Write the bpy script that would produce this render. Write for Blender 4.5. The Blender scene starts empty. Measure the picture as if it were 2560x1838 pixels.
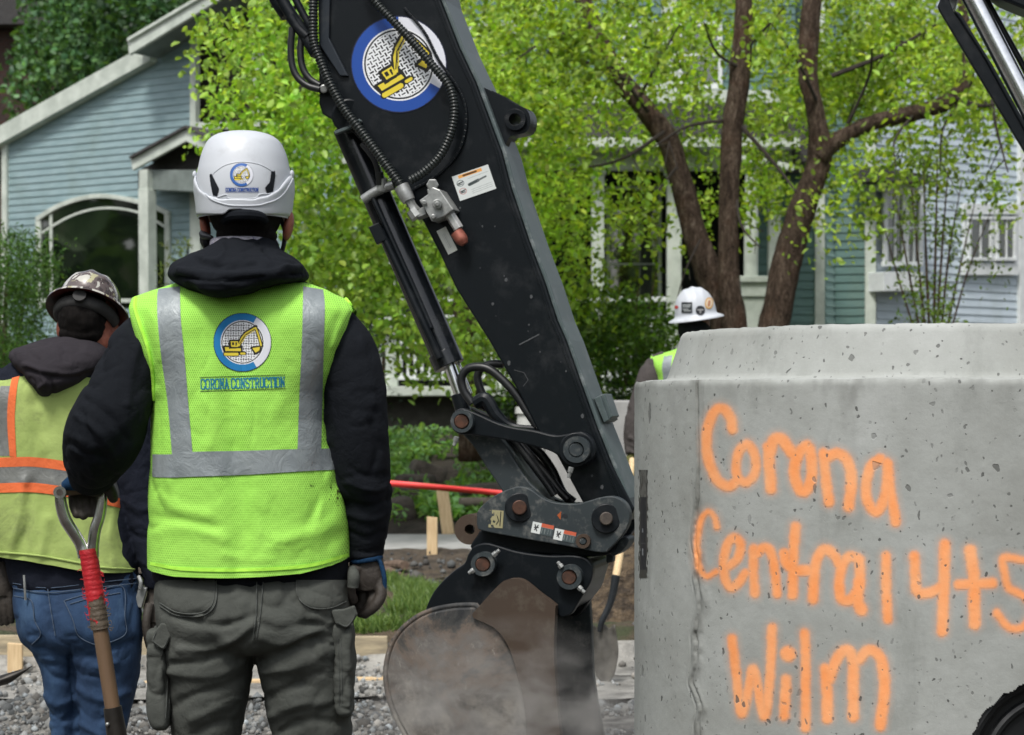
import bpy, bmesh, math, random
import numpy as np
from mathutils import Vector, Matrix
from mathutils.bvhtree import BVHTree
random.seed(7); RNG = np.random.default_rng(11)
S = bpy.context.scene; COL = S.collection
R = math.radians
# ------------------------------------------------ camera, sky, sun, exposure
F, H, HOR = 5000.0, 1.3, 1000.0          # focal length in photo pixels, eye height, horizon row
cam = bpy.data.cameras.new('camera'); camo = bpy.data.objects.new('camera', cam); COL.objects.link(camo)
cam.sensor_width = 36.0; cam.lens = 36.0*F/2560; cam.shift_y = (HOR-919.0)/2560
cam.clip_start = .1; cam.clip_end = 1000
camo.location = (0, 0, H); camo.rotation_euler = (R(90), 0, 0)
cam.dof.use_dof = True; cam.dof.focus_distance = 4.9; cam.dof.aperture_fstop = 8.0
S.camera = camo
W = bpy.data.worlds.new('World'); S.world = W; W.use_nodes = True
nt = W.node_tree; nt.nodes.clear()
sky = nt.nodes.new('ShaderNodeTexSky'); sky.sky_type = 'NISHITA'; sky.sun_disc = False
SUN_EL, SUN_AZ = 58, 200                   # azimuth the light comes from, clockwise from +Y
sky.sun_elevation = R(SUN_EL); sky.sun_rotation = R(SUN_AZ); sky.dust_density = 3.0; sky.air_density = 1.0
hs = nt.nodes.new('ShaderNodeHueSaturation'); hs.inputs['Saturation'].default_value = .35
bg = nt.nodes.new('ShaderNodeBackground'); bg.inputs['Strength'].default_value = .14
wo = nt.nodes.new('ShaderNodeOutputWorld')
nt.links.new(sky.outputs[0], hs.inputs['Color']); nt.links.new(hs.outputs[0], bg.inputs['Color']); nt.links.new(bg.outputs[0], wo.inputs[0])
sun = bpy.data.lights.new('sun', 'SUN'); sun.energy = 2.1; sun.angle = R(12); sun.color = (1, .97, .92)
suno = bpy.data.objects.new('sun', sun); COL.objects.link(suno)
suno.rotation_euler = (R(90-SUN_EL), 0, R(180-SUN_AZ)); suno.location = (0, 0, 30)
S.view_settings.view_transform = 'Standard'; S.view_settings.look = 'None'
S.view_settings.exposure = 0.36; S.view_settings.gamma = 1
# ------------------------------------------------ helpers
def P(px, py, Y): return Vector(((px-1280)/F*Y, Y, H-(py-HOR)/F*Y))
def proj(V):
    V = np.asarray(V); return 1280+V[:, 0]/V[:, 1]*F, HOR+(H-V[:, 2])/V[:, 1]*F
CAM = Vector((0, 0, H))
class Pl:
    def __init__(s, px, Y, ang):
        s.o = P(px, HOR, Y); a = R(ang); s.t = Vector((math.cos(a), math.sin(a), 0)); s.n = Vector((math.sin(a), -math.cos(a), 0))
    def pt(s, px, py, off=0.0):
        d = Vector(((px-1280)/F, 1, -(py-HOR)/F)); o = s.o+s.n*off
        return CAM+d*((o-CAM).dot(s.n)/d.dot(s.n))
    def uz(s, px, py): p = s.pt(px, py); return ((p-s.o).dot(s.t), p.z)
    def at(s, u, z, off=0): return Vector((s.o.x, s.o.y, 0))+s.t*u+s.n*off+Vector((0, 0, z))
def lin(c): return tuple(((x/255)/12.92 if x/255 <= .04045 else ((x/255+.055)/1.055)**2.4) for x in c)
class M:                                    # node helper
    def __init__(s, name):
        s.m = bpy.data.materials.new(name); s.m.use_nodes = True; s.t = s.m.node_tree; s.t.nodes.clear()
        s.out = s.n('ShaderNodeOutputMaterial'); s.b = s.n('ShaderNodeBsdfPrincipled'); s.l(s.b.outputs[0], s.out.inputs[0])
        s.tc = s.n('ShaderNodeTexCoord')
    def n(s, k, **kw):
        x = s.t.nodes.new(k)
        for a, v in kw.items(): setattr(x, a, v)
        return x
    def l(s, a, b): s.t.links.new(a, b)
    def noise(s, scale, detail=4, rough=.55, vec=None, sc=None, dist=0):
        x = s.n('ShaderNodeTexNoise'); x.inputs['Scale'].default_value = scale; x.inputs['Detail'].default_value = detail
        x.inputs['Roughness'].default_value = rough; x.inputs['Distortion'].default_value = dist
        v = vec or s.tc.outputs['Object']
        if sc:
            mp = s.n('ShaderNodeMapping'); mp.inputs['Scale'].default_value = sc; s.l(v, mp.inputs[0]); v = mp.outputs[0]
        s.l(v, x.inputs['Vector']); return x.outputs['Fac']
    def ramp(s, fac, stops):
        x = s.n('ShaderNodeValToRGB'); e = x.color_ramp.elements
        while len(e) < len(stops): e.new(.5)
        for i, (p, c) in enumerate(stops): e[i].position = p; e[i].color = (*c, 1) if len(c) == 3 else c
        s.l(fac, x.inputs[0]); return x.outputs[0]
    def mix(s, fac, a, b, mode='MIX'):
        x = s.n('ShaderNodeMix', data_type='RGBA', blend_type=mode)
        for i, v in ((0, fac), (6, a), (7, b)):
            if hasattr(v, 'is_linked'): s.l(v, x.inputs[i])
            elif i == 0: x.inputs[0].default_value = v
            else: x.inputs[i].default_value = (*v, 1)
        return x.outputs[2]
    def math(s, op, a, b=None, clamp=False):
        x = s.n('ShaderNodeMath', operation=op, use_clamp=clamp)
        for i, v in enumerate((a, b)):
            if v is None: continue
            if hasattr(v, 'is_linked'): s.l(v, x.inputs[i])
            else: x.inputs[i].default_value = v
        return x.outputs[0]
    def bump(s, h, strength=.3, dist=.01, prev=None):
        x = s.n('ShaderNodeBump'); x.inputs['Strength'].default_value = strength; x.inputs['Distance'].default_value = dist
        s.l(h, x.inputs['Height'])
        if prev: s.l(prev, x.inputs['Normal'])
        s.l(x.outputs[0], s.b.inputs['Normal']); return x.outputs[0]
    def set(s, col=None, rough=None, metal=None, spec=None, coat=None, sheen=None):
        def put(k, v):
            if v is None: return
            if hasattr(v, 'is_linked'): s.l(v, s.b.inputs[k])
            else: s.b.inputs[k].default_value = (*v, 1) if isinstance(v, tuple) and len(v) == 3 else v
        put('Base Color', col); put('Roughness', rough); put('Metallic', metal); put('Specular IOR Level', spec); put('Coat Weight', coat); put('Sheen Weight', sheen)
        return s.m
def simple(name, c1, c2=None, scale=6, rough=.6, metal=0, bump=0, bscale=60, bd=.002, spec=.5, sc=None, lo=.35, hi=.65, coat=None, sheen=None, r2=None):
    m = M(name); c2 = c2 or tuple(x*.8 for x in c1)
    f = m.noise(scale, 5, .6, sc=sc); c = m.ramp(f, [(lo, c1), (hi, c2)])
    if bump: m.bump(m.noise(bscale, 4, .6, sc=sc), bump, bd)
    rr = rough
    if r2 is not None: rr = m.math('ADD', m.math('MULTIPLY', m.noise(scale*3, 4), r2-rough), rough)
    return m.set(c, rr, metal, spec, coat, sheen)
def link(o, parent=None):
    COL.objects.link(o)
    if parent is not None:
        o.parent = parent
        if parent.type == 'EMPTY': o.matrix_parent_inverse = Matrix.Translation(-parent.location)
    return o
def mesh(name, V, Fc, mats, parent=None, smooth=False, mi=None, sharp=None, bevel=0, bseg=2):
    me = bpy.data.meshes.new(name)
    V = np.asarray(V, dtype=np.float32)
    if isinstance(Fc, np.ndarray):
        k = Fc.shape[1]; nf = len(Fc)
        me.vertices.add(len(V)); me.vertices.foreach_set('co', V.ravel())
        me.loops.add(nf*k); me.loops.foreach_set('vertex_index', Fc.ravel().astype(np.int32))
        me.polygons.add(nf); me.polygons.foreach_set('loop_start', np.arange(0, nf*k, k, dtype=np.int32))
        me.update(calc_edges=True)
    else: me.from_pydata([tuple(map(float, v)) for v in V], [], Fc)
    if not isinstance(mats, (list, tuple)): mats = [mats]
    for m in mats: me.materials.append(m)
    if mi is not None: me.polygons.foreach_set('material_index', np.asarray(mi, dtype=np.int32))
    if smooth: me.polygons.foreach_set('use_smooth', np.ones(len(me.polygons), dtype=bool))
    if smooth and sharp: me.set_sharp_from_angle(angle=R(sharp))
    o = bpy.data.objects.new(name, me)
    if bevel:
        b = o.modifiers.new('bevel', 'BEVEL'); b.width = bevel; b.segments = bseg; b.limit_method = 'ANGLE'; b.angle_limit = R(40)
    return link(o, parent)
def thing(name, label, cat, loc=(0, 0, 0), group=None):
    o = bpy.data.objects.new(name, None); COL.objects.link(o); o.location = loc; o.empty_display_size = .2
    o['label'] = label; o['category'] = cat
    if group: o['group'] = group
    return o
def tag(o, label=None, cat=None, group=None, kind=None):
    if label: o['label'] = label
    if cat: o['category'] = cat
    if group: o['group'] = group
    if kind: o['kind'] = kind
    return o
def vnoise(p, seed=0):
    p = np.asarray(p, dtype=np.float64)+seed*17.31; i = np.floor(p).astype(np.int64); f = p-i; f = f*f*(3-2*f); out = 0
    for a in (0, 1):
        for b in (0, 1):
            for c in (0, 1):
                h = (i[:, 0]+a)*374761393+(i[:, 1]+b)*668265263+(i[:, 2]+c)*2147483647+seed*974711
                h = (h ^ (h >> 13))*1274126177; h = (h ^ (h >> 16)) & 0xffff
                w = (f[:, 0] if a else 1-f[:, 0])*(f[:, 1] if b else 1-f[:, 1])*(f[:, 2] if c else 1-f[:, 2])
                out = out+w*(h/65535.0)
    return out
def fbm(p, seed=0, o=4): return sum(vnoise(np.asarray(p)*2**k, seed+k)/2**(k+1) for k in range(o))
def cr(pts, n):                              # catmull-rom through rows of numbers
    p = np.asarray(pts, float); k = len(p)
    if k < 3:
        t = np.linspace(0, 1, n)[:, None]; return p[0]*(1-t)+p[-1]*t
    q = np.vstack([2*p[0]-p[1], p, 2*p[-1]-p[-2]]); out = []
    for s in np.linspace(0, k-1-1e-9, n):
        i = int(s); u = s-i; a, b, c, d = q[i], q[i+1], q[i+2], q[i+3]
        out.append(.5*(2*b+(c-a)*u+(2*a-5*b+4*c-d)*u*u+(3*b-a-3*c+d)*u**3))
    return np.array(out)
class MB:
    def __init__(s): s.V = []; s.F = []; s.mi = []
    def add(s, V, Fc, m=0):
        b = len(s.V); s.V += [Vector(v) for v in V]; s.F += [tuple(i+b for i in f) for f in Fc]; s.mi += [m]*len(Fc)
    def box(s, c, h, rot=None, m=0):
        c = Vector(c); vs = []
        for i in (-1, 1):
            for j in (-1, 1):
                for k in (-1, 1):
                    v = Vector((i*h[0], j*h[1], k*h[2])); v = rot @ v if rot else v; vs.append(c+v)
        s.add(vs, [(0, 1, 3, 2), (4, 6, 7, 5), (0, 4, 5, 1), (2, 3, 7, 6), (0, 2, 6, 4), (1, 5, 7, 3)], m)
    def cyl(s, a, b, r, r2=None, n=24, m=0, caps=True):
        a = Vector(a); b = Vector(b); r2 = r if r2 is None else r2; d = (b-a).normalized()
        x = d.cross(Vector((0, 0, 1)));  x = x if x.length > .05 else d.cross(Vector((1, 0, 0))); x.normalize(); y = d.cross(x)
        vs = [];
        for k in range(n):
            q = 2*math.pi*k/n; e = x*math.cos(q)+y*math.sin(q); vs += [a+e*r, b+e*r2]
        fs = [(2*k, 2*k+1, (2*k+3) % (2*n), (2*k+2) % (2*n)) for k in range(n)]
        if caps: fs += [tuple(2*k for k in range(n)), tuple(2*k+1 for k in reversed(range(n)))]
        s.add(vs, fs, m)
    def tube(s, pts, rad, n=12, m=0, res=None, sq=1.0, corr=None, ref=None):
        p = [(*Vector(q), (rad[i] if isinstance(rad, (list, tuple)) else rad)) for i, q in enumerate(pts)]
        a = cr(p, res or max(2, (len(p)-1)*6+1)) if (len(p) > 2 or res) else np.array(p)
        d = np.gradient(a[:, :3], axis=0); up = None; vs = []
        for i in range(len(a)):
            t = Vector(d[i]).normalized()
            if up is None:
                up = Vector(ref) if ref else (Vector((0, 0, 1)) if abs(t.z) < .9 else Vector((1, 0, 0)))
            up = (up-t*up.dot(t)).normalized(); w = t.cross(up); r = a[i, 3]*(1 if corr is None else corr(i))
            for k in range(n):
                q = 2*math.pi*k/n; vs.append(Vector(a[i, :3])+up*math.cos(q)*r*sq+w*math.sin(q)*r)
        fs = []
        for i in range(len(a)-1):
            for k in range(n): fs.append((i*n+k, i*n+(k+1) % n, (i+1)*n+(k+1) % n, (i+1)*n+k))
        fs += [tuple(reversed(range(n))), tuple((len(a)-1)*n+k for k in range(n))]
        s.add(vs, fs, m)
    def plate(s, pl, pts, off, thick, m=0, holes=()):
        f = [pl.pt(x, y, off) for x, y in pts]; hs = [[pl.pt(x, y, off) for x, y in h] for h in holes]
        bm = bmesh.new(); edges = []
        for loop in [f]+hs:
            vs = [bm.verts.new(v) for v in loop]
            edges += [bm.edges.new((vs[i], vs[(i+1) % len(vs)])) for i in range(len(vs))]
        if holes: bmesh.ops.triangle_fill(bm, edges=edges, use_beauty=True, use_dissolve=False)
        else: bm.faces.new(list(bm.verts))
        r = bmesh.ops.extrude_face_region(bm, geom=bm.faces[:]); vv = [g for g in r['geom'] if isinstance(g, bmesh.types.BMVert)]
        bmesh.ops.translate(bm, verts=vv, vec=-pl.n*thick); bmesh.ops.recalc_face_normals(bm, faces=bm.faces[:])
        bm.verts.index_update(); s.add([v.co for v in bm.verts], [tuple(v.index for v in q.verts) for q in bm.faces], m); bm.free()
    def ribbon(s, pl, pts, w, off, thick, m=0, res=None):
        a = cr(pts, res) if res else np.asarray(pts, float); d = np.gradient(a, axis=0); L, Rr = [], []
        for p, t in zip(a, d):
            nn = np.array([-t[1], t[0]])/(np.hypot(*t)+1e-9)*w/2; L.append(tuple(p+nn)); Rr.append(tuple(p-nn))
        for i in range(len(a)-1): s.plate(pl, [L[i], L[i+1], Rr[i+1], Rr[i]], off, thick, m)
    def build(s, name, mats, parent=None, smooth=False, sharp=35, bevel=0, bseg=2):
        return mesh(name, s.V, s.F, mats, parent, smooth, s.mi, sharp, bevel, bseg)
def circ(cx, cy, r, n=28, ry=None, a0=0, a1=360):
    return [(cx+r*math.cos(R(a0+(a1-a0)*k/(n if a1-a0 == 360 else n-1))), cy+(ry or r)*math.sin(R(a0+(a1-a0)*k/(n if a1-a0 == 360 else n-1)))) for k in range(n)]
def spl(pts, n=40): return [tuple(x) for x in cr(list(pts)+[pts[0]], n+1)[:-1]]
def loft(rings, lv=60, n=56):               # rows (cx, cy, cz, rx, ry, power) -> closed tube of superellipses
    a = cr(rings, lv); V = []
    for cx, cy, cz, rx, ry, pw in a:
        for k in range(n):
            q = 2*math.pi*k/n; c, s_ = math.cos(q), math.sin(q); e = 2/pw
            V.append((cx+rx*math.copysign(abs(c)**e, c), cy+ry*math.copysign(abs(s_)**e, s_), cz))
    Fc = [(i*n+k, i*n+(k+1) % n, (i+1)*n+(k+1) % n, (i+1)*n+k) for i in range(lv-1) for k in range(n)]
    Fc += [tuple(reversed(range(n))), tuple((lv-1)*n+k for k in range(n))]
    return V, Fc
def ell(c, r, rot=None, n=24):
    bm = bmesh.new(); bmesh.ops.create_uvsphere(bm, u_segments=n, v_segments=n//2, radius=1)
    V = []
    for v in bm.verts:
        q = Vector((v.co.x*r[0], v.co.y*r[1], v.co.z*r[2])); q = rot @ q if rot else q; V.append(Vector(c)+q)
    bm.verts.index_update(); Fc = [tuple(v.index for v in f.verts) for f in bm.faces]; bm.free(); return V, Fc
def fuse(mb, voxel, smooth=6, sf=.5):
    me = bpy.data.meshes.new('tmp'); me.from_pydata([tuple(v) for v in mb.V], [], mb.F)
    bm = bmesh.new(); bm.from_mesh(me); bmesh.ops.recalc_face_normals(bm, faces=bm.faces[:]); bm.to_mesh(me); bm.free()
    o = bpy.data.objects.new('tmp', me); COL.objects.link(o)
    m = o.modifiers.new('r', 'REMESH'); m.mode = 'VOXEL'; m.voxel_size = voxel
    if smooth: q = o.modifiers.new('s', 'SMOOTH'); q.iterations = smooth; q.factor = sf
    dg = bpy.context.evaluated_depsgraph_get(); dg.update(); ev = o.evaluated_get(dg); e = ev.to_mesh()
    V = np.empty(len(e.vertices)*3, np.float32); e.vertices.foreach_get('co', V); N = np.empty(len(e.vertices)*3, np.float32); e.vertices.foreach_get('normal', N)
    Fc = np.empty(len(e.polygons)*4, np.int32); lt = np.empty(len(e.polygons), np.int32); e.polygons.foreach_get('loop_total', lt)
    if (lt == 4).all(): e.loops.foreach_get('vertex_index', Fc); Fc = Fc.reshape(-1, 4)
    else: Fc = [tuple(p.vertices) for p in e.polygons]
    ev.to_mesh_clear(); bpy.data.objects.remove(o); bpy.data.meshes.remove(me)
    return V.reshape(-1, 3), Fc, N.reshape(-1, 3)
def segd(X, Y, pl):                          # distance of many points to a polyline
    best = np.full(X.shape, 1e9)
    for (x0, y0), (x1, y1) in zip(pl[:-1], pl[1:]):
        dx, dy = x1-x0, y1-y0; L = dx*dx+dy*dy+1e-9; t = np.clip(((X-x0)*dx+(Y-y0)*dy)/L, 0, 1)
        best = np.minimum(best, np.hypot(X-x0-t*dx, Y-y0-t*dy))
    return best
def creases(V, N, folds, back=True):         # raise or sink cloth along fold lines
    px, py = proj(V); D = np.zeros(len(V)); wp = (vnoise(np.stack([px*.03, py*.03, px*0], 1), 5)-.5)*9; mod = .25+1.2*vnoise(np.stack([px*.02, py*.02, px*0], 1), 8); face = np.clip(-N[:, 1]*2.5, 0, 1)
    for pts, w, d in folds:
        q = cr(pts, len(pts)*4) if len(pts) > 2 else np.array(pts)
        dist = segd(px, py, [tuple(x) for x in q]); D += d*np.exp(-((dist+wp)/w)**2)*mod
    return V+N*(D*face)[:, None]
def ridge(V, sc, seed, amp, p=5):
    w_ = (fbm(V*sc*.7, seed+50, 2)[:, None]-.5)*.9; f = fbm(V*sc+w_, seed, 2); r = 1-np.abs(2*f-1)*1.6; return -amp*np.clip(r, 0, 1)**p+amp*.35
def bvh(o):
    me = o.data; return BVHTree.FromPolygons([v.co for v in me.vertices], [tuple(p.vertices) for p in me.polygons])
def onto(tree, px, py, eps=.002, fallback=4.2):
    d = Vector(((px-1280)/F, 1, -(py-HOR)/F)).normalized(); h = tree.ray_cast(CAM, d, 60)
    if h[0] is None: return None
    return h[0]-d*eps
def patch(name, tree, left, right, n, m, mat, parent, eps=.0013, thick=0, smooth=True):
    A = cr(left, m) if len(left) > 2 else np.linspace(left[0], left[-1], m); B = cr(right, m) if len(right) > 2 else np.linspace(right[0], right[-1], m)
    V = []; ok = []
    for j in range(m):
        for i in range(n):
            q = A[j]*(1-i/(n-1))+B[j]*(i/(n-1)); h = onto(tree, q[0], q[1], eps); ok.append(h is not None); V.append(h if h is not None else Vector((0, 0, 0)))
    Fc = []
    for j in range(m-1):
        for i in range(n-1):
            f = (j*n+i, j*n+i+1, (j+1)*n+i+1, (j+1)*n+i)
            if all(ok[k] for k in f) and max(V[f[0]].y, V[f[2]].y, V[f[1]].y)-min(V[f[0]].y, V[f[2]].y, V[f[1]].y) < .05: Fc.append(f)
    return mesh(name, V, Fc, mat, parent, smooth)
# ---- raster marks: an image in numbers laid onto a real surface as small coloured faces
class Img:
    def __init__(s, w, h, asp=1.0):
        s.w, s.h = w, h; x = np.linspace(-1, 1, w)*asp; y = np.linspace(1, -1, h); s.X, s.Y = np.meshgrid(x, y); s.C = np.zeros((h, w, 4))
    def put(s, mask, c): s.C[mask] = (*lin(c), 1)
    def stroke(s, pts, w, c): s.put(segd(s.X, s.Y, pts) < w, c)
    def poly(s, pts, c, grow=0):
        ins = np.zeros(s.X.shape, bool); n = len(pts)
        for i in range(n):
            x0, y0 = pts[i]; x1, y1 = pts[(i+1) % n]
            if y0 == y1: continue
            cc = ((s.Y > min(y0, y1)) & (s.Y <= max(y0, y1))) & (s.X < (x1-x0)*(s.Y-y0)/(y1-y0)+x0); ins ^= cc
        if grow: ins |= segd(s.X, s.Y, list(pts)+[pts[0]]) < grow
        s.put(ins, c)
def ATTR(name, rough=.5, metal=0, spec=.5, bump=0):
    m = M(name); a = m.n('ShaderNodeVertexColor'); a.layer_name = 'Col'
    if bump: m.bump(m.noise(400, 3), bump, .001)
    return m.set(a.outputs[0], rough, metal, spec)
def decal(name, tree, cx, cy, hx, hy, img, mat, parent, rot=0, eps=.0025, skew=0, plane=None, off=0):
    h, w = img.C.shape[:2]; c, s_ = math.cos(R(rot)), math.sin(R(rot)); V = []; ok = np.zeros(h*w, bool)
    for j in range(h):
        for i in range(w):
            a = (-1+2*i/(w-1))*hx; b = (-1+2*j/(h-1))*hy+skew*a; x = cx+a*c+b*s_; y = cy-a*s_+b*c
            q = plane.pt(x, y, off) if plane else onto(tree, x, y, eps)
            ok[j*w+i] = q is not None; V.append(q if q is not None else Vector((0, 0, 0)))
    al = img.C[:, :, 3].ravel() > .5; Fc = []; Cf = img.C.copy(); Am = (Cf[:, :, 3] > .5).astype(float)
    for _ in range(2):                       # carry the ink colour one cell past its edge
        S_ = np.zeros_like(Cf); Wt = np.zeros_like(Am)
        for dj in (-1, 0, 1):
            for di in (-1, 0, 1): rl_ = np.roll(np.roll(Am, dj, 0), di, 1); S_ += np.roll(np.roll(Cf, dj, 0), di, 1)*rl_[..., None]; Wt += rl_
        fill = (Am < .5) & (Wt > 0); Cf[fill] = S_[fill]/Wt[fill][:, None]; Am[fill] = 1
    for j in range(h-1):
        for i in range(w-1):
            f = (j*w+i, (j+1)*w+i, (j+1)*w+i+1, j*w+i+1)
            if sum(al[k] for k in f) >= 3 and all(ok[k] for k in f): Fc.append(f)
    if not Fc: return None
    used = np.unique(np.array(Fc)); mp = -np.ones(h*w, int); mp[used] = np.arange(len(used))
    Cc = Cf.reshape(-1, 4)[used]; Cc[:, 3] = 1
    o = mesh(name, [V[k] for k in used], mp[np.array(Fc)], mat, parent, True)
    ca = o.data.color_attributes.new('Col', 'FLOAT_COLOR', 'POINT'); ca.data.foreach_set('color', Cc.astype(np.float32).ravel())
    return o
def emblem(n, blue=(25, 70, 150), fine=True):
    im = Img(n, n); X, Y = im.X, im.Y; r = np.hypot(X, Y); ang = np.degrees(np.arctan2(Y, X))
    im.put(r < 1, (22, 30, 60)); im.put(r < .975, blue); im.put((r < .975) & (np.abs(ang) < 60), (222, 224, 232)); im.put(r < .75, (235, 237, 240)); im.put(r < .72, (18, 20, 24)); im.put(r < .685, (232, 234, 236))
    k = .088; i = np.floor(X/k).astype(int); j = np.floor(Y/k).astype(int); u = X/k-i-.5; v = Y/k-j-.5; par = (i+j) % 2 == 0
    dash = np.where(par, (np.abs(v) < .17) & (np.abs(u) < .62), (np.abs(u) < .17) & (np.abs(v) < .62)); im.put(dash & (r < .66), (20, 22, 26))
    K = (22, 20, 14); Yl = (226, 205, 60)
    for p, w in (([(-.14, -.1), (-.02, .16), (.14, .33), (.45, .52)], .085), ([(.45, .52), (.56, .2), (.66, -.12)], .075), ([(-.6, -.4), (-.16, -.4)], .085), ([(-.06, -.38), (.09, -.38)], .07)): im.stroke(p, w*.8, K)
    im.poly([(-.64, -.14), (-.45, -.14), (-.43, .06), (-.12, .07), (-.02, -.16), (-.02, -.33), (-.62, -.33)], K, .03)
    im.poly([(.3, -.18), (.63, -.12), (.62, -.3), (.44, -.4)], K, .03)
    for p, w in (([(-.12, -.1), (0, .16), (.14, .31), (.44, .48)], .035), ([(.46, .48), (.56, .2), (.64, -.1)], .028), ([(-.58, -.4), (-.18, -.4)], .05), ([(-.04, -.38), (.07, -.38)], .035)): im.stroke(p, w, Yl)
    im.poly([(-.6, -.17), (-.46, -.17), (-.46, -.22), (-.06, -.2), (-.04, -.3), (-.58, -.3)], Yl); im.poly([(-.4, .03), (-.15, .04), (-.14, -.15), (-.38, -.15)], Yl)
    im.poly([(-.36, 0), (-.28, 0), (-.28, -.1), (-.36, -.1)], K); im.poly([(-.24, 0), (-.18, 0), (-.2, -.12), (-.24, -.12)], K); im.stroke([(-.02, -.02), (.12, .22), (.42, .4)], .012, Yl); im.poly([(.34, -.2), (.6, -.15), (.58, -.27), (.45, -.35)], Yl); im.stroke([(-.1, -.05), (.1, .25), (.42, .44)], .012, K)
    return im
GLY = {'C': [[(3, 4.6), (3, 5.4), (2.4, 6), (.8, 6), (0, 5.2), (0, .8), (.8, 0), (2.4, 0), (3, .6), (3, 1.4)]],
 'O': [[(.8, 6), (2.4, 6), (3.1, 5.2), (3.1, .8), (2.4, 0), (.8, 0), (0, .8), (0, 5.2), (.8, 6)]],
 'R': [[(.5, 0), (.5, 6)], [(0, 6), (2.3, 6), (3, 5.3), (3, 3.8), (2.3, 3), (.5, 3)], [(1.8, 3), (3, 0), (3.4, 0)], [(0, 0), (1.1, 0)]],
 'N': [[(.5, 0), (.5, 6), (2.8, 0), (2.8, 6)], [(0, 0), (1, 0)], [(0, 6), (.8, 6)], [(2.3, 6), (3.3, 6)]],
 'A': [[(.3, 0), (1.6, 6), (3, 0)], [(.8, 2), (2.5, 2)], [(-.1, 0), (.9, 0)], [(2.4, 0), (3.4, 0)]],
 'S': [[(3, 4.7), (3, 5.4), (2.4, 6), (.7, 6), (.1, 5.3), (.1, 3.9), (.8, 3.2), (2.3, 2.9), (3, 2.2), (3, .7), (2.3, 0), (.6, 0), (0, .6), (0, 1.4)]],
 'T': [[(0, 4.9), (0, 6), (3.2, 6), (3.2, 4.9)], [(1.6, 6), (1.6, 0)], [(1, 0), (2.2, 0)]],
 'U': [[(.4, 6), (.4, .8), (1.1, 0), (2.3, 0), (2.9, .8), (2.9, 6)], [(0, 6), (.9, 6)], [(2.4, 6), (3.3, 6)]],
 'I': [[(.5, 0), (.5, 6)], [(0, 0), (1, 0)], [(0, 6), (1, 6)]],
 'W': [[(0, 6), (.8, 0), (1.6, 4), (2.4, 0), (3.2, 6)]], 'G': [[(3, 5), (2.4, 6), (.8, 6), (0, 5.2), (0, .8), (.8, 0), (3, 0), (3, 2.8), (1.8, 2.8)]]}
def word(im, txt, x0, x1, y0, y1, w, c):
    tot = sum({'I': 1.6, ' ': 1.6}.get(ch, 4.2) for ch in txt)-.9; x = x0; k = (x1-x0)/tot
    for ch in txt:
        for st in GLY.get(ch, []): im.stroke([(x+a*k, y0+b/6*(y1-y0)) for a, b in st], w, c)
        x += {'I': 1.6, ' ': 1.6}.get(ch, 4.2)*k
# ------------------------------------------------ materials
def g(*c): return lin(c)
def cloth(name, c1, c2, bump=.35, bs=900, sheen=.2, rough=.9):
    m = M(name); f = m.noise(5, 5, .65); c = m.ramp(f, [(.3, c1), (.7, c2)])
    b = m.bump(m.noise(18, 5, .6), .35, .012); rn = m.math('ABSOLUTE', m.math('SUBTRACT', m.noise(11, 3, .5, dist=2.2), .5)); b = m.bump(m.math('MINIMUM', m.math('MULTIPLY', rn, 9), 1), .13, .005, b); m.bump(m.noise(bs, 2, .5), bump, .0008, b); return m.set(c, rough, 0, .12)
def painted(name, c1, c2, dirt=(.14, .13, .11), amt=.5, rough=.38, dscale=7, coat=0, spec=.22):
    m = M(name); base = m.mix(m.noise(3, 4), c1, c2); d = m.ramp(m.noise(dscale, 8, .72), [(.52, (0, 0, 0)), (.78, (amt,)*3)])
    sc = m.ramp(m.noise(30, 6, .8, sc=(1, 1, .25), dist=1.5), [(.62, (0, 0, 0)), (.7, (amt*.6,)*3)])
    f = m.math('MAXIMUM', d, sc, True); c = m.mix(f, base, dirt); r = m.math('ADD', m.math('MULTIPLY', f, .4), rough, True)
    m.bump(m.noise(60, 5, .6), .12, .002); return m.set(c, r, 0, spec, coat)
BLACKP = painted('black_machine_paint', (.0055, .0075, .0095), (.008, .0105, .013), (.07, .072, .075), .32, .34)
EDGEP = painted('scuffed_skylit_paint', (.06, .082, .084), (.09, .115, .115), (.3, .32, .32), .9, .42, 16, spec=.4)  # paler tone holds the sky light on the upturned arm face, plus scuffs
GRIMEP = painted('grimy_machine_paint', (.018, .025, .029), (.045, .056, .06), (.19, .19, .175), .95, .5, 26, spec=.4)
RUST = painted('rusty_brown_steel', (.075, .05, .035), (.05, .04, .032), (.13, .115, .09), .9, .65, 12)
PINR = simple('rusty_pin_steel', g(98, 66, 52), g(66, 50, 42), 40, .55, .5, .3, 200, .001)
m = M('dusty_bucket_steel'); n1 = m.noise(3.6, 9, .74, dist=.5); sx = m.n('ShaderNodeSeparateXYZ'); m.l(m.tc.outputs['Object'], sx.inputs[0]); low = m.math('MULTIPLY', m.math('SUBTRACT', .6, sx.outputs[2]), .55); n1 = m.math('ADD', n1, low); c = m.ramp(n1, [(.42, (.022, .024, .026)), (.49, (.055, .055, .053)), (.55, (.15, .115, .09)), (.63, (.13, .12, .11)), (.76, (.28, .26, .23))])
sc_ = m.ramp(m.noise(22, 6, .8, sc=(1, 1, .35), dist=2.5), [(.6, (0, 0, 0)), (.66, (.8,)*3)]); c = m.mix(sc_, c, (.3, .28, .25)); s2_ = m.ramp(m.noise(9, 8, .8, sc=(.5, 1, 1.6), dist=3), [(.48, (0, 0, 0)), (.5, (.75,)*3), (.52, (0, 0, 0))]); c = m.mix(m.ramp(m.noise(11, 7, .75), [(.5, (0, 0, 0)), (.62, (.7,)*3)]), c, (.045, .043, .04)); m.bump(m.noise(35, 6, .7), .35, .004)
BUCKET = m.set(c, .7, .1)
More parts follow.
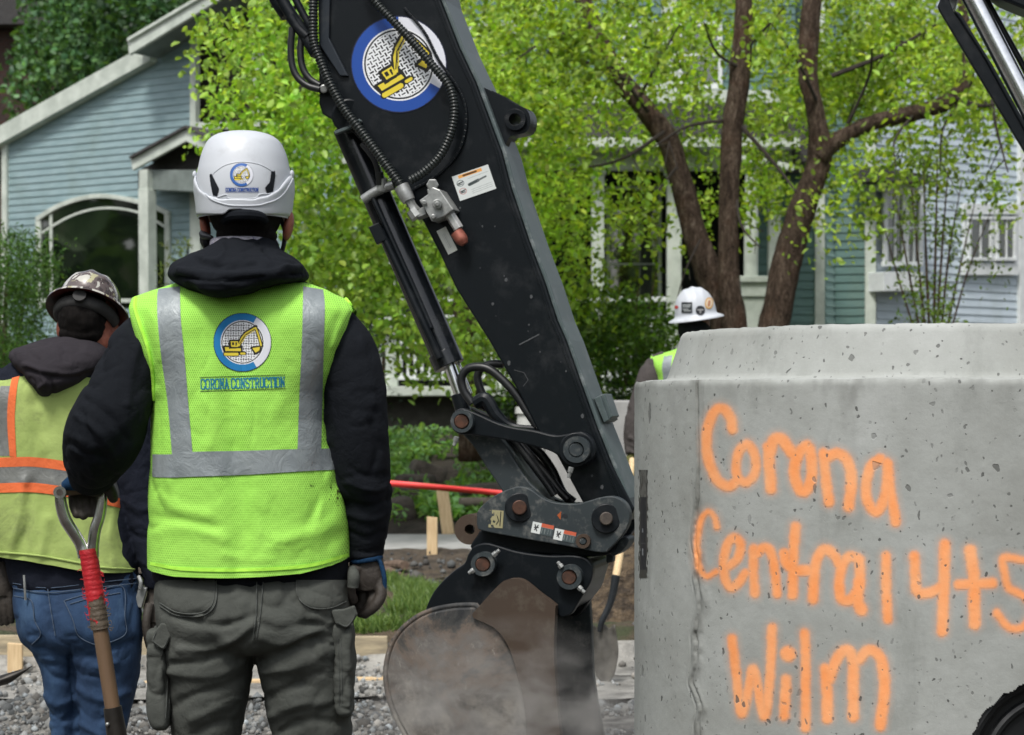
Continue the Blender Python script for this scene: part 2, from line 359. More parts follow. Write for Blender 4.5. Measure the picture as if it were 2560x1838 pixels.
CHROME = simple('chrome_rod', (.92, .93, .94), (.8, .81, .82), 40, .16, 1, r2=.28); GLOSSB = painted('glossy_black_cylinder_paint', (.006, .008, .01), (.009, .011, .014), (.08, .085, .085), .4, .2, 9, spec=.6)
STEEL = simple('zinc_steel', (.42, .43, .42), (.3, .31, .3), 60, .42, .6, .25, 250, .001)
COPPER = simple('copper_cap', g(170, 105, 88), g(140, 80, 68), 40, .45, .4)
RUBBER = simple('black_rubber', (.008, .009, .01), (.014, .015, .016), 20, .42, 0, .2, 120, .001)
HOSER = simple('hose_ridge_rubber', (.02, .024, .023), (.04, .045, .042), 20, .4)
WHITEP = simple('white_trim_paint', g(205, 212, 202), g(178, 186, 176), 5, .6, 0, .15, 40, .002)
WHITEW = simple('bright_white_trim_paint', g(228, 232, 232), g(208, 212, 212), 5, .6)
def sidm(name, a, b):
    m = M(name); c = m.ramp(m.noise(3.5, 5, .6, sc=(1, 1, 6)), [(.35, a), (.65, b)]); c = m.mix(m.ramp(m.noise(1.3, 7, .75, sc=(1, 1, .6)), [(.5, (0, 0, 0)), (.7, (.35,)*3)]), c, g(112, 128, 112)); return m.set(c, .62)
SID_L = sidm('blue_grey_siding_paint', g(144, 166, 170), g(126, 150, 154))
SID_T = sidm('teal_siding_paint', g(92, 122, 118), g(80, 110, 106)); SID_B = sidm('pale_blue_siding_paint', g(196, 208, 217), g(180, 193, 202))
SHING = simple('dark_wood_shingles', (.02, .014, .012), (.045, .032, .028), 14, .85, 0, .6, 30, .02, sc=(1, 1, 5))
ROOFM = simple('asphalt_roof_shingles', (.075, .072, .07), (.04, .038, .038), 30, .95, 0, .6, 60, .01)
DARKW = simple('weathered_beam_wood', (.05, .048, .042), (.028, .026, .022), 8, .85)
SOFF = simple('grey_soffit_boards', g(128, 138, 134), g(105, 114, 110), 4, .7)
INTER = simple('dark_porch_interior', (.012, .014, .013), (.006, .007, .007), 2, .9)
m = M('window_glass'); f = m.noise(2.2, 7, .7); GLASS = m.set(m.ramp(f, [(.4, (.004, .006, .005)), (.55, (.008, .014, .007)), (.75, (.03, .03, .024))]), .03, 0, 1.0); GLASS.node_tree.nodes['Principled BSDF'].inputs['IOR'].default_value = 1.9  # green and brown blotches in the base colour stand for reflected trees
m = M('curtained_window_glass'); GLASSB = m.set(m.ramp(m.noise(2, 5), [(.4, (.05, .075, .1)), (.6, (.16, .21, .27))]), .1, 0, .8)
BRICK = M('dark_red_brick'); bt = BRICK.n('ShaderNodeTexBrick'); bt.inputs['Scale'].default_value = 3.2; bt.inputs['Color1'].default_value = (.06, .028, .02, 1); bt.inputs['Color2'].default_value = (.035, .02, .016, 1); bt.inputs['Mortar'].default_value = (.05, .045, .04, 1)
mp = BRICK.n('ShaderNodeMapping'); mp.inputs['Rotation'].default_value = (R(90), 0, 0); BRICK.l(BRICK.tc.outputs['Object'], mp.inputs[0]); BRICK.l(mp.outputs[0], bt.inputs[0]); BRICK = BRICK.set(bt.outputs[0], .9)
m = M('tree_bark'); v = m.noise(16, 8, .75, sc=(1, 1, .3), dist=1.2); v2 = m.noise(34, 7, .8, sc=(1, 1, .45), dist=2); c = m.ramp(m.math('ADD', m.math('MULTIPLY', v, .5), m.math('MULTIPLY', v2, .5)), [(.38, (.016, .012, .009)), (.47, (.08, .055, .04)), (.54, (.16, .115, .085)), (.63, (.34, .28, .22))])
c = m.mix(m.ramp(m.noise(3, 4), [(.55, (0, 0, 0)), (.75, (.6,)*3)]), c, (.13, .06, .035)); b_ = m.bump(v, 1, .06); m.bump(v2, 1, .03, b_); BARK = m.set(c, .9, 0, .15); TWIG = simple('dark_twig_bark', (.022, .017, .014), (.04, .03, .024), 20, .9)
def leafm(name, tr=.5, rough=.42):
    m = M(name); a = m.n('ShaderNodeVertexColor'); a.layer_name = 'Col'; m.set(a.outputs[0], rough, 0, .5)
    t = m.n('ShaderNodeBsdfTranslucent'); mul = m.mix(1.0, a.outputs[0], (1.25, 1.2, .5), 'MULTIPLY'); m.l(mul, t.inputs[0])
    x = m.n('ShaderNodeMixShader'); x.inputs[0].default_value = tr; m.l(m.b.outputs[0], x.inputs[1]); m.l(t.outputs[0], x.inputs[2]); m.l(x.outputs[0], m.out.inputs[0]); return m.m
LEAF = leafm('fresh_leaf'); LEAFD = leafm('dark_leaf', .3, .5)
GRAVEL = simple('crushed_gravel_ground', (.27, .26, .235), (.05, .048, .044), 5, .95, 0, 1, 40, .03, lo=.42, hi=.6)
STONE = ATTR('gravel_stone', .9, bump=.4); SOIL = simple('dark_soil', (.022, .017, .013), (.055, .043, .033), 9, .95, 0, 1, 30, .05)
CLAY = simple('brown_clay_dirt', (.16, .115, .07), (.05, .036, .024), 16, .95, 0, 1, 18, .12, lo=.4, hi=.6)
CONC2 = simple('pale_concrete', (.42, .42, .41), (.31, .31, .3), 5, .85, 0, .4, 60, .004); CONC3 = simple('dirty_road_concrete', (.36, .35, .32), (.17, .165, .15), 7, .95, 0, 1, 25, .02, lo=.38, hi=.62)
LUMBER = simple('fresh_lumber', g(226, 200, 158), g(205, 176, 134), 14, .7, 0, .3, 80, .002, sc=(6, 6, .6))
LUMBERD = simple('weathered_form_lumber', g(190, 175, 145), g(140, 130, 110), 10, .8, 0, .3, 60, .003, sc=(.6, 4, 4))
LAWN = simple('lawn_soil', (.05, .06, .025), (.1, .075, .05), 4, .95, 0, 1, 22, .06, lo=.42, hi=.58)
SOIL2 = simple('brown_broken_soil', (.11, .085, .062), (.04, .031, .023), 6, .95, 0, 1, 25, .05)
# ------------------------------------------------ ground
ZP = [(0, 0), (9.7, 0), (9.9, .14), (13, .15), (14.3, .18), (16, .2), (17.5, .38), (22, .9), (26, .95), (400, 1.0)]
def G(y): return float(np.interp(y, [a for a, b in ZP], [b for a, b in ZP]))
def RZ(x, y): return .085*(fbm(np.stack([x*1.5, y*2.6, x*0], 1), 2, 4)-.5)
def sheet(name, x0, x1, y0, y1, nx, ny, mat, amp=.0, sc=1.2, dz=0, kind='structure', smooth=True, seed=0):
    X, Y = np.meshgrid(np.linspace(x0, x1, nx), np.linspace(y0, y1, ny)); p = np.stack([X.ravel()*sc, Y.ravel()*sc, 0*X.ravel()], 1)
    Z = np.interp(Y.ravel(), [a for a, b in ZP], [b for a, b in ZP])+dz+amp*(fbm(p, seed, 5)-.5)*2+(RZ(X.ravel(), Y.ravel())+.022*(fbm(p*3, 4, 3)-.5) if name == 'gravel_road' else 0)
    q = np.arange(nx*ny).reshape(ny, nx); Fc = np.stack([q[:-1, :-1], q[:-1, 1:], q[1:, 1:], q[1:, :-1]], -1).reshape(-1, 4)
    return tag(mesh(name, np.stack([X.ravel(), Y.ravel(), Z], 1), Fc, mat, None, smooth), kind=kind)
sheet('ground', -300, 300, -60, 500, 13, 57, SOIL, 0, 1, -.4)
sheet('gravel_road', -8, 8, 4, 9.5, 700, 330, GRAVEL, 0, 2.6, -.012)
sheet('concrete_gutter', -12, 12, 8.7, 9.86, 400, 40, CONC3, .035, 3.5, .0)
sheet('grass_verge', -12, 12, 9.84, 13.4, 500, 160, LAWN, .09, 2.6, .0, seed=8)
sheet('dirt_strip', -12, 12, 12.6, 14.6, 300, 60, SOIL2, .11, 2.4, .03, seed=5)
sheet('sidewalk', -12, 12, 14.35, 15.95, 30, 6, CONC2, 0, 1, .03)
sheet('planting_bank', -14, 14, 15.7, 24.4, 160, 90, SOIL, .09, 1.6, .0, seed=9)
sheet('yard', -40, 40, 23.9, 60, 20, 10, LAWN, 0, 1, 0)
# dirt pile behind the spade
X, Y = np.meshgrid(np.linspace(-1, 1, 90), np.linspace(-1, 1, 70)); rr = np.hypot(X, Y); pp = np.stack([X.ravel()*5, Y.ravel()*5, X.ravel()*0], 1)
Z = np.clip(1-rr, 0, 1)**.8; Z = Z*(.42+.3*(fbm(pp, 4, 5).reshape(Z.shape)-.3))+.05*(fbm(pp*2.5, 8, 3).reshape(Z.shape)-.5)*(rr < 1); q = np.arange(90*70).reshape(70, 90)
tag(mesh('dirt_pile', np.stack([.75+X.ravel()*.85, 11.2+Y.ravel()*.8, .13+Z.ravel()*1.15], 1), np.stack([q[:-1, :-1], q[:-1, 1:], q[1:, 1:], q[1:, :-1]], -1).reshape(-1, 4), CLAY, None, True), 'lumpy heap of brown clay dirt behind the hanging round shovel', 'dirt pile')
# gravel stones
bm = bmesh.new(); bmesh.ops.create_icosphere(bm, subdivisions=1, radius=1); IV = np.array([v.co for v in bm.verts]); IF = np.array([[v.index for v in f.verts] for f in bm.faces]); bm.free()
def stones(name, n, x0, x1, y0, y1, s0, s1, dz=0, mat=STONE, tone=(.15, .09), seed=1, kind='stuff'):
    rg = np.random.default_rng(seed); x = rg.uniform(x0, x1, n); y = rg.uniform(y0, y1, n)
    keep = fbm(np.stack([x*1.3, y*2.2, x*0], 1), seed, 3) > .4; x = x[keep]; y = y[keep]; n = len(x)
    s = np.exp(rg.normal(0, .6, n))*(s0+s1)/2.6; s = np.clip(s, s0*.5, s1*1.7); V = np.repeat(IV[None], n, 0)*(1+rg.uniform(-.22, .22, (n, len(IV), 1)))
    V *= (s[:, None]*rg.uniform(.6, 1.1, (n, 3)))[:, None, :]; a = rg.uniform(0, 6.28, n); c, s_ = np.cos(a)[:, None], np.sin(a)[:, None]
    V = np.stack([V[..., 0]*c-V[..., 1]*s_, V[..., 0]*s_+V[..., 1]*c, V[..., 2]], -1); z = np.interp(y, [p for p, _ in ZP], [q_ for _, q_ in ZP])+dz+(RZ(x, y)-.008 if name == 'gravel' else 0)
    V += np.stack([x, y, z], 1)[:, None, :]; Fc = (IF[None]+(np.arange(n)*len(IV))[:, None, None]).reshape(-1, 3)
    o = mesh(name, V.reshape(-1, 3), Fc, mat, None, False); t = np.clip(rg.normal(*tone, n), .06, .62); warm = rg.uniform(.9, 1.06, n)
    C = np.stack([t*warm, t, t*(2-warm)*.95, t*0+1], 1); ca = o.data.color_attributes.new('Col', 'FLOAT_COLOR', 'POINT'); ca.data.foreach_set('color', np.repeat(C, len(IV), 0).astype(np.float32).ravel())
    return tag(o, kind=kind)
tag(stones('gravel', 10500, -2.6, 2.8, 7.3, 8.9, .003, .022, .0), 'loose grey crushed stones on the torn up road', 'gravel')
tag(stones('rubble', 2500, -2.6, 2.8, 8.7, 9.75, .004, .02, .012, tone=(.26, .1), seed=12), 'scattered crumbs of broken concrete beside the timber form', 'rubble')
tag(stones('rubble', 900, -2.6, 2.2, 9.95, 12.8, .006, .03, .02, tone=(.1, .04), seed=15), 'brown clods lying in the patchy grass strip', 'rubble')
tag(stones('rubble', 500, -2.6, 2.8, 12.8, 14.2, .006, .022, .05, tone=(.08, .04), seed=6), 'clods of dark earth along the sidewalk', 'rubble')
# ------------------------------------------------ leaves
def leaves(name, C, size, mat, parent, cols, up=.3, seed=0, asp=.5, kind=None):
    rg = np.random.default_rng(seed); n = len(C); d = rg.normal(0, 1, (n, 3)); d[:, 2] -= .35; d /= np.linalg.norm(d, axis=1)[:, None]
    nn = rg.normal(0, 1, (n, 3)); nn[:, 2] += up*3; nn -= d*(nn*d).sum(1)[:, None]; nn /= np.linalg.norm(nn, axis=1)[:, None]; w = np.cross(d, nn)
    s = (size*rg.uniform(.42, 1.2, n))[:, None]; h = s*asp*.5; C = np.asarray(C)
    V = np.stack([C, C+d*s*.3+w*h+nn*s*.1, C+d*s*.7+w*h*.8+nn*s*.08, C+d*s-nn*s*.06, C+d*s*.7-w*h*.8+nn*s*.08, C+d*s*.3-w*h+nn*s*.1], 1)
    b = (np.arange(n)*6)[:, None]; Fc = np.concatenate([b+np.array([[0, 1, 2, 3]]), b+np.array([[0, 3, 4, 5]])], 0)
    o = mesh(name, V.reshape(-1, 3), Fc, mat, parent, False); k = rg.uniform(0, 1, n)[:, None]; c0, c1 = np.array(cols[0]), np.array(cols[1]); big = fbm(C*1.1, seed, 2)[:, None]
    cc = (c0*(1-k)+c1*k)*(.35+1.1*big)*rg.choice([.5, .75, .95, 1.05, 1.15, 1.3], n)[:, None]*rg.uniform([.85, .95, .6], [1.1, 1.05, 1.5], (n, 3)); cc = np.concatenate([cc, np.ones((n, 1))], 1)  # random brightness steps, the darker leaves stand for shaded ones
    ca = o.data.color_attributes.new('Col', 'FLOAT_COLOR', 'POINT'); ca.data.foreach_set('color', np.repeat(cc, 6, 0).astype(np.float32).ravel()); return o
def sprays(ells, per=11, L=.34, seed=0, droop=.9, clump=10):
    rg = np.random.default_rng(seed); out = []
    for cx, cy, rx, ry, n, y0, y1 in ells:
        nc = max(3, n//clump); a = rg.uniform(0, 6.283, nc); r = np.sqrt(rg.uniform(0, 1, nc)); k_ = rg.integers(0, nc, n); px = (cx+rx*r*np.cos(a))[k_]+rg.normal(0, 24, n); py = (cy+ry*r*np.sin(a))[k_]+rg.normal(0, 17, n); Y = rg.uniform(y0, y1, nc)[k_]+rg.normal(0, .12, n)
        b = np.stack([(px-1280)/F*Y, Y, H-(py-HOR)/F*Y], 1); d = rg.normal(0, 1, (n, 3)); d[:, 2] = -abs(d[:, 2])*.6-droop*.3; d /= np.linalg.norm(d, axis=1)[:, None]
        for k in range(per):
            t = k/per; q = b+d*L*t; q[:, 2] -= droop*L*t*t; q += rg.normal(0, .022, q.shape); out.append(q)
    return np.concatenate(out)
GB = ((.28, .48, .045), (.68, .9, .13)); GM = ((.1, .2, .022), (.22, .38, .04)); GD = ((.025, .075, .018), (.06, .14, .03)); GP = ((.2, .42, .11), (.4, .68, .22))
def limb(mb, pts, Y, dY=0): 
    mb.tube([P(x, y, Y+dY*i) for i, (x, y, r) in enumerate(pts)], [r*Y/F for x, y, r in pts], 14, res=len(pts)*7)
def rough(V, amp, sc, seed): 
    V = np.array([tuple(v) for v in V]); return V
def trunk(name, pts, Y, parent, dY=0, seed=1, mat=BARK):
    mb = MB(); limb(mb, pts, Y, dY); V = np.array([tuple(v) for v in mb.V]); ctr = np.repeat(V.reshape(-1, 14, 3).mean(1), 14, 0); d = V-ctr; k = .9+.4*(fbm(V*np.array([12, 12, 5]), seed, 4)-.5)+.2*(vnoise(V*np.array([2, 2, 1.2]), seed)-.5)
    return mesh(name, ctr+d*k[:, None], mb.F, mat, parent, True)
def twigs(name, specs, Y, parent, seed=0):
    rg = random.Random(seed); mb = MB()
    for (x0, y0), (x1, y1), r in specs:
        for q in range(1):
            mx, my = (x0+x1)/2+rg.uniform(-25, 25), (y0+y1)/2+rg.uniform(-25, 25)
            mb.tube([P(x0, y0, Y), P(mx, my, Y-.2), P(x1, y1, Y-rg.uniform(.2, .9))], [r*Y/F, r*.75*Y/F, r*.35*Y/F], 6, res=9)
            for k in range(3):
                t = rg.uniform(.3, .9); bx, by = x0+(x1-x0)*t, y0+(y1-y0)*t
                mb.tube([P(bx, by, Y-.2*t), P(bx+rg.uniform(-50, 50), by+rg.uniform(-20, 80), Y-rg.uniform(-.3, .6))], [r*.4*Y/F, r*.2*Y/F], 5)
    return mb.build(name, TWIG, parent, True)
# multi stemmed tree in front of the porch
T1 = thing('tree', 'big tree with three leaning brown trunks and bright green leaves in front of the porch', 'tree', P(1850, 1240, 18))
trunk('trunk', [(1856, 1260, 60), (1835, 960, 50), (1812, 800, 44), (1784, 708, 38), (1738, 590, 32), (1700, 442, 29), (1671, 354, 31), (1617, 280, 28), (1543, 187, 27), (1504, 123, 30), (1474, 39, 23), (1440, -40, 22), (1380, -180, 16), (1330, -330, 8)], 18.1, T1, 0, 3)
trunk('trunk', [(1850, 1260, 62), (1844, 960, 40), (1832, 790, 34), (1823, 708, 31), (1821, 540, 30), (1829, 344, 29), (1848, 197, 29), (1858, 49, 27), (1862, -150, 20), (1880, -380, 8)], 17.9, T1, 0, 5)
trunk('trunk', [(1862, 1260, 64), (1895, 960, 52), (1930, 830, 44), (1947, 762, 40), (1971, 639, 40), (2010, 516, 37), (2045, 418, 35), (2052, 368, 36), (2042, 295, 28), (2021, 197, 29), (2023, 74, 27), (2030, 0, 25), (2045, -150, 18), (2090, -350, 8)], 18.0, T1, 0, 7)
trunk('limb', [(2046, 395, 24), (2084, 358, 27), (2168, 312, 23), (2241, 292, 22), (2340, 268, 22), (2395, 236, 24), (2420, 172, 19), (2416, 98, 15), (2398, -50, 10), (2380, -200, 5)], 17.95, T1, 0, 9)
twigs('branch', [((1660, 330), (1380, 430), 5), ((1830, 290), (1990, 480), 6), ((1820, 300), (1630, 370), 5), ((1840, 480), (1900, 620), 4), ((1620, 280), (1440, 80), 6), ((1600, 240), (1700, 60), 5), ((2080, 190), (2360, 50), 7), ((2120, 310), (2180, 120), 5),
    ((2390, 245), (2490, 260), 7), ((2480, 250), (2520, 430), 5), ((2400, 260), (2350, 430), 4), ((2040, 250), (1930, 60), 5), ((1860, 130), (1960, 20), 5), ((1870, 180), (1760, 60), 5), ((2280, 290), (2240, 420), 4), ((1690, 420), (1560, 560), 4), ((1750, 600), (1690, 760), 3), ((1520, 150), (1350, 120), 5), ((1480, 60), (1250, 180), 5)], 17.9, T1, 2)
ER = [(1750, -60, 620, 150, 620, 18.3, 22), (1750, 60, 640, 130, 300, 18.4, 22), (1310, 150, 180, 240, 330, 16.5, 20), (1440, 120, 190, 200, 220, 18.5, 21), (1980, 120, 380, 150, 330, 18.3, 21.5), (2330, 100, 320, 170, 440, 18.3, 21), (1300, 400, 130, 240, 260, 16, 19), (1520, 330, 170, 140, 60, 18.2, 20), (1750, 260, 140, 190, 90, 18.4, 20.5), (2330, 260, 260, 130, 110, 18.3, 20), (1750, 40, 420, 110, 60, 16.2, 17.6), (2350, 60, 230, 110, 60, 16, 17.5), (1620, 120, 60, 60, 16, 17, 17.6), (2140, 330, 60, 40, 10, 17, 17.6), (2080, 480, 50, 60, 10, 17, 17.6), (1950, 100, 70, 60, 12, 17, 17.5),
    (1930, 330, 110, 160, 80, 18.4, 20), (1500, 540, 140, 170, 80, 17, 18.5), (1400, 640, 120, 150, 90, 17, 18.5), (1780, 500, 30, 100, 16, 18.5, 19), (2190, 420, 130, 90, 44, 17, 19), (2470, 380, 110, 90, 30, 17, 19), (1920, 450, 60, 90, 30, 18.4, 20), (2090, 200, 100, 160, 70, 18.4, 21), (1240, 100, 160, 240, 330, 16, 20)]
leaves('crown', sprays(ER, 11, .36, 21), .076, LEAF, T1, GB, .3, 31, .58)
# nearer tree whose branches hang in front of the blue house
T2 = thing('tree', 'tree with glossy yellow green leaves hanging between the blue house and the excavator arm', 'tree', P(1180, 1150, 18.6))
trunk('trunk', [(1180, 1150, 40), (1170, 900, 34), (1150, 650, 30), (1120, 400, 27), (1060, 150, 22), (1000, -150, 12)], 18.6, T2, -.12, 12)
twigs('branch', [((1130, 420), (900, 300), 6), ((1100, 300), (820, 120), 6), ((1060, 150), (760, 30), 6), ((900, 300), (700, 260), 4), ((820, 120), (600, 60), 4), ((1140, 560), (900, 520), 6), ((900, 520), (760, 600), 4), ((760, 40), (560, 80), 3)], 17.6, T2, 6)
EL = [(790, 30, 240, 110, 250, 14, 17), (720, 160, 150, 90, 130, 14, 17), (590, 240, 70, 45, 32, 14, 15), (690, 290, 130, 50, 70, 14, 16), (800, 340, 110, 140, 190, 14, 17), (820, 520, 100, 130, 220, 14, 17), (900, 650, 130, 120, 190, 14, 17), (790, 650, 50, 70, 50, 14, 16), (1000, 500, 150, 220, 300, 14, 17.5), (1000, 800, 90, 120, 34, 15, 17), (1120, 760, 100, 180, 80, 15, 18), (1250, 700, 120, 200, 120, 16, 19), (560, 70, 60, 40, 22, 13.5, 15), (1180, 860, 100, 80, 14, 16, 18)]
leaves('crown', sprays(EL, 10, .3, 5), .074, LEAF, T2, ((.28, .5, .05), (.62, .88, .16)), .35, 7, .62)
# dark maple behind the blue house, top left
T3 = thing('tree', 'dark green maple crown rising behind the sloping roof of the blue house', 'tree', P(250, 900, 36))
trunk('trunk', [(250, 900, 30), (240, 600, 26), (200, 300, 20), (230, 60, 14), (260, -120, 8)], 36, T3, 0, 15)
twigs('branch', [((230, 420), (90, 300), 5), ((230, 300), (380, 120), 5), ((210, 200), (60, 80), 4), ((230, 100), (460, -20), 4)], 36, T3, 8)
leaves('crown', sprays([(270, 40, 220, 110, 420, 31, 38), (170, 110, 110, 70, 130, 31, 37), (110, 190, 80, 50, 36, 31, 36), (260, 130, 120, 60, 120, 31, 37), (430, 20, 130, 70, 160, 33, 38), (80, 240, 50, 50, 20, 31, 35), (280, -90, 260, 90, 240, 31, 38)], 12, .5, 9), .125, LEAFD, T3, ((.05, .13, .045), (.15, .32, .09)), .3, 9, .8)
T4 = thing('tree', 'tall background tree filling the gap above the middle house', 'tree', P(1300, 900, 48))
trunk('trunk', [(1300, 900, 26), (1300, 500, 22), (1290, 100, 16), (1300, -200, 8)], 48, T4, 0, 16)
leaves('crown', sprays([(1150, -60, 900, 260, 1500, 42, 52), (560, -50, 250, 160, 360, 42, 50), (2300, -60, 500, 240, 900, 42, 52)], 12, .8, 19), .25, LEAFD, T4, ((.05, .12, .03), (.12, .24, .05)), .3, 19, .7)
# shrubs
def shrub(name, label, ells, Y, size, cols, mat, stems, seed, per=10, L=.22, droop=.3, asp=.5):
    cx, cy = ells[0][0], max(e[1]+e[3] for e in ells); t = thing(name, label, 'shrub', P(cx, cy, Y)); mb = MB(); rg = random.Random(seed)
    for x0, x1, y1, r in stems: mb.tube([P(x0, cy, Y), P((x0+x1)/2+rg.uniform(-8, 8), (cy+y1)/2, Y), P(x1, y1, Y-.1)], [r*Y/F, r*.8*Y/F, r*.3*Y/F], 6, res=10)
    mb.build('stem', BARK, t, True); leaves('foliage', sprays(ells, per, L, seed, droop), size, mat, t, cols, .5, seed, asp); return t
shrub('evergreen_shrub', 'feathery green conifer shrub at the left edge under the arched window', [(20, 700, 90, 120, 240, 16, 18), (50, 640, 70, 50, 90, 16, 17.5), (90, 690, 60, 25, 50, 16, 17), (10, 820, 90, 130, 260, 16, 18.5), (60, 880, 100, 70, 160, 16, 18), (60, 600, 30, 40, 24, 16, 17)], 17, .05, ((.06, .15, .03), (.15, .3, .06)), LEAF, [(10, 20, 640, 8), (40, 70, 700, 6), (0, -10, 620, 7)], 41, 12, .26, .25, .3)
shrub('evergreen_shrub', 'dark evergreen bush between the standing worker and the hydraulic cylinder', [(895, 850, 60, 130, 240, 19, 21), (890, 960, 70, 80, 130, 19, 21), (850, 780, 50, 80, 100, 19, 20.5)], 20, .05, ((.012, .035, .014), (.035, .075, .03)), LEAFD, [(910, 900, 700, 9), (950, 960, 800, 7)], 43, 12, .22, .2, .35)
shrub('leafy_bush', 'bright green leafy bush in front of the white porch railing beside the concrete pipe', [(1540, 860, 130, 120, 330, 17.5, 20), (1420, 880, 90, 100, 170, 18, 20), (1620, 800, 80, 100, 150, 18, 20), (1480, 760, 120, 60, 110, 18, 19.5), (1330, 900, 80, 70, 60, 18, 20)], 19, .065, ((.07, .16, .02), (.2, .36, .045)), LEAF, [(1500, 1480, 720, 5), (1560, 1600, 700, 5), (1600, 1640, 680, 4), (1450, 1400, 780, 5)], 45, 10, .3, .7, .55)
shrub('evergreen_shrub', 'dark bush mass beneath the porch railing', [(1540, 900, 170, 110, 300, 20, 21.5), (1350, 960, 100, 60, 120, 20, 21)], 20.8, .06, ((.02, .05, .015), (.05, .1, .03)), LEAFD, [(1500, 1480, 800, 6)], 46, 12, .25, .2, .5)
shrub('sparse_bush', 'thin sparse bush with tall bare stems before the pale blue house', [(2330, 520, 90, 150, 46, 17, 18.5), (2260, 480, 60, 110, 30, 17, 18.5), (2400, 620, 90, 110, 32, 17, 18.5), (2300, 700, 90, 90, 40, 17, 18.5), (2480, 480, 80, 90, 18, 17, 18), (2350, 780, 90, 60, 40, 17, 18)], 17.8, .055, ((.13, .24, .03), (.28, .4, .07)), LEAF,
    [(2330+k, 2330+k*3.4, 380+abs(k)*3.2, 4-abs(k)*.03) for k in (-40, -28, -16, -6, 4, 12, 22, 33, 44)], 47, 7, .26, .4, .5)
shrub('evergreen_shrub', 'small yellow green conifer tip beside the portico post', [(470, 625, 26, 34, 14, 20, 20.6), (440, 650, 20, 30, 9, 20, 20.6), (460, 700, 40, 60, 30, 20, 20.6)], 20.3, .06, ((.12, .18, .03), (.22, .28, .05)), LEAF, [(465, 470, 600, 4)], 48, 12, .2, .1, .3)
# groundcover and grass
def scatter(n, x0, x1, y0, y1, dz, seed, sq=.0):
    rg = np.random.default_rng(seed); x = rg.uniform(x0, x1, n); y = rg.uniform(y0, y1, n); k = fbm(np.stack([x*1.5, y*1.2, x*0], 1), seed, 2) > sq; x, y = x[k], y[k]
    return np.stack([x, y, np.interp(y, [a for a, _ in ZP], [b for _, b in ZP])+dz+rg.uniform(0, .12, len(x))], 1)
gc = scatter(36000, -3.5, 3, 17.0, 21.6, .05, 3, .25)
tag(leaves('groundcover', gc, .085, LEAF, None, GP, .8, 61, .42), 'low leafy groundcover covering the bank below the porch', 'ground cover', kind='stuff')
tag(leaves('groundcover', scatter(3200, -1.3, 0, 16.35, 17.1, .05, 5, .42), .09, LEAF, None, GP, .8, 63, .42), 'leafy weeds growing on the dark soil behind the sidewalk', 'ground cover', kind='stuff')
def blades(name, pts, h, w, cols, seed):
    rg = np.random.default_rng(seed); n = len(pts); a = rg.uniform(0, 6.28, n); d = np.stack([np.cos(a), np.sin(a), a*0], 1)*w; l = np.stack([rg.normal(0, .35, n), rg.normal(0, .35, n), np.ones(n)], 1)*(h*rg.uniform(.4, 1.2, n))[:, None]
    V = np.stack([pts-d, pts+d, pts+l*.6+d*.6+rg.normal(0, .004, (n, 3)), pts+l], 1); Fc = np.arange(n*4).reshape(-1, 4); o = mesh(name, V.reshape(-1, 3), Fc, LEAF)
    k = rg.uniform(0, 1, n)[:, None]; cc = np.concatenate([(np.array(cols[0])*(1-k)+np.array(cols[1])*k), np.ones((n, 1))], 1); ca = o.data.color_attributes.new('Col', 'FLOAT_COLOR', 'POINT'); ca.data.foreach_set('color', np.repeat(cc, 4, 0).astype(np.float32).ravel()); return o
gp = scatter(170000, -3.4, 2, 9.9, 12.6, -.1, 8, .41); gp[:, 2] = np.interp(gp[:, 1], [a for a, _ in ZP], [b for _, b in ZP])
tag(blades('grass', gp, .085, .0035, ((.1, .2, .05), (.3, .42, .14)), 9), 'patchy green grass on the strip behind the timber form', 'grass', kind='stuff')
# ------------------------------------------------ houses
def rows(mb, pl, poly, e=.1, off=0, m=0):     # clapboards over a convex wall outline given in photo pixels
    q = [pl.uz(x, y) for x, y in poly]; z0 = min(z for u, z in q); z1 = max(z for u, z in q)
    def span(z):
        xs = []
        for i in range(len(q)):
            (a, b), (c, d) = q[i], q[(i+1) % len(q)]
            if (b-z)*(d-z) <= 0 and b != d: xs.append(a+(c-a)*(z-b)/(d-b))
        return (min(xs), max(xs)) if len(xs) > 1 else None
    z = z0+.001
    while z < z1-.01:
        t = min(z+e, z1-.001); a, b = span(z), span(t)
        if a and b:
            p = [pl.at(a[0], z, off+.016), pl.at(a[1], z, off+.016), pl.at(b[1], t, off+.002), pl.at(b[0], t, off+.002), pl.at(a[0], z, off), pl.at(a[1], z, off)]
            mb.add(p, [(0, 1, 2, 3), (4, 5, 1, 0)], m)
        z += e
    mb.plate(pl, poly, off, .12, m)
A = Pl(240, 28, -33)
HL = thing('house', 'blue grey clapboard house with sloping white roof edge and arched window', 'house', Vector((A.o.x, A.o.y, .9)))
mb = MB(); rows(mb, A, [(8, 1050), (8, 352), (388, 148), (482, 92), (482, 1050)], .1); mb.build('wall', SID_L, HL)
mb = MB(); mb.plate(A, [(484, 312), (484, 60), (900, -260), (900, 312)], -.25, .1); mb.build('shingled_wall', SHING, HL)
mb = MB(); mb.plate(A, [(482, 1050), (482, 330), (900, 330), (900, 1050)], -.02, .1); mb.build('wall', SID_L, HL)
mb = MB(); mb.plate(A, [(-200, 425), (325, 133), (374, 142), (374, 152), (-200, 470)], .16, .2); mb.plate(A, [(-200, 462), (372, 150), (372, 158), (-200, 474)], .1, .12); mb.build('rake_board', WHITEP, HL, bevel=.008)
mb = MB(); mb.plate(A, [(319, 100), (600, -66), (900, -240), (900, -205), (600, -32), (322, 138)], .62, .06); mb.plate(A, [(316, 96), (900, -252), (900, -240), (318, 104)], .66, .14); mb.build('rake_board', WHITEP, HL, bevel=.008)
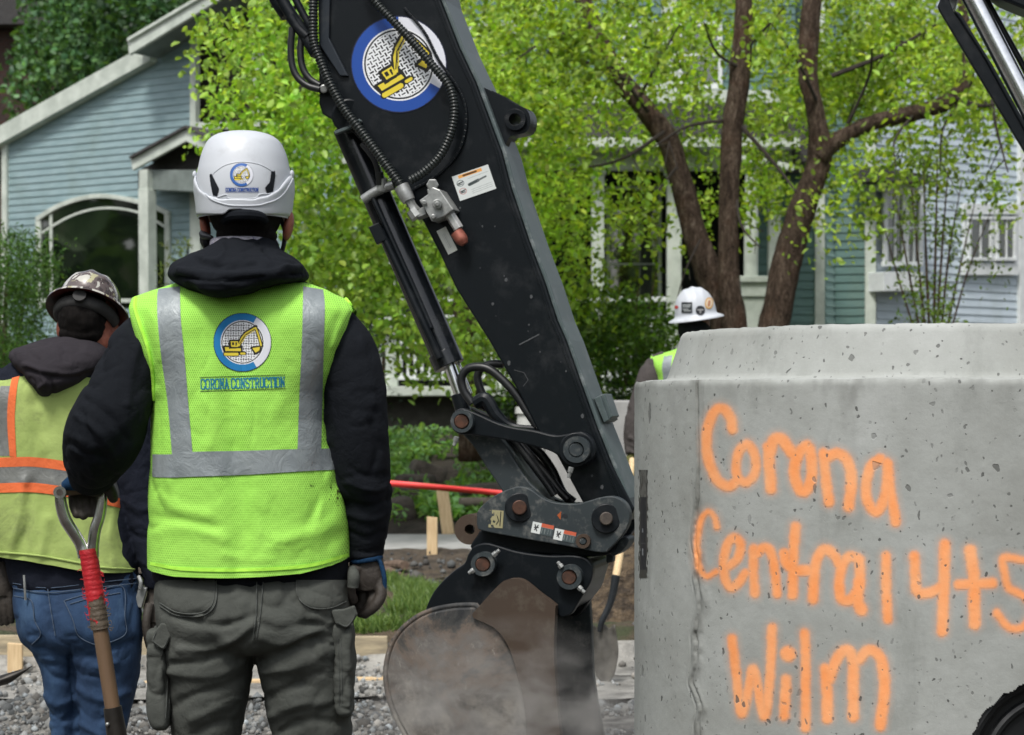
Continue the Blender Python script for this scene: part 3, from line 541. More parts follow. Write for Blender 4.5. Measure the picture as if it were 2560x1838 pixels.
mb = MB(); mb.plate(A, [(324, 102), (600, -64), (900, -238), (900, -214), (600, -40), (326, 132)], .56, .75); mb.build('soffit', SOFF, HL)
mb = MB(); mb.plate(A, [(316, 100), (900, -250), (900, -243), (318, 107)], .5, 9); mb.plate(A, [(-200, 428), (322, 136), (322, 145), (-200, 437)], .1, 9); mb.build('roof', ROOFM, HL)
for q in ([(474, 1050), (474, 88), (488, 80), (488, 1050)], [(3, 1050), (3, 358), (15, 352), (17, 1050)], [(630, 1050), (630, -60), (648, -60), (648, 1050)]):
    mb = MB(); mb.plate(A, q, .06, .1); mb.build('corner_board', WHITEP, HL, bevel=.006)
mb = MB(); mb.plate(A, [(488, 306), (900, 300), (900, 318), (488, 324)], .1, .14); mb.build('belt_board', WHITEP, HL, bevel=.006)
mb = MB(); mb.plate(A, [(480, 1050), (480, 480), (500, 480), (502, 1050)], .07, .09); mb.build('corner_board', WHITEP, HL, bevel=.006)
wv = thing  # arched window: frame > glass
arch = [(92, 770), (92, 547), (140, 515), (200, 494), (260, 489), (330, 500), (385, 518), (418, 532), (420, 770)]
mb = MB(); mb.ribbon(A, [(96, 775), (94, 547)], 12, .05, .05); mb.ribbon(A, [(416, 530), (418, 775)], 12, .05, .05); mb.ribbon(A, [(90, 548), (140, 517), (200, 496), (260, 490), (330, 501), (385, 518), (420, 534)], 11, .06, .06, res=22)
mb.ribbon(A, [(103, 583), (160, 548), (215, 527), (270, 520), (330, 527), (375, 545), (413, 568)], 6, .03, .03, res=20); mb.ribbon(A, [(126, 533), (129, 760)], 7, .03, .03); mb.ribbon(A, [(92, 752), (420, 752)], 10, .055, .05)
wf = mb.build('window', WHITEP, HL, bevel=.004); mb = MB(); mb.plate(A, arch, .02, .012); mb.build('glass', GLASS, wf)
AP = Pl(450, 26.4, -33)
mb = MB(); mb.plate(AP, [(325, 393), (463, 318), (465, 353), (331, 426)], .05, .05); mb.plate(AP, [(463, 318), (600, 396), (600, 428), (465, 353)], .05, .05); mb.build('portico_fascia', WHITEP, HL, bevel=.006)
mb = MB(); mb.plate(AP, [(322, 391), (463, 313), (602, 392), (602, 398), (463, 320), (323, 397)], .1, 1.9); mb.build('portico_roof', ROOFM, HL)
mb = MB(); mb.plate(AP, [(345, 428), (463, 362), (590, 430), (590, 470), (345, 470)], -.3, .06); mb.build('portico_gable', DARKW, HL)
mb = MB(); mb.plate(AP, [(368, 425), (600, 425), (600, 484), (368, 474)], -.08, .25); mb.build('portico_beam', SOFF, HL, bevel=.006)
mb = MB(); mb.plate(AP, [(345, 472), (369, 472), (373, 1080), (349, 1080)], .03, .17); mb.plate(AP, [(347, 424), (368, 424), (368, 473), (347, 473)], .02, .15); mb.build('portico_post', WHITEP, HL, bevel=.008)
# brick building far left
BB = thing('brick_building', 'dark brick building with shingled roof behind the maple at the far left', 'building', P(0, 900, 45)); BP = Pl(100, 44, 12)
mb = MB(); mb.plate(BP, [(-500, 1000), (-500, 55), (900, 70), (900, 1000)], 0, 1); mb.build('wall', BRICK, BB)
mb = MB(); mb.plate(BP, [(-500, 60), (-500, -200), (60, -180), (150, 60)], .5, 1.4); mb.build('roof', ROOFM, BB)
# middle house with porch
B = Pl(1500, 24, 0); B2 = Pl(1500, 26.5, 0)
HM = thing('house', 'two storey house with white columned porch and railing behind the trees', 'house', Vector((1, 26, .9)))
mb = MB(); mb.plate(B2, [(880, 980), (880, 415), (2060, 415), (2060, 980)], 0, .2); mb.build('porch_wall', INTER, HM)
mb = MB(); rows(mb, B2, [(880, 420), (880, -400), (1980, -400), (1980, 420)], .11, .3); mb.build('wall', SID_T, HM)
def win(pl, x0, y0, x1, y1, off, par, gl=GLASS, vb=1, hb=1, fw=7, m=WHITEW):
    mb = MB(); mb.ribbon(pl, [(x0, y0), (x0, y1)], fw, off+.04, .04); mb.ribbon(pl, [(x1, y0), (x1, y1)], fw, off+.04, .04); mb.ribbon(pl, [(x0-fw/2, y0), (x1+fw/2, y0)], fw, off+.05, .05); mb.ribbon(pl, [(x0-fw/2, y1), (x1+fw/2, y1)], fw*1.2, off+.06, .06)
    for k in range(vb): x = x0+(x1-x0)*(k+1)/(vb+1); mb.ribbon(pl, [(x, y0), (x, y1)], fw*.4, off+.03, .02)
    for k in range(hb): y = y0+(y1-y0)*(k+1)/(hb+1); mb.ribbon(pl, [(x0, y), (x1, y)], fw*.5, off+.033, .02)
    w = mb.build('window', m, par, bevel=.003); mb = MB(); mb.plate(pl, [(x0, y0), (x1, y0), (x1, y1), (x0, y1)], off+.012, .008); mb.build('glass', gl, w); return w
win(B2, 1560, 60, 1650, 222, .31, HM, GLASSB, 0, 1, 14); win(B2, 1700, 60, 1800, 215, .31, HM, GLASS, 0, 1, 12); win(B2, 1180, 60, 1290, 222, .31, HM, GLASSB, 0, 1, 12); win(B2, 800+100, 60, 1010, 222, .31, HM, GLASS, 0, 1, 12)
mb = MB(); mb.plate(B2, [(1655, 245), (1655, -100), (1692, -100), (1692, 245)], .42, .1); mb.plate(B2, [(1350, 258), (1350, 225), (1980, 225), (1980, 258)], .5, .3); mb.build('bay_trim', WHITEP, HM, bevel=.008)
mb = MB(); mb.plate(B, [(860, 345), (860, 262), (2010, 262), (2060, 400), (1990, 405), (1985, 345)], .35, 3); mb.build('porch_roof', ROOFM, HM)
mb = MB(); mb.plate(B, [(850, 368), (850, 344), (2000, 344), (2000, 368)], .5, .3); mb.plate(B, [(850, 422), (850, 372), (1990, 372), (1990, 422)], .1, .25); mb.plate(B, [(1855, 385), (1985, 412), (1985, 428), (1855, 402)], .55, .1); mb.build('porch_beam', WHITEP, HM, bevel=.008)
mb = MB(); mb.plate(B, [(850, 990), (850, 966), (1905, 966), (1905, 990)], .25, 2.6); mb.build('porch_floor', WHITEP, HM, bevel=.008)
mb = MB(); mb.plate(B, [(850, 1110), (850, 992), (1900, 992), (1900, 1110)], .0, .1); mb.build('porch_skirt', DARKW, HM)
for x0, x1, top in ((1479, 1511, 422), (1668, 1704, 422), (1234, 1264, 422), (960, 990, 422)):
    mb = MB(); mb.plate(B, [(x0, top), (x1, top), (x1, 966), (x0, 966)], .12, .16); mb.plate(B, [(x0-5, top), (x1+5, top), (x1+5, top+14), (x0-5, top+14)], .15, .22); mb.plate(B, [(x0-4, 940), (x1+4, 940), (x1+4, 966), (x0-4, 966)], .15, .22); mb.build('column', WHITEP, HM, bevel=.01)
CP = Pl(1880, 23.6, 0)
mb = MB(); mb.tube([CP.pt(1877, 740), CP.pt(1878, 600), CP.pt(1879, 425)], [.082, .085, .075], 24); mb.build('column', WHITEP, HM, True)
mb = MB(); mb.plate(CP, [(1851, 694), (1922, 694), (1918, 742), (1855, 742)], .16, .34); mb.plate(CP, [(1848, 690), (1925, 690), (1923, 706), (1850, 706)], .2, .42); mb.plate(CP, [(1858, 742), (1915, 742), (1913, 1060), (1860, 1060)], .13, .28); mb.build('pedestal', WHITEP, HM, bevel=.01)
mb = MB(); mb.plate(B, [(1922, 1000), (1922, 420), (1952, 420), (1952, 1000)], -.1, .15); mb.build('corner_board', WHITEP, HM, bevel=.006)
for x0, x1 in ((850, 1234), (1264, 1479), (1511, 1668), (1704, 1850)):
    mb = MB(); mb.plate(B, [(x0, 742), (x1, 742), (x1, 754), (x0, 754)], .08, .09); mb.plate(B, [(x0, 788), (x1, 788), (x1, 795), (x0, 795)], .05, .04); mb.plate(B, [(x0, 940), (x1, 940), (x1, 950), (x0, 950)], .06, .06)
    x = x0+9
    while x < x1-6: mb.plate(B, [(x, 795), (x+7, 795), (x+7, 941), (x, 941)], .045, .035); x += 17.5
    mb.build('railing', WHITEW, HM, bevel=.003)
win(B2, 1520, 470, 1650, 850, .005, HM, GLASS, 0, 1, 8, WHITEP); win(B2, 1000, 470, 1180, 850, .005, HM, GLASS, 0, 1, 8, WHITEP)
# right wing and right house
C_ = Pl(2050, 25, 0); CR = Pl(2165, 25.2, 0)
WR = thing('house_wing', 'teal clapboard wing with cream corner boards right of the tree', 'house', Vector((3.6, 25.4, .9)))
mb = MB(); rows(mb, C_, [(1895, 1080), (1895, 350), (2042, 350), (2042, 1080)], .105); mb.build('wall', SID_T, WR)
mb = MB(); rows(mb, Pl(2062, 25, 62), [(2063, 1080), (2063, -200), (2084, -200), (2084, 1080)], .105); mb.build('wall', sidm('lit_teal_siding', g(150, 178, 172), g(140, 168, 164)), WR)  # paler copy of the teal, light on this face put into the colour
mb = MB(); rows(mb, Pl(2165, 25.2, -18), [(2080, 1080), (2080, -200), (2166, -200), (2166, 1080)], .105); mb.build('wall', SID_T, WR)  # recessed face: its shade is kept in the darker teal
mb = MB(); mb.plate(C_, [(2038, 1080), (2038, -200), (2062, -200), (2062, 1080)], .05, .12); mb.build('corner_board', WHITEP, WR, bevel=.006); mb = MB(); mb.plate(CR, [(2163, 1080), (2163, -200), (2190, -200), (2190, 1080)], .05, .12); mb.build('corner_board', WHITEP, WR, bevel=.006)
mb = MB(); mb.plate(C_, [(1960, 300), (1960, -300), (2190, -300), (2190, 300)], -1.5, .2); mb.build('upper_wall', SID_T, WR)
D = Pl(2190, 25.3, 38)
HR = thing('house', 'pale blue clapboard house with white windows at the right edge', 'house', Vector((4.8, 26, .9)))
mb = MB(); rows(mb, D, [(2190, 1080), (2190, -250), (2700, -250), (2700, 1080)], .105); mb.build('wall', SID_B, HR)
win(D, 2216, 480, 2262, 660, .12, HR, GLASS, 1, 1, 9); win(D, 2268, 480, 2304, 660, .12, HR, GLASS, 1, 1, 9)
mb = MB(); mb.plate(D, [(2210, 680), (2308, 680), (2308, 728), (2210, 728)], .3, .3); mb.build('window_box', WHITEW, HR, bevel=.006); mb = MB(); mb.plate(D, [(2208, 460), (2310, 460), (2310, 474), (2208, 474)], .3, .3); mb.build('window_head', WHITEW, HR, bevel=.006)
mb = MB(); mb.plate(D, [(2200, 415), (2330, 440), (2330, 460), (2200, 450)], .5, .5); mb.build('window_hood', ROOFM, HR)
for x0, x1 in ((2426, 2480), (2495, 2540)): win(D, x0, 545, x1, 648, .06, HR, GLASS, 1, 0, 7)
mb = MB(); mb.plate(D, [(2412, 508), (2548, 508), (2548, 536), (2412, 536)], .09, .08); mb.plate(D, [(2412, 658), (2548, 658), (2548, 688), (2412, 688)], .09, .08)
for x in (2417, 2453, 2487, 2543): mb.plate(D, [(x-6, 534), (x+6, 534), (x+6, 660), (x-6, 660)], .05, .05)
mb.build('window_trim', WHITEW, HR, bevel=.006)
mb = MB(); mb.plate(D, [(2550, 1080), (2550, -250), (2566, -250), (2566, 1080)], .06, .1); mb.build('corner_board', WHITEW, HR, bevel=.006)
mb = MB(); mb.plate(D, [(2190, 345), (2700, 430), (2700, 470), (2190, 375)], -8, .1); mb.build('roof', ROOFM, HR)
# ------------------------------------------------ things on the verge
def stake(x0, x1, y0, y1, Y, label, lean=0):
    mb = MB(); pl = Pl((x0+x1)/2, Y, random.uniform(-12, 12)); mb.plate(pl, [(x0-lean, y0), (x1-lean, y0+3), (x1, y1), (x0, y1)], 0, .035)
    return tag(mb.build('wooden_stake', LUMBER, None, bevel=.003), label, 'stake', 'wooden stakes along the formwork')
stake(1067, 1093, 1292, 1395, 14.2, 'shorter pale wooden stake in front of the sidewalk edge beside the red ribbon')
stake(1107, 1137, 1227, 1350, 15.98, 'taller leaning wooden stake under the red ribbon', 17)
stake(18, 55, 1608, 1690, 9.6, 'pale stake at the left edge behind the lying shovel blade')
stake(384, 398, 1640, 1700, 9.66, 'stake hidden between the two workers legs', 0)
mb = MB(); mb.plate(Pl(900, 9.78, 0), [(-400, 1588), (968, 1592), (970, 1650), (-400, 1640)], 0, .04); tag(mb.build('form_board', LUMBERD, None, bevel=.004), 'long weathered timber form board edging the grass strip', 'board')
mb = MB(); mb.plate(Pl(900, 9.22, 3), [(330, 1706), (980, 1694), (980, 1712), (330, 1726)], 0, .05); tag(mb.build('form_board', LUMBER, None, bevel=.004), 'low fresh lumber strip lying along the gravel', 'board')
mb = MB(); mb.add([P(540, 1158, 12.1), P(1420, 1254, 12), P(1420, 1262, 12), P(1420, 1262, 12.002), P(1420, 1254, 12.002), P(540, 1158, 12.102)], [], 0)
pts = [(500, 1170), (980, 1209), (1260, 1234), (1330, 1240)]; a = cr(pts, 24); V = []; 
for i, (x, y) in enumerate(a): w = 8+math.cos(i*.23); V += [P(x, y-w, 12.05+.02*math.sin(i*.4)), P(x, y+w, 12.05)]
RIB = simple('red_ribbon', g(255, 88, 84), g(250, 70, 70), 9, .5); tag(mesh('barrier_ribbon', V, [(2*i, 2*i+1, 2*i+3, 2*i+2) for i in range(23)], RIB, None, True), 'taut red plastic ribbon stretched above the wooden stakes', 'ribbon').modifiers.new('s', 'SOLIDIFY').thickness = .002
def block(name, label, cat, x, y, Y, hx, hy, hz, rz, rx, mat, sub=4, group=None):
    bm = bmesh.new(); bmesh.ops.create_cube(bm, size=2); bmesh.ops.subdivide_edges(bm, edges=bm.edges[:], cuts=sub, use_grid_fill=True); V = np.array([v.co for v in bm.verts]); V = V/np.maximum(1, (np.abs(V)**6).sum(1)**(1/6))[:, None]*1.02
    V *= (hx, hy, hz); V += (fbm(V*6+x, 3, 4)[:, None]-.5)*.12*np.sign(V)*min(hx, hz)*2; Rm = np.array((Matrix.Rotation(rz, 3, 'Z') @ Matrix.Rotation(rx, 3, 'Y'))); V = V@Rm.T+np.array(P(x, y, Y)); bm.verts.index_update(); Fc = [[v.index for v in f.verts] for f in bm.faces]; bm.free()
    return tag(mesh(name, V, Fc, mat, None, True, sharp=40), label, cat, group)
ROCK = simple('brown_grey_stone', (.11, .09, .08), (.05, .042, .038), 12, .9, 0, .8, 40, .02)
block('stone_block', 'upper brown stone block leaning in the groundcover', 'stone', 1068, 1182, 18.3, .16, .12, .085, .3, .35, ROCK)
block('stone_block', 'flat stone lying beneath the leaning block behind the red ribbon', 'stone', 1040, 1208, 17.9, .17, .14, .08, -.2, 0, ROCK)
block('stone_block', 'brown stone partly hidden by the worker at the bank edge', 'stone', 985, 1282, 16.9, .17, .14, .11, .4, -.3, ROCK)
block('stone_block', 'rounded stone just under the red ribbon near the worker', 'stone', 1005, 1240, 17.4, .15, .12, .08, .1, .1, ROCK)
mb = MB(); mb.tube([P(1150, 1228, 16.9), P(1230, 1222, 17), P(1420, 1220, 17.2)], [.045, .055, .055], 12); tag(mb.build('timber_log', ROCK, None, True), 'long grey timber edging lying behind the coupler', 'log')
mb = MB(); mb.tube([P(1150, 1256, 16.5), P(1300, 1256, 16.7), P(1450, 1256, 16.9)], [.04, .045, .04], 12); tag(mb.build('timber_log', simple('pale_old_timber', (.16, .135, .11), (.09, .075, .06), 8, .9), None, True), 'paler lower timber edging just under the grey one', 'log')
RB = simple('cut_root_wood', (.2, .14, .1), (.09, .06, .045), 20, .85)
mb = MB(); mb.tube([P(930, 1420, 13.4), P(985, 1412, 13.2), P(1012, 1414, 13)], [.02, .032, .03], 10); tag(mb.build('cut_root', RB, None, True), 'cut tree root with a pale round end beside the worker', 'root')
mb = MB(); mb.tube([P(900, 1440, 13.1), P(960, 1425, 13), P(1010, 1440, 12.9)], [.02, .028, .012], 10); tag(mb.build('cut_root', RB, None, True), 'thinner split root lying below the cut round root', 'root')
# precast slab with capped pipe, behind the linkage
mb = MB(); SP = Pl(1400, 13.2, 2); mb.plate(SP, [(1318, 1100), (1362, 1002), (1362, 1480), (1318, 1480)], 0, .5); mb.plate(SP, [(1363, 1001), (1700, 1001), (1700, 1480), (1363, 1480)], .012, .5)
SL = mb.build('concrete_block', CONC2, None, bevel=.012); tag(SL, 'big smooth pale precast concrete block behind the excavator linkage', 'concrete block')
mb = MB(); mb.cyl(P(1315, 1032, 12.7), P(1315, 1480, 12.7), .055, .1); mb.cyl(P(1315, 1017, 12.7), P(1315, 1034, 12.7), .066, .07); tag(mb.build('bollard', simple('white_plastic', (.62, .63, .6), (.52, .53, .5), 6, .5), None, True), 'white flared post with a rounded cap beside the pale block', 'post')

rg = np.random.default_rng(91); n = 4200; xx = rg.uniform(-60, 75, n); tag(leaves('treeline', np.stack([xx, rg.uniform(56, 66, n), rg.uniform(.5, 14, n)*(.7+.3*np.sin(xx*.3))], 1), 2.0, LEAFD, None, ((.05, .12, .03), (.12, .22, .06)), .2, 79, .8), 'far belt of trees behind the houses', 'trees', kind='stuff')
# unseen trees added behind the viewer and off to the left: they keep the low sky out of the windows and paint
rg = np.random.default_rng(77); n = 5200; a = rg.uniform(R(100), R(440), n); a = np.where((np.degrees(a) % 360 > 50) & (np.degrees(a) % 360 < 130), R(200)+0*a, a); rr = rg.uniform(17, 24, n); z = rg.uniform(.5, 11, n)*(.75+.35*np.sin(a*5)); n2 = 1500; xs = np.concatenate([rr*np.cos(a), rg.uniform(-27, -20, n2)]); ys = np.concatenate([rr*np.sin(a)-2, rg.uniform(8, 36, n2)]); z = np.concatenate([z, rg.uniform(.3, 7, n2)])
tag(leaves('treeline', np.stack([xs, ys, z], 1), 1.5, LEAFD, None, ((.08, .16, .04), (.16, .27, .08)), .2, 78, .8), 'unseen belt of trees added to darken reflections and block low sky', 'trees', kind='stuff')
# ------------------------------------------------ precast concrete manhole section
def concrete(name, paint=False):
    m = M(name); o = m.tc.outputs['Object']; nz = m.n('ShaderNodeTexNoise'); nz.inputs['Scale'].default_value = 30; nz.inputs['Detail'].default_value = 3; m.l(o, nz.inputs[0])
    add = m.n('ShaderNodeVectorMath', operation='MULTIPLY_ADD'); m.l(nz.outputs['Color'], add.inputs[0]); add.inputs[1].default_value = (.03, .03, .03); m.l(o, add.inputs[2]); pits = None; hs_ = None
    for sc, th, pw, zz in ((34, .24, 5.0, .65), (85, .34, 2.4, .7), (12, .17, 5.5, .55)):
        mp = m.n('ShaderNodeMapping'); mp.inputs['Scale'].default_value = (1, 1, zz); m.l(add.outputs[0], mp.inputs[0]); v = m.n('ShaderNodeTexVoronoi'); v.inputs['Scale'].default_value = sc; m.l(mp.outputs[0], v.inputs[0])
        sp = m.n('ShaderNodeSeparateColor'); m.l(v.outputs['Color'], sp.inputs[0]); t = m.math('MULTIPLY', m.math('POWER', sp.outputs[0], pw), th); d = m.math('SUBTRACT', t, v.outputs['Distance']); q = m.math('MULTIPLY', m.math('MULTIPLY', d, 30, True), m.math('ADD', m.math('MULTIPLY', sp.outputs[1], .85), .15)); pits = q if pits is None else m.math('MAXIMUM', pits, q)
    base = m.ramp(m.noise(3.2, 7, .65), [(.3, g(148, 150, 145)), (.5, g(163, 166, 162)), (.7, g(178, 181, 178))])
    st = m.ramp(m.noise(7, 6, .7, sc=(1, 1, .35)), [(.56, (0, 0, 0)), (.74, (.4,)*3)]); base = m.mix(st, base, g(112, 116, 110)); wh = m.ramp(m.noise(26, 6, .8, dist=1), [(.64, (0, 0, 0)), (.72, (.3,)*3)]); base = m.mix(wh, base, g(200, 203, 200))
    sg = m.noise(300, 2); base = m.mix(m.math('MULTIPLY', sg, .18), base, g(120, 122, 120)); col = m.mix(m.math('MULTIPLY', pits, .85), base, (.06, .062, .058))
    if paint:
        a = m.n('ShaderNodeVertexColor'); a.layer_name = 'Col'; sp_ = m.n('ShaderNodeSeparateColor'); m.l(a.outputs[0], sp_.inputs[0]); av, gv = sp_.outputs[0], sp_.outputs[1]; gv = m.math('MULTIPLY', gv, m.math('ADD', m.noise(45, 6, .75), .35), True); col = m.mix(gv, col, g(84, 84, 78)); oc = m.ramp(m.noise(9, 5, .6), [(.35, g(250, 158, 94)), (.65, g(250, 176, 122))]); oc = m.mix(m.ramp(m.noise(60, 6, .8), [(.6, (0, 0, 0)), (.75, (.5,)*3)]), oc, g(214, 120, 66)); big = m.math('MULTIPLY', pits, .85); gr = m.math('ADD', m.noise(380, 2, .5), -.5); edge = m.math('MULTIPLY', m.math('MULTIPLY', av, m.math('SUBTRACT', 1, av)), 2.6); av = m.math('ADD', av, m.math('MULTIPLY', gr, edge), True); av = m.math('MULTIPLY', av, m.math('SUBTRACT', 1, big), True); col = m.mix(av, col, oc)
    if 0:
        a = m.n('ShaderNodeVertexColor'); a.layer_name = 'Col'; tn = m.noise(9, 5, .6); oc = m.ramp(tn, [(.35, g(252, 160, 96)), (.65, g(252, 178, 122))]); big = m.math('GREATER_THAN', pits, .85)
        m.set(oc, .75, 0, .3); tr = m.n('ShaderNodeBsdfTransparent'); x = m.n('ShaderNodeMixShader'); al = m.math('MULTIPLY', a.outputs[0], m.math('SUBTRACT', 1, m.math('MULTIPLY', big, .85)), True)
        gr = m.math('ADD', m.math('MULTIPLY', m.noise(420, 2, .5), .9), -.45); sep = m.n('ShaderNodeSeparateColor'); m.l(a.outputs[0], sep.inputs[0]); av = sep.outputs[0]
        edge = m.math('MULTIPLY', m.math('MULTIPLY', av, m.math('SUBTRACT', 1, av)), 3.2); av = m.math('ADD', av, m.math('MULTIPLY', gr, edge), True); al = m.math('MULTIPLY', av, m.math('SUBTRACT', 1, m.math('MULTIPLY', big, .9)), True)
        m.l(al, x.inputs[0]); m.l(tr.outputs[0], x.inputs[1]); m.l(m.b.outputs[0], x.inputs[2]); m.l(x.outputs[0], m.out.inputs[0]); return m.m
    b = m.bump(m.noise(70, 6, .7), .25, .004); m.bump(m.math('MULTIPLY', pits, -1), .6, .004, b); return m.set(col, .88, 0, .3)
CONC = concrete('cast_concrete_with_pits'); SPRAY = concrete('spray_painted_concrete', True)
PC = Vector((1.03, 4.8)); PR = .735
PT = thing('manhole_section', 'large round precast concrete pipe section sprayed with orange lettering in the right foreground', 'concrete pipe', (PC.x, PC.y, 0))
def seam(th): return 0
def cylxy(th, r): return PC.x+r*np.cos(th), PC.y+r*np.sin(th)
nth, nz_ = 900, 340; th = np.linspace(R(165), R(345), nth); zz = np.linspace(.28, 1.345, nz_); TH, ZZ = np.meshgrid(th, zz)
p3 = np.stack([np.cos(TH).ravel()*PR*9, np.sin(TH).ravel()*PR*9, ZZ.ravel()*9], 1); rad = PR+.0022*(fbm(p3, 3, 4)-.5)+.0012*(fbm(p3*5, 6, 3)-.5); rad = rad.reshape(TH.shape)
X, Y = cylxy(TH, rad); px, py = proj(np.stack([X.ravel(), Y.ravel(), ZZ.ravel()], 1)); px = px.reshape(TH.shape); py = py.reshape(TH.shape)
wob = 7*np.sin(py*.018)+5*np.sin(py*.05+1)+6*(vnoise(np.stack([py.ravel()*.03, py.ravel()*0, py.ravel()*0], 1), 3).reshape(px.shape)-.5); sx = 1745+wob*np.clip((py-1200)/250, .15, 1); wd = np.clip((py-1180)/200, 0, 1)
jn = (fbm(p3*np.array([3, 3, 3]), 31, 4).reshape(px.shape)-.5); sx = sx+jn*16*wd; hh = vnoise(p3*2.5, 41).reshape(px.shape); rad += (.0035+.006*jn)*np.exp(-((px-sx)/(6+8*wd))**2)*(.3+wd)-.006*(.3+hh)*np.exp(-((px-sx-5*jn)/(1.8+2*wd))**2)-.004*wd*hh*np.exp(-((px-sx+14+12*jn)/2.2)**2)
edge = np.clip((ZZ-1.325)/.02, 0, 1); rad -= edge**3*.004*(.3+1.6*vnoise(p3*4.0, 12).reshape(TH.shape)); ZZ2 = ZZ-edge**2*.006*(vnoise(p3*2.2, 5).reshape(TH.shape)-.3)
X, Y = cylxy(TH, rad); q = np.arange(nth*nz_).reshape(nz_, nth); Fc = np.stack([q[:-1, :-1], q[:-1, 1:], q[1:, 1:], q[1:, :-1]], -1).reshape(-1, 4); HC, HRad = (2646, 1930), 238
hm = (np.hypot(px-HC[0], py-HC[1]) < HRad+5*(vnoise(p3*6, 9).reshape(px.shape)-.5)*2).ravel(); Fc = Fc[~hm[Fc].all(1)]
BAR = mesh('barrel', np.stack([X.ravel(), Y.ravel(), ZZ2.ravel()], 1), Fc, SPRAY, PT, True)
seamg = np.exp(-((px-sx)/(5+9*wd))**2)*.9*(.3+.7*vnoise(p3*5, 21).reshape(px.shape)); stn = np.clip(fbm(np.stack([px.ravel()*.02, py.ravel()*.006, px.ravel()*0], 1), 8, 4).reshape(px.shape)-.42, 0, 1)*3.2*np.exp(-np.clip(py-950, 0, 1e3)/90.)*np.where((px < 1760) | ((px > 2010) & (px < 2200)), 1, .35); grime = np.clip(np.maximum(seamg, stn), 0, 1).ravel()
def wall(name, prof, a0, a1, n, par, mat, jag=0, seed=0):      # lathe of (r, z) rows round the pipe axis
    T = np.linspace(R(a0), R(a1), n); V = []
    for k, (r, z) in enumerate(prof):
        j = jag[k] if jag else 0
        for t in T: V.append((t, r, z, j))
    V = np.array(V); nn = fbm(np.stack([np.cos(V[:, 0])*18, np.sin(V[:, 0])*18, V[:, 2]*18], 1), seed, 4)-.5; X, Y = cylxy(V[:, 0], V[:, 1]+nn*.004); Z = V[:, 2]+nn*V[:, 3]
    q = np.arange(len(prof)*n).reshape(len(prof), n); Fc = np.stack([q[:-1, :-1], q[:-1, 1:], q[1:, 1:], q[1:, :-1]], -1).reshape(-1, 4); return mesh(name, np.stack([X, Y, Z], 1), Fc, mat, par, True, sharp=35)
wall('barrel_wall', [(PR-.001, .0), (PR-.001, .285)], 165, 345, 300, PT, CONC); wall('barrel_wall', [(PR, 0), (PR, 1.34)], -15, 165, 100, PT, CONC)
wall('tongue', [(PR-.008, 1.338), (PR-.03, 1.346), (.662, 1.347), (.655, 1.352), (.652, 1.36)]+[(.652-.03*k/10, 1.36+.092*k/10) for k in range(1, 11)]+[(.616, 1.458), (.608, 1.462), (.565, 1.462), (.56, 1.45), (.56, .02)], 0, 360, 620, PT, CONC, [.003, .004, .002, .002, .002]+[.002]*9+[.004, .009, .009, .004, 0, 0], 4)
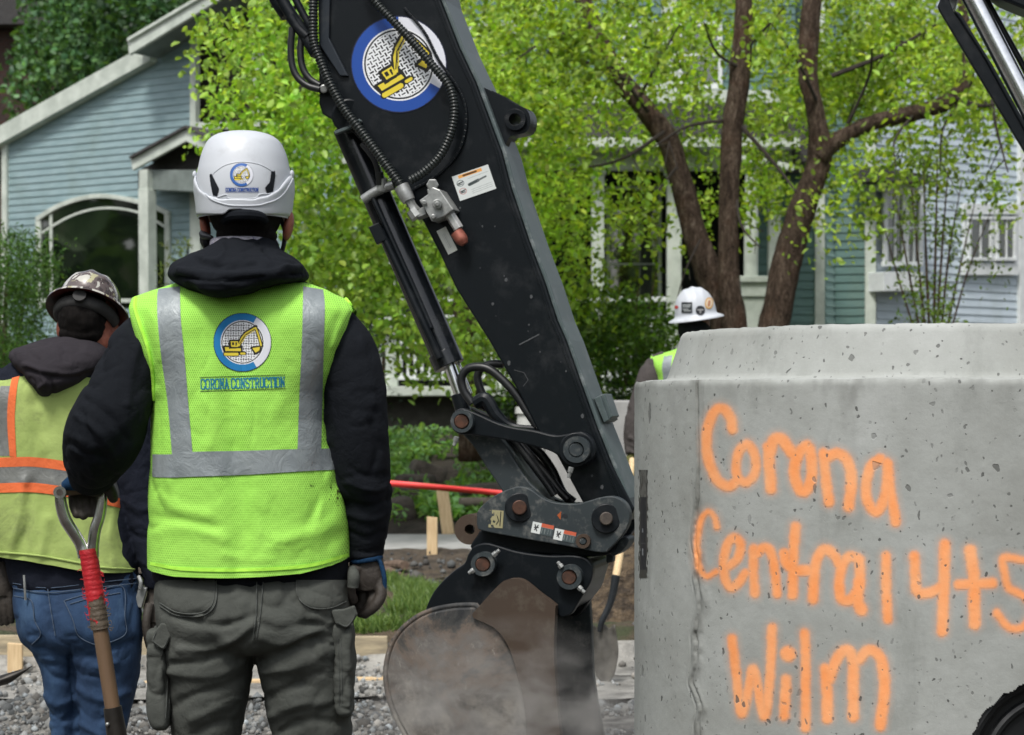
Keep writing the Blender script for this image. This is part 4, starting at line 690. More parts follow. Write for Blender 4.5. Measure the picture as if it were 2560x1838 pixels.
# lettering, sprayed strokes traced on the curved wall
a5 = lambda pts: [(1500+x/2.14, 650+y/2.14) for x, y in pts]; a6 = lambda pts: [(1500+x/2.14, 1200+y/2.14) for x, y in pts]
ST = [(a5([(708, 905), (700, 850), (665, 800), (625, 800), (592, 850), (572, 930), (570, 1010), (590, 1100), (630, 1180), (690, 1212), (740, 1175)]), 13), (a5([(785, 985), (745, 1020), (728, 1090), (738, 1165), (785, 1190), (828, 1140), (830, 1060), (805, 1000), (785, 985)]), 12),
 (a5([(900, 1000), (905, 1100), (915, 1225)]), 14), (a5([(908, 1030), (930, 965), (970, 960), (1010, 1010), (1045, 1050)]), 15), (a5([(1105, 995), (1060, 1040), (1038, 1130), (1060, 1215), (1095, 1238), (1128, 1180), (1133, 1080), (1118, 1010), (1095, 1000)]), 14),
 (a5([(1195, 1035), (1205, 1150), (1225, 1295)]), 13), (a5([(1210, 1060), (1270, 1035), (1325, 1080), (1345, 1180), (1330, 1320)]), 14), (a5([(1500, 1065), (1445, 1110), (1422, 1220), (1440, 1310), (1485, 1345), (1525, 1260), (1538, 1150), (1535, 1085)]), 13), (a5([(1540, 1090), (1548, 1200), (1570, 1320), (1582, 1400)]), 13),
 (a6([(625, 252), (612, 200), (580, 172), (545, 205), (525, 290), (520, 390), (530, 470), (570, 515), (622, 490)]), 8), (a6([(690, 460), (735, 420), (752, 350), (722, 310), (685, 340), (662, 430), (668, 520), (700, 575), (745, 545), (775, 500)]), 12),
 (a6([(820, 370), (820, 480), (828, 608)]), 12), (a6([(830, 400), (880, 362), (920, 400), (935, 500), (948, 608)]), 12), (a6([(1045, 250), (1035, 400), (1030, 615)]), 13), (a6([(985, 395), (995, 440), (1040, 480), (1110, 485)]), 14), (a6([(1140, 640), (1145, 520), (1158, 430), (1200, 372), (1250, 400), (1280, 450)]), 13),
 (a6([(1380, 420), (1330, 412), (1292, 470), (1280, 560), (1292, 635), (1340, 640), (1388, 560), (1388, 430)]), 13), (a6([(1388, 540), (1378, 640), (1400, 695)]), 15), (a6([(1530, 408), (1530, 560), (1540, 745)]), 12), (a6([(1682, 410), (1688, 520), (1700, 600), (1770, 602), (1840, 560)]), 13), (a6([(1845, 345), (1840, 560), (1830, 810)]), 14),
 (a6([(1980, 378), (2000, 520), (2005, 770)]), 15), (a6([(1920, 560), (2000, 556), (2100, 552)]), 13), (a6([(2330, 440), (2268, 430), (2160, 418), (2165, 500), (2190, 580), (2268, 622), (2310, 700), (2265, 785), (2190, 790), (2122, 712)]), 10),
 (a6([(705, 850), (730, 1050), (758, 1250), (798, 1100), (820, 1010), (848, 1130), (880, 1265), (905, 1100), (915, 950), (920, 792)]), 12), (a6([(1005, 928), (1007, 934)]), 19), (a6([(995, 1068), (985, 1262)]), 13), (a6([(1095, 820), (1100, 1000), (1100, 1325)]), 12),
 (a6([(1215, 1275), (1215, 1150), (1205, 1010)]), 14), (a6([(1225, 1070), (1270, 950), (1320, 912), (1352, 960), (1355, 1100), (1355, 1268)]), 14), (a6([(1385, 960), (1440, 912), (1500, 955), (1522, 1100), (1500, 1315)]), 14)]
n1, n2 = nth, nz_; ZL = ZZ2; X, Y = cylxy(TH, rad+.0005); lx, ly = proj(np.stack([X.ravel(), Y.ravel(), ZL.ravel()], 1)); al = np.zeros(len(lx))
wb = (vnoise(np.stack([lx*.08, ly*.08, lx*0], 1), 2)-.5)*3
for pts, w in ST:
    x0, x1 = min(p[0] for p in pts)-40, max(p[0] for p in pts)+40; y0, y1 = min(p[1] for p in pts)-40, max(p[1] for p in pts)+40; s = (lx > x0) & (lx < x1) & (ly > y0) & (ly < y1)
    if not s.any(): continue
    d = segd(lx[s], ly[s], [tuple(v) for v in cr(pts, len(pts)*5)] if len(pts) > 2 else pts)+wb[s]; core = 1/(1+np.exp((d-w-.5)/2.2)); halo = .3*np.exp(-np.clip(d-w, 0, None)/6.0); al[s] = np.maximum(al[s], np.maximum(core, halo*(d < w+26)))
q = np.arange(n1*n2).reshape(n2, n1); Fc = np.stack([q[:-1, :-1], q[:-1, 1:], q[1:, 1:], q[1:, :-1]], -1).reshape(-1, 4); Fc = Fc[al[Fc].min(1) > .45]; used = np.unique(Fc); mp_ = -np.ones(n1*n2, int); mp_[used] = np.arange(len(used))
al = np.where(al < .02, 0, al); ca = BAR.data.color_attributes.new('Col', 'FLOAT_COLOR', 'POINT'); ca.data.foreach_set('color', np.stack([al, grime, al*0, al*0+1], 1).astype(np.float32).ravel()); lo = mesh('spray_paint_lettering', np.stack([X.ravel(), Y.ravel(), ZL.ravel()], 1)[used], mp_[Fc], SPRAY, PT, True); lo['label'] = 'orange sprayed words Corona Central 14+5 Wilm'
ca = lo.data.color_attributes.new('Col', 'FLOAT_COLOR', 'POINT'); ca.data.foreach_set('color', np.stack([al[used], grime[used], al[used]*0, al[used]*0+1], 1).astype(np.float32).ravel())
# rubber boot in the side opening, narrow recessed steel strip on the left flank
cylT = bvh(PT.children[0]); pt0 = Vector((PC.x+.03*0, 0, 0)); hc = P(HC[0], HC[1], 4.09); n_ = Vector((hc.x-PC.x, hc.y-PC.y, 0)).normalized(); tx = Vector((-n_.y, n_.x, 0)); mb = MB()
for rr_, dep, tr_ in ((.188, -.02, .013), (.168, -.045, .016), (.145, -.03, .012)):
    mb.tube([hc+tx*math.cos(k*math.pi/18)*rr_+Vector((0, 0, math.sin(k*math.pi/18)*rr_))+n_*dep for k in range(37)], tr_, 10, res=73)
mb.cyl(hc-n_*.03, hc-n_*.25, .2, .2, 48); mb.build('rubber_boot', RUBBER, PT, True)
im = Img(26, 190, .12); xx, yy = im.X/.12, im.Y; nn = vnoise(np.stack([im.X.ravel()*60, im.Y.ravel()*14, im.X.ravel()*0], 1), 3).reshape(xx.shape)
im.put((np.abs(xx) < .62+nn*.5), (58, 58, 56)); im.put((np.abs(xx) < .45+nn*.25) & (yy < .5) & (yy > -.85), (14, 17, 30)); im.put((np.abs(xx+.1) < .12) & (np.abs(yy+.12) < .04), (120, 125, 130)); im.put((np.abs(xx+.1) < .1) & (np.abs(yy+.52) < .06), (130, 135, 140)); im.put((np.abs(yy+.36) < .012) & (np.abs(xx) < .5), (60, 62, 66)); im.put((yy > .5) & (nn > .45) & (np.abs(xx) < .7), (95, 95, 92))
decal('lifting_slot', cylT, 1608, 1310, 12, 135, im, ATTR('slot_marks', .45), PT, 0, .003)
# ------------------------------------------------ excavator
E = Pl(1200, 6.25, -15)
EX = thing('excavator', 'black excavator arm with round blue emblem, hoses and digging bucket', 'excavator', E.pt(1300, 2080, 0))
Z2 = lambda l: [(650+x/2.713, y/2.713) for x, y in l]; Z3 = lambda l: [(900+x/2.96, 850+y/2.96) for x, y in l]; Z4 = lambda l: [(900+x/2.769, 1250+y/2.769) for x, y in l]; ZF = lambda l: [(680+x/4.934, y/4.934) for x, y in l]; ZH = lambda l: [(890+x/5.67, 420+y/5.67) for x, y in l]
arm = [(1586, 1272), (1572, 1300), (1500, 1330), (1470, 1290), (1454, 1252), (1393, 1140), (1342, 1073), (1299, 985), (1221, 850), (1140, 722), (1100, 636), (1059, 556), (1000, 470), (945, 398), (880, 330), (827, 298), (805, 285), (797, 260), (797, 217), (795, 120), (800, 0), (806, -200), (820, -520), (1040, -520), (1060, -200), (1100, 0), (1148, 122), (1188, 206), (1254, 383), (1277, 472), (1322, 604), (1361, 708), (1391, 800), (1413, 850), (1437, 918), (1488, 1060), (1525, 1154)]
mb = MB(); mb.plate(E, arm, 0, .2); armo = mb.build('arm', BLACKP, EX, bevel=.006); 
# scuffed top plate of the box section; sky light on it goes into the paler paint
rt = [(1060, -200), (1100, 0), (1148, 122), (1188, 206), (1254, 383), (1277, 472), (1322, 604), (1361, 708), (1391, 800), (1413, 850), (1437, 918), (1488, 1060), (1525, 1154), (1572, 1276)]
mb = MB(); p0 = [E.pt(x+2, y, -.006) for x, y in rt]; V = []; 
for v in p0: V += [v, v+E.t*.014, v+E.t*.014-E.n*.188, v-E.n*.188]
Fc = [(4*i+a, 4*i+(a+1) % 4, 4*i+4+(a+1) % 4, 4*i+4+a) for i in range(len(p0)-1) for a in range(4)]+[(3, 2, 1, 0), tuple(4*(len(p0)-1)+k for k in range(4))]; mesh('arm_top_plate', V, Fc, EDGEP, EX, bevel=.004)
mb = MB(); mb.ribbon(E, [(x-13, y) for x, y in rt], 5, .004, .006); mb.build('weld_seam', BLACKP, EX, bevel=.001)
lug = spl([(1178, 196), (1207, 217), (1254, 240), (1295, 264), (1318, 276), (1326, 302), (1318, 328), (1298, 336), (1278, 340), (1266, 356), (1262, 378), (1268, 398), (1240, 330)], 60)
mb = MB(); mb.plate(E, lug, -.03, .045, 0, [circ(1287, 299, 15)]); mb.plate(E, [(x+8, y+2) for x, y in lug], -.13, .045, 0, [circ(1295, 301, 15)]); mb.build('lug', BLACKP, EX, bevel=.005)
mb = MB()
for k in range(28): a, b = k*2*math.pi/28, (k+1)*2*math.pi/28; mb.plate(E, [(1287+27*math.cos(a), 299+27*math.sin(a)), (1287+27*math.cos(b), 299+27*math.sin(b)), (1287+15*math.cos(b), 299+15*math.sin(b)), (1287+15*math.cos(a), 299+15*math.sin(a))], -.014, .13)
mb.build('lug_bushing', BLACKP, EX, bevel=.001)
mb = MB(); mb.plate(E, [(1499, 988), (1512, 984), (1532, 1042), (1520, 1050)], -.05, .1); mb.plate(E, [(1484, 996), (1500, 988), (1522, 1050), (1510, 1058)], -.03, .14); mb.build('wear_pad', EDGEP, EX, bevel=.003)
# left band, the curved edge's light put into its blue-grey, and oval boss behind the emblem
mb = MB(); mb.plate(E, [(806, -200), (824, 0), (822, 95), (870, 190), (850, 190), (797, 110), (795, 0), (790, -200)], .012, .012); mb.build('lit_edge_band', painted('lit_edge_blue_grey', (.02, .026, .034), (.028, .034, .042), amt=.3), EX, bevel=.003)
mb = MB(); mb.ribbon(E, [(1010, 20), (1060, 80), (1096, 150), (1150, 230), (1165, 300), (1145, 380), (1090, 440), (1030, 475)], 7, .01, .01, res=40); mb.build('cable_channel', BLACKP, EX, bevel=.002)
# bucket cylinder
def cyl_px(name, a, b, ra, Y, mat, par, rb=None, n=32): mb = MB(); mb.cyl(P(*a, Y), P(*b, Y+(b[0]-a[0])/F*Y*-.26), ra*Y/F, (rb or ra)*Y/F, n); return mb.build(name, mat, par, True)
def EP(px, py, off): return E.pt(px, py, off)
def ecyl(name, a, b, r, off, mat, par=EX, r2=None, off2=None, n=32):
    mb = MB(); A_ = EP(*a, off); B_ = EP(*b, off if off2 is None else off2); mb.cyl(A_, B_, r*A_.y/F, (r2 or r)*A_.y/F, n); return mb.build(name, mat, par, True, bevel=.002, sharp=30)
bc = ecyl('bucket_cylinder', (868, 318), (1123, 908), 37, -.1, GLOSSB)
ecyl('cylinder_gland', (1108, 880), (1124, 916), 40, -.1, GLOSSB, bc); ecyl('cylinder_rod', (1121, 905), (1156, 1004), 15, -.1, CHROME, bc); ecyl('rod_eye', (1146, 985), (1162, 1040), 20, -.1, BLACKP, bc); ecyl('rod_side_bar', (1135, 880), (1178, 985), 4, -.16, CHROME, bc)
mb = MB(); mb.tube([EP(950, 575, -.02), EP(982, 640, -.02), EP(1055, 800, -.02), EP(1098, 895, -.03)], .012, 12); mb.tube([EP(925, 480, -.03), EP(955, 545, -.03), EP(1030, 710, -.03), EP(1078, 820, -.03)], .008, 12); mb.build('hydraulic_tube', BLACKP, bc, True)
mb = MB(); mb.cyl(EP(872, 290, .0), EP(872, 290, -.22), .055, n=40); mb.build('cylinder_pivot', BLACKP, EX, True, bevel=.006)
mb = MB(); mb.ribbon(E, [(836, 332), (872, 318), (900, 300)], 8, .02, .02); mb.build('pivot_band', EDGEP, EX, bevel=.002)
mb = MB(); mb.tube([EP(x, y, -.03) for x, y in ((908, 500), (935, 482), (960, 470), (985, 462))], .016, 12); mb.tube([EP(957, 445, -.02), EP(954, 475, -.03)], [.014, .02], 12)
mb.build('pipe_clamp', STEEL, bc, True)
mb = MB(); mb.tube([EP(905, 360, -.01), EP(935, 400, 0), EP(948, 440, -.01)], .009, 10); mb.tube([EP(948, 430, -.01), EP(951, 462, -.02)], .013, 10); mb.build('cylinder_hose', RUBBER, bc, True)
mb = MB(); mb.box(EP(945, 585, -.02), (.018, .02, .03), Matrix.Rotation(R(-25), 3, 'Y')); mb.build('tube_bracket', BLACKP, bc, bevel=.002)
# corrugated hoses over the side of the arm
def chose(name, pts, r, off, mat=HOSER, par=EX, pitch=8.4):
    a = cr(pts, 400); L = np.concatenate([[0], np.cumsum(np.hypot(*np.diff(a, axis=0).T))]); n = int(L[-1]/1.35); q = np.stack([np.interp(np.linspace(0, L[-1], n), L, a[:, k]) for k in (0, 1)], 1); mb = MB(); ph = np.linspace(0, L[-1], n)/pitch*2*math.pi
    mb.tube([EP(x, y, off) for x, y in q], [r*6.2/F*(1+.13*math.sin(t)) for t in ph], 14, res=n); return mb.build(name, mat, par, True, sharp=180)
hr = M('ribbed_hose'); HOSE = hr.set((.014, .018, .017), .33)
chose('corrugated_hose', [(788, -120), (786, -40), (784, 0), (783, 70), (786, 110), (800, 150), (828, 215), (862, 275), (900, 325), (945, 385), (985, 440), (1002, 462)], 11.5, .035, HOSE)
chose('corrugated_hose', [(905, -60), (935, 0), (985, 55), (1040, 115), (1082, 165), (1122, 215), (1136, 270), (1128, 330), (1100, 390), (1060, 430), (1025, 452)], 10.5, .045, HOSE)
mb = MB(); mb.tube([EP(*p, .03) for p in ((731, 68), (727, 120), (731, 165), (745, 195), (770, 215), (800, 224))], .011, 12); mb.tube([EP(*p, .02) for p in ((755, 85), (751, 130), (757, 170), (775, 198), (800, 214))], .011, 12); mb.build('hose_pair', RUBBER, EX, True)
mb = MB(); mb.tube([EP(*p, .02) for p in ((690, -30), (720, 25), (760, 85), (790, 135))], .02, 12); mb.tube([EP(*p, .02) for p in ((725, -30), (750, 20), (783, 80))], .012, 12); mb.tube([EP(*p, -.05) for p in ((672, -40), (700, 10), (720, 38))], .026, 12); mb.tube([EP(*p, .03) for p in ((726, 42), (745, 70), (768, 92))], [.018, .016, .014], 12); mb.build('rigid_hydraulic_pipes', BLACKP, EX, True)
mb = MB(); mb.cyl(EP(810, 222, .0), EP(810, 222, .03), .014); mb.build('hose_bolt', STEEL, EX, True, bevel=.004)
mb = MB(); q = ZH([(640, 260), (700, 370), (750, 470)]); mb.tube([EP(*p, .035) for p in q], [.024, .024, .021], 20); q = ZH([(750, 450), (800, 540), (850, 620)]); mb.tube([EP(*p, .035) for p in q], [.016, .014, .018], 6); q = ZH([(810, 640), (900, 700)]); mb.tube([EP(*p, .035) for p in ZH([(800, 600), (870, 700)])], .022, 8); mb.tube([EP(*p, .035) for p in ZH([(870, 670), (1000, 620)])], .018, 6); mb.build('hose_coupling', STEEL, EX, True, sharp=30)
vp = ZH([(895, 460), (1020, 370), (1000, 300), (1090, 270), (1190, 310), (1380, 590), (1240, 690), (1070, 760), (1040, 700)])
mb = MB(); mb.plate(E, vp, .075, .075); mb.cyl(EP(*ZH([(1085, 240)])[0], .04), EP(*ZH([(1085, 240)])[0], .075), .02, n=6)
for p in ZH([(965, 490), (1095, 690)]): mb.cyl(EP(*p, .07), EP(*p, .088), .009, n=6)
vc = ZH([(1150, 510)])[0]; mb.cyl(EP(*vc, .07), EP(*vc, .1), .015, n=20); mb.cyl(EP(*vc, .1), EP(*vc, .108), .009, n=6); mb.build('valve_block', STEEL, EX, bevel=.003)
mb = MB(); mb.tube([EP(*p, .04) for p in ZH([(1330, 660), (1460, 870)])], .017, 6); mb.build('valve_outlet', simple('bright_nickel', (.62, .62, .6), (.5, .5, .48), 40, .35, .5), EX, bevel=.002)
mb = MB(); mb.tube([EP(*p, .04) for p in ZH([(1425, 910), (1500, 1020), (1540, 1080)])], [.0205, .0205, .012], 20); mb.build('copper_cap', COPPER, EX, True, sharp=30)
DM = ATTR('printed_decal', .4)
im = Img(60, 90, .6); im.put(im.X > -9, (200, 203, 196))
for k in (-.18, 0, .16): im.stroke([(k, -.6), (k, .6)], .012, (120, 122, 118))
decal('tag_plate', None, *ZH([(1290, 1030)])[0], 13, 33, im, DM, EX, 27, plane=E, off=.002)
decal('round_emblem', None, 997, 161, 120, 122, emblem(230, (28, 74, 158)), DM, EX, 30, plane=E, off=.0016)
im = Img(150, 120, 1.25); im.put(im.X > -9, (205, 210, 208)); im.put((im.Y > .68) & (im.Y < .93) & (np.abs(im.X+.05) < .8), (224, 160, 84)); im.stroke([(-.5, .8), (.35, .8)], .07, (90, 60, 30))
for yy_ in (-.35, .3): im.put(np.hypot(im.X+.85, im.Y-yy_) < .25, (60, 80, 80) if yy_ > 0 else (170, 100, 95)); im.put(np.hypot(im.X+.85, im.Y-yy_) < .21, (205, 210, 208)); im.stroke([(-1, yy_), (-.7, yy_+.05)], .05, (50, 55, 55)); im.stroke([(-.98, yy_-.1), (-.74, yy_-.1)], .04, (70, 75, 75))
im.stroke([(-.3, -.02), (.3, .08)], .12, (60, 68, 68)); im.stroke([(.3, .08), (.85, .18)], .07, (95, 100, 100))
for k in (-.75, -.6, -.45, .45): im.stroke([(-.3, k), (1.1, k+.05)], .018, (160, 166, 164))
decal('warning_label', None, 1185, 457, 48, 32, im, DM, EX, 19, plane=E, off=.0016)
# linkage, coupler, bucket: plates traced in the working plane
def eplate(name, shapes, mat, bevel=.005, par=EX, m=0):
    mb = MB()
    for pts, off, th in shapes: mb.plate(E, pts, off, th)
    return mb.build(name, mat, par, bevel=bevel)
link1 = spl(Z3([(665, 600), (690, 540), (750, 505), (830, 530), (900, 560), (1010, 610), (1130, 645), (1290, 670), (1440, 705), (1560, 690), (1640, 680), (1710, 730), (1740, 820), (1710, 890), (1640, 930), (1560, 920), (1500, 880), (1400, 820), (1250, 780), (1100, 745), (950, 720), (830, 705), (750, 700), (690, 670)]), 90)
eplate('link_arm', [(link1, .06, .035)], BLACKP); eplate('link_arm', [([(x+14, y-4) for x, y in link1], -.225, .035)], BLACKP)
l2 = spl(Z3([(760, 700), (880, 690), (1010, 700), (1060, 760), (1200, 980), (1260, 1060), (1320, 1120), (1350, 1220), (1250, 1340), (1130, 1300), (1050, 1120), (920, 920), (840, 790)]), 70)
eplate('tilt_link', [(l2, .0, .16)], GRIMEP)
def boss(name, c, r, off, ln, mat, par=EX, n=36):
    mb = MB(); mb.cyl(EP(*c, off), EP(*c, off-ln), r*6.25/F, n=n); return mb.build(name, mat, par, True, bevel=.003, sharp=30)
def ringb(name, c, r0, r1, off, ln, mat):
    mb = MB()
    for k in range(32):
        a, b = k*math.pi/16, (k+1)*math.pi/16; mb.plate(E, [(c[0]+r1*math.cos(a), c[1]+r1*math.sin(a)), (c[0]+r1*math.cos(b), c[1]+r1*math.sin(b)), (c[0]+r0*math.cos(b), c[1]+r0*math.sin(b)), (c[0]+r0*math.cos(a), c[1]+r0*math.sin(a))], off, ln)
    return mb.build(name, mat, EX, True, sharp=30)
def pin(c, r0, r1, off, mat=PINR, bolt=None):
    ringb('pin_collar', c, r0+1.5, r1, off, .04, GRIMEP); b = boss('pin', c, r0, off-.004, .25, mat)
    if bolt:
        for bx, by in bolt: mb = MB(); mb.cyl(EP(c[0]+bx, c[1]+by, off+.002), EP(c[0]+bx*1.3, c[1]+by*1.3, off+.002), .009, n=6); mb.cyl(EP(c[0]+bx*1.3, c[1]+by*1.3, off+.002), EP(c[0]+bx*1.6, c[1]+by*1.6, off+.002), .006, n=12); mb.build('pin_bolt', STEEL, b, bevel=.001)
pa, pb = Z3([(752, 603)])[0], Z3([(1600, 812)])[0]; pin(pa, 18, 28, .085, PINR, [(-12, 38)]); pin(pb, 18, 33, .085, GRIMEP, [(-12, 44)]); boss('link_boss', pb, 42, .068, .05, BLACKP)
cp = spl(Z3([(862, 1335), (868, 1275), (900, 1230), (985, 1160), (1080, 1112), (1180, 1085), (1270, 1110), (1350, 1168), (1450, 1205), (1600, 1212), (1700, 1188), (1790, 1163), (1880, 1160), (1955, 1200), (1992, 1270), (1990, 1350), (1950, 1430), (1850, 1540), (1780, 1572), (1500, 1520), (1200, 1468), (905, 1412), (868, 1380)]), 90)
eplate('coupler', [(cp, .1, .04), ([(x+22, y-3) for x, y in cp], -.2, .04)], GRIMEP, .006)
eplate('coupler_body', [(spl(Z3([(880, 1420), (1000, 1350), (1500, 1380), (1880, 1480), (1800, 1600), (1300, 1580), (840, 1560)]), 40), .05, .26)], BLACKP)
pc_, pd = Z3([(1180, 1240)])[0], Z3([(1822, 1322)])[0]; boss('coupler_boss', pc_, 36, .108, .05, BLACKP); boss('coupler_boss', pd, 36, .108, .05, BLACKP); boss('pin', pc_, 18, .125, .3, PINR); boss('pin', pd, 16, .125, .3, simple('dull_pin', (.12, .1, .08), (.06, .05, .045), 40, .6, .4)); 
c3 = Z3([(1650, 1490)])[0]; ringb('shackle_ring', c3, 10, 18, .112, .02, RUST); boss('lock_pin', c3, 9, .11, .02, GRIMEP)
def lab(c, hx, hy, rot, kind, name):
    im = Img(90, 45, 2.0)
    if kind == 0:
        im.put(im.X > -9, (150, 158, 152)); im.put(im.X < -.3, (214, 218, 216)); im.put((im.X > -.3) & (im.Y > .35), (196, 96, 70)); im.put((im.X > -.3) & (im.Y < .3), (74, 84, 86))
        for k in (-.05, .5, 1.1, 1.6): im.stroke([(k, -.7), (k, .1)], .04, (150, 156, 154))
        for a in ([(-1.5, .5), (-1, -.5)], [(-.9, .5), (-1.4, -.4)], [(-1.5, 0), (-.8, .1)]): im.stroke(a, .1, (20, 22, 24))
    else:
        im.put((vnoise(np.stack([im.X.ravel()*3, im.Y.ravel()*4, im.X.ravel()*0], 1), 4).reshape(im.X.shape) > .35-.3*im.X), (158, 152, 116)); im.stroke([(1.3, .8), (1.3, -.7)], .12, (30, 30, 26)); im.stroke([(.5, .3), (.9, -.2), (.4, -.6)], .1, (40, 40, 34))
    decal(name, None, *c, hx, hy, im, DM, EX, rot, plane=E, off=.1012)
lab(Z3([(1350, 1400)])[0], 27, 14, -12, 0, 'warning_label'); lab(Z3([(1515, 1450)])[0], 27, 14, -12, 0, 'warning_label'); lab(Z3([(1000, 1325)])[0], 20, 22, -4, 1, 'worn_label')
im = Img(60, 30, 2); im.put((im.X+.9 > np.abs(im.Y)*.8) & (im.X < -.1), (165, 85, 45)); im.put(np.hypot(im.X-.7, im.Y*1.3) < .6, (40, 42, 46)); decal('stamped_mark', None, *Z3([(1490, 1300)])[0], 24, 11, im, DM, EX, -5, plane=E, off=.1012)
# hook and lower ears of the bucket
hk = Z4([(748, 205)])[0]; ringb('coupler_hook', (hk[0]+4, hk[1]), 13, 38, .02, .1, RUST)
eplate('coupler_latch', [(spl(Z3([(1840, 1560), (1930, 1470), (1975, 1460), (1985, 1500), (1940, 1560), (1870, 1600)]), 30), .04, .1), (Z4([(1700, 370), (1750, 370), (1750, 430), (1705, 440)]), .0, .04)], GRIMEP)
ear = spl(Z4([(745, 380), (790, 320), (870, 297), (960, 318), (1100, 358), (1300, 384), (1480, 384), (1570, 410), (1610, 470), (1600, 560), (1555, 640), (1500, 730), (1460, 790), (1400, 812), (1330, 790), (1100, 760), (800, 780), (560, 790), (452, 800), (480, 690), (545, 590), (650, 490), (720, 440)]), 100)
eplate('bucket_ear', [(ear, .085, .035)], BLACKP, .005); eplate('bucket_ear', [([(x+26, y-2) for x, y in ear], -.2, .035)], BLACKP, .005)
pe, pf = Z4([(850, 445)])[0], Z4([(1448, 535)])[0]; pin(pe, 18, 30, .115, PINR, [(-22, 14), (26, -22)]); pin(pf, 18, 31, .115, PINR, [(24, 24), (-18, -24)])
side = [(x, y) for x, y in Z4([(790, 745), (850, 838), (940, 900), (1000, 968), (1045, 1060), (1090, 1210), (1120, 1340), (1145, 1480), (1152, 1628), (1150, 1850), (1120, 2050), (900, 2080), (600, 2000), (450, 1860), (335, 1640), (270, 1520), (228, 1420), (200, 1310), (190, 1200), (205, 1090), (245, 980), (310, 895), (400, 825), (500, 780), (640, 752)])]
side = spl(side, 110); eplate('bucket_side', [(side, .112, .03)], BUCKET, .006)
eplate('bucket_cutter_plate', [(spl(Z4([(800, 762), (960, 590), (1020, 552), (1080, 545), (1140, 565), (1240, 645), (1345, 725), (1352, 760), (1342, 1000), (1352, 1250), (1372, 1500), (1400, 1750), (1440, 2050), (1130, 2050), (1152, 1628), (1145, 1480), (1120, 1340), (1090, 1210), (1045, 1060), (1000, 968), (940, 895), (860, 850), (790, 820), (778, 790)]), 120), .128, .034)], RUST, .005)
far = Z4([(1350, 800), (1490, 720), (1585, 620), (1590, 700), (1602, 900), (1612, 1200), (1640, 1400), (1682, 1628), (1740, 2050), (1300, 2050)])
eplate('bucket_far_side', [(far, -.24, .03), ([(x+110, y) for x, y in side[:70]], -.3, .02)], GRIMEP, .004)
V = []; bk = [p for p in side if p[0] < 1150]; bs = sorted([i for i, p in enumerate(side) if True], key=lambda i: i); run = side[40:]+side[:3]
for x, y in run: V += [E.pt(x, y, .1), E.pt(x, y, .1)-E.n*.42]
mesh('bucket_shell', V, [(2*i, 2*i+1, 2*i+3, 2*i+2) for i in range(len(run)-1)], BUCKET, EX, True).modifiers.new('s', 'SOLIDIFY').thickness = .015
eplate('bucket_top_block', [(spl(Z4([(1250, 480), (1590, 420), (1595, 560), (1540, 680), (1420, 780), (1280, 800)]), 40), .02, .22)], BLACKP)
# hoses of the coupler
def thin(pts, off, r, wob=0): return [EP(x, y, off) for x, y in pts], r
mb = MB()
for pts, off, r in ((Z3([(830, 470), (770, 380), (750, 290), (790, 220), (870, 200), (960, 220), (1060, 300), (1150, 400), (1230, 520), (1310, 640)]), -.02, .0135), (Z3([(1060, 180), (970, 180), (900, 210), (870, 270), (890, 360), (930, 440), (1000, 520), (1080, 620), (1180, 760), (1300, 900), (1400, 1020), (1480, 1120), (1540, 1180)]), -.1, .013), (Z3([(870, 470), (960, 520), (1040, 640), (1150, 760), (1260, 900), (1380, 1060), (1440, 1150)]), -.06, .0125), (Z3([(1240, 700), (1250, 760), (1350, 860), (1430, 980), (1500, 1130), (1580, 1200)]), -.14, .0145)):
    p, r = thin(pts, off, r, .8); mb.tube(p, r, 12, res=len(p)*8)
mb.build('coupler_hose', RUBBER, EX, True)
mb = MB(); mb.tube([EP(*p, -.02) for p in Z3([(850, 470), (930, 440), (1010, 560), (1120, 640), (1300, 660)])], [.02, .022, .02, .012, .01], 10); mb.build('hose_guard', BLACKP, EX, True)
# boom and its cylinder at the upper right (same machine, nearer the camera)
eplate('boom', [([(780, -560), (900, -820), (1300, -940), (2300, -560), (2820, -60), (2760, 130), (2560, 22), (2496, -4), (1900, -420), (1250, -660), (1060, -480)], -.02, .16)], BLACKP, .01)
eplate('boom_cylinder_guard', [([(2343, 17), (2362, -30), (2383, 27), (2420, 72), (2464, 147), (2560, 317), (2760, 660), (2720, 690), (2560, 378), (2410, 130)], -.02, .05), ([(2383, 24), (2400, 32), (2480, 160), (2562, 305), (2760, 640), (2752, 650), (2556, 318), (2464, 150)], -.012, .03)], BLACKP, .004)
ecyl('boom_cylinder_rod', (2402, -60), (2640, 400), 25, -.03, CHROME); ecyl('boom_cylinder', (2250, -360), (2415, -25), 42, -.03, BLACKP); eplate('rod_bracket', [([(2345, -20), (2400, -20), (2385, 24), (2362, 18), (2350, 8)], -.06, .04)], STEEL, .003)
mb = MB(); mb.tube([EP(2455, -20, -.14), EP(2560, 168, -.14), EP(2760, 520, -.14)], .009, 10); mb.build('boom_pipe', BLACKP, EX, True)
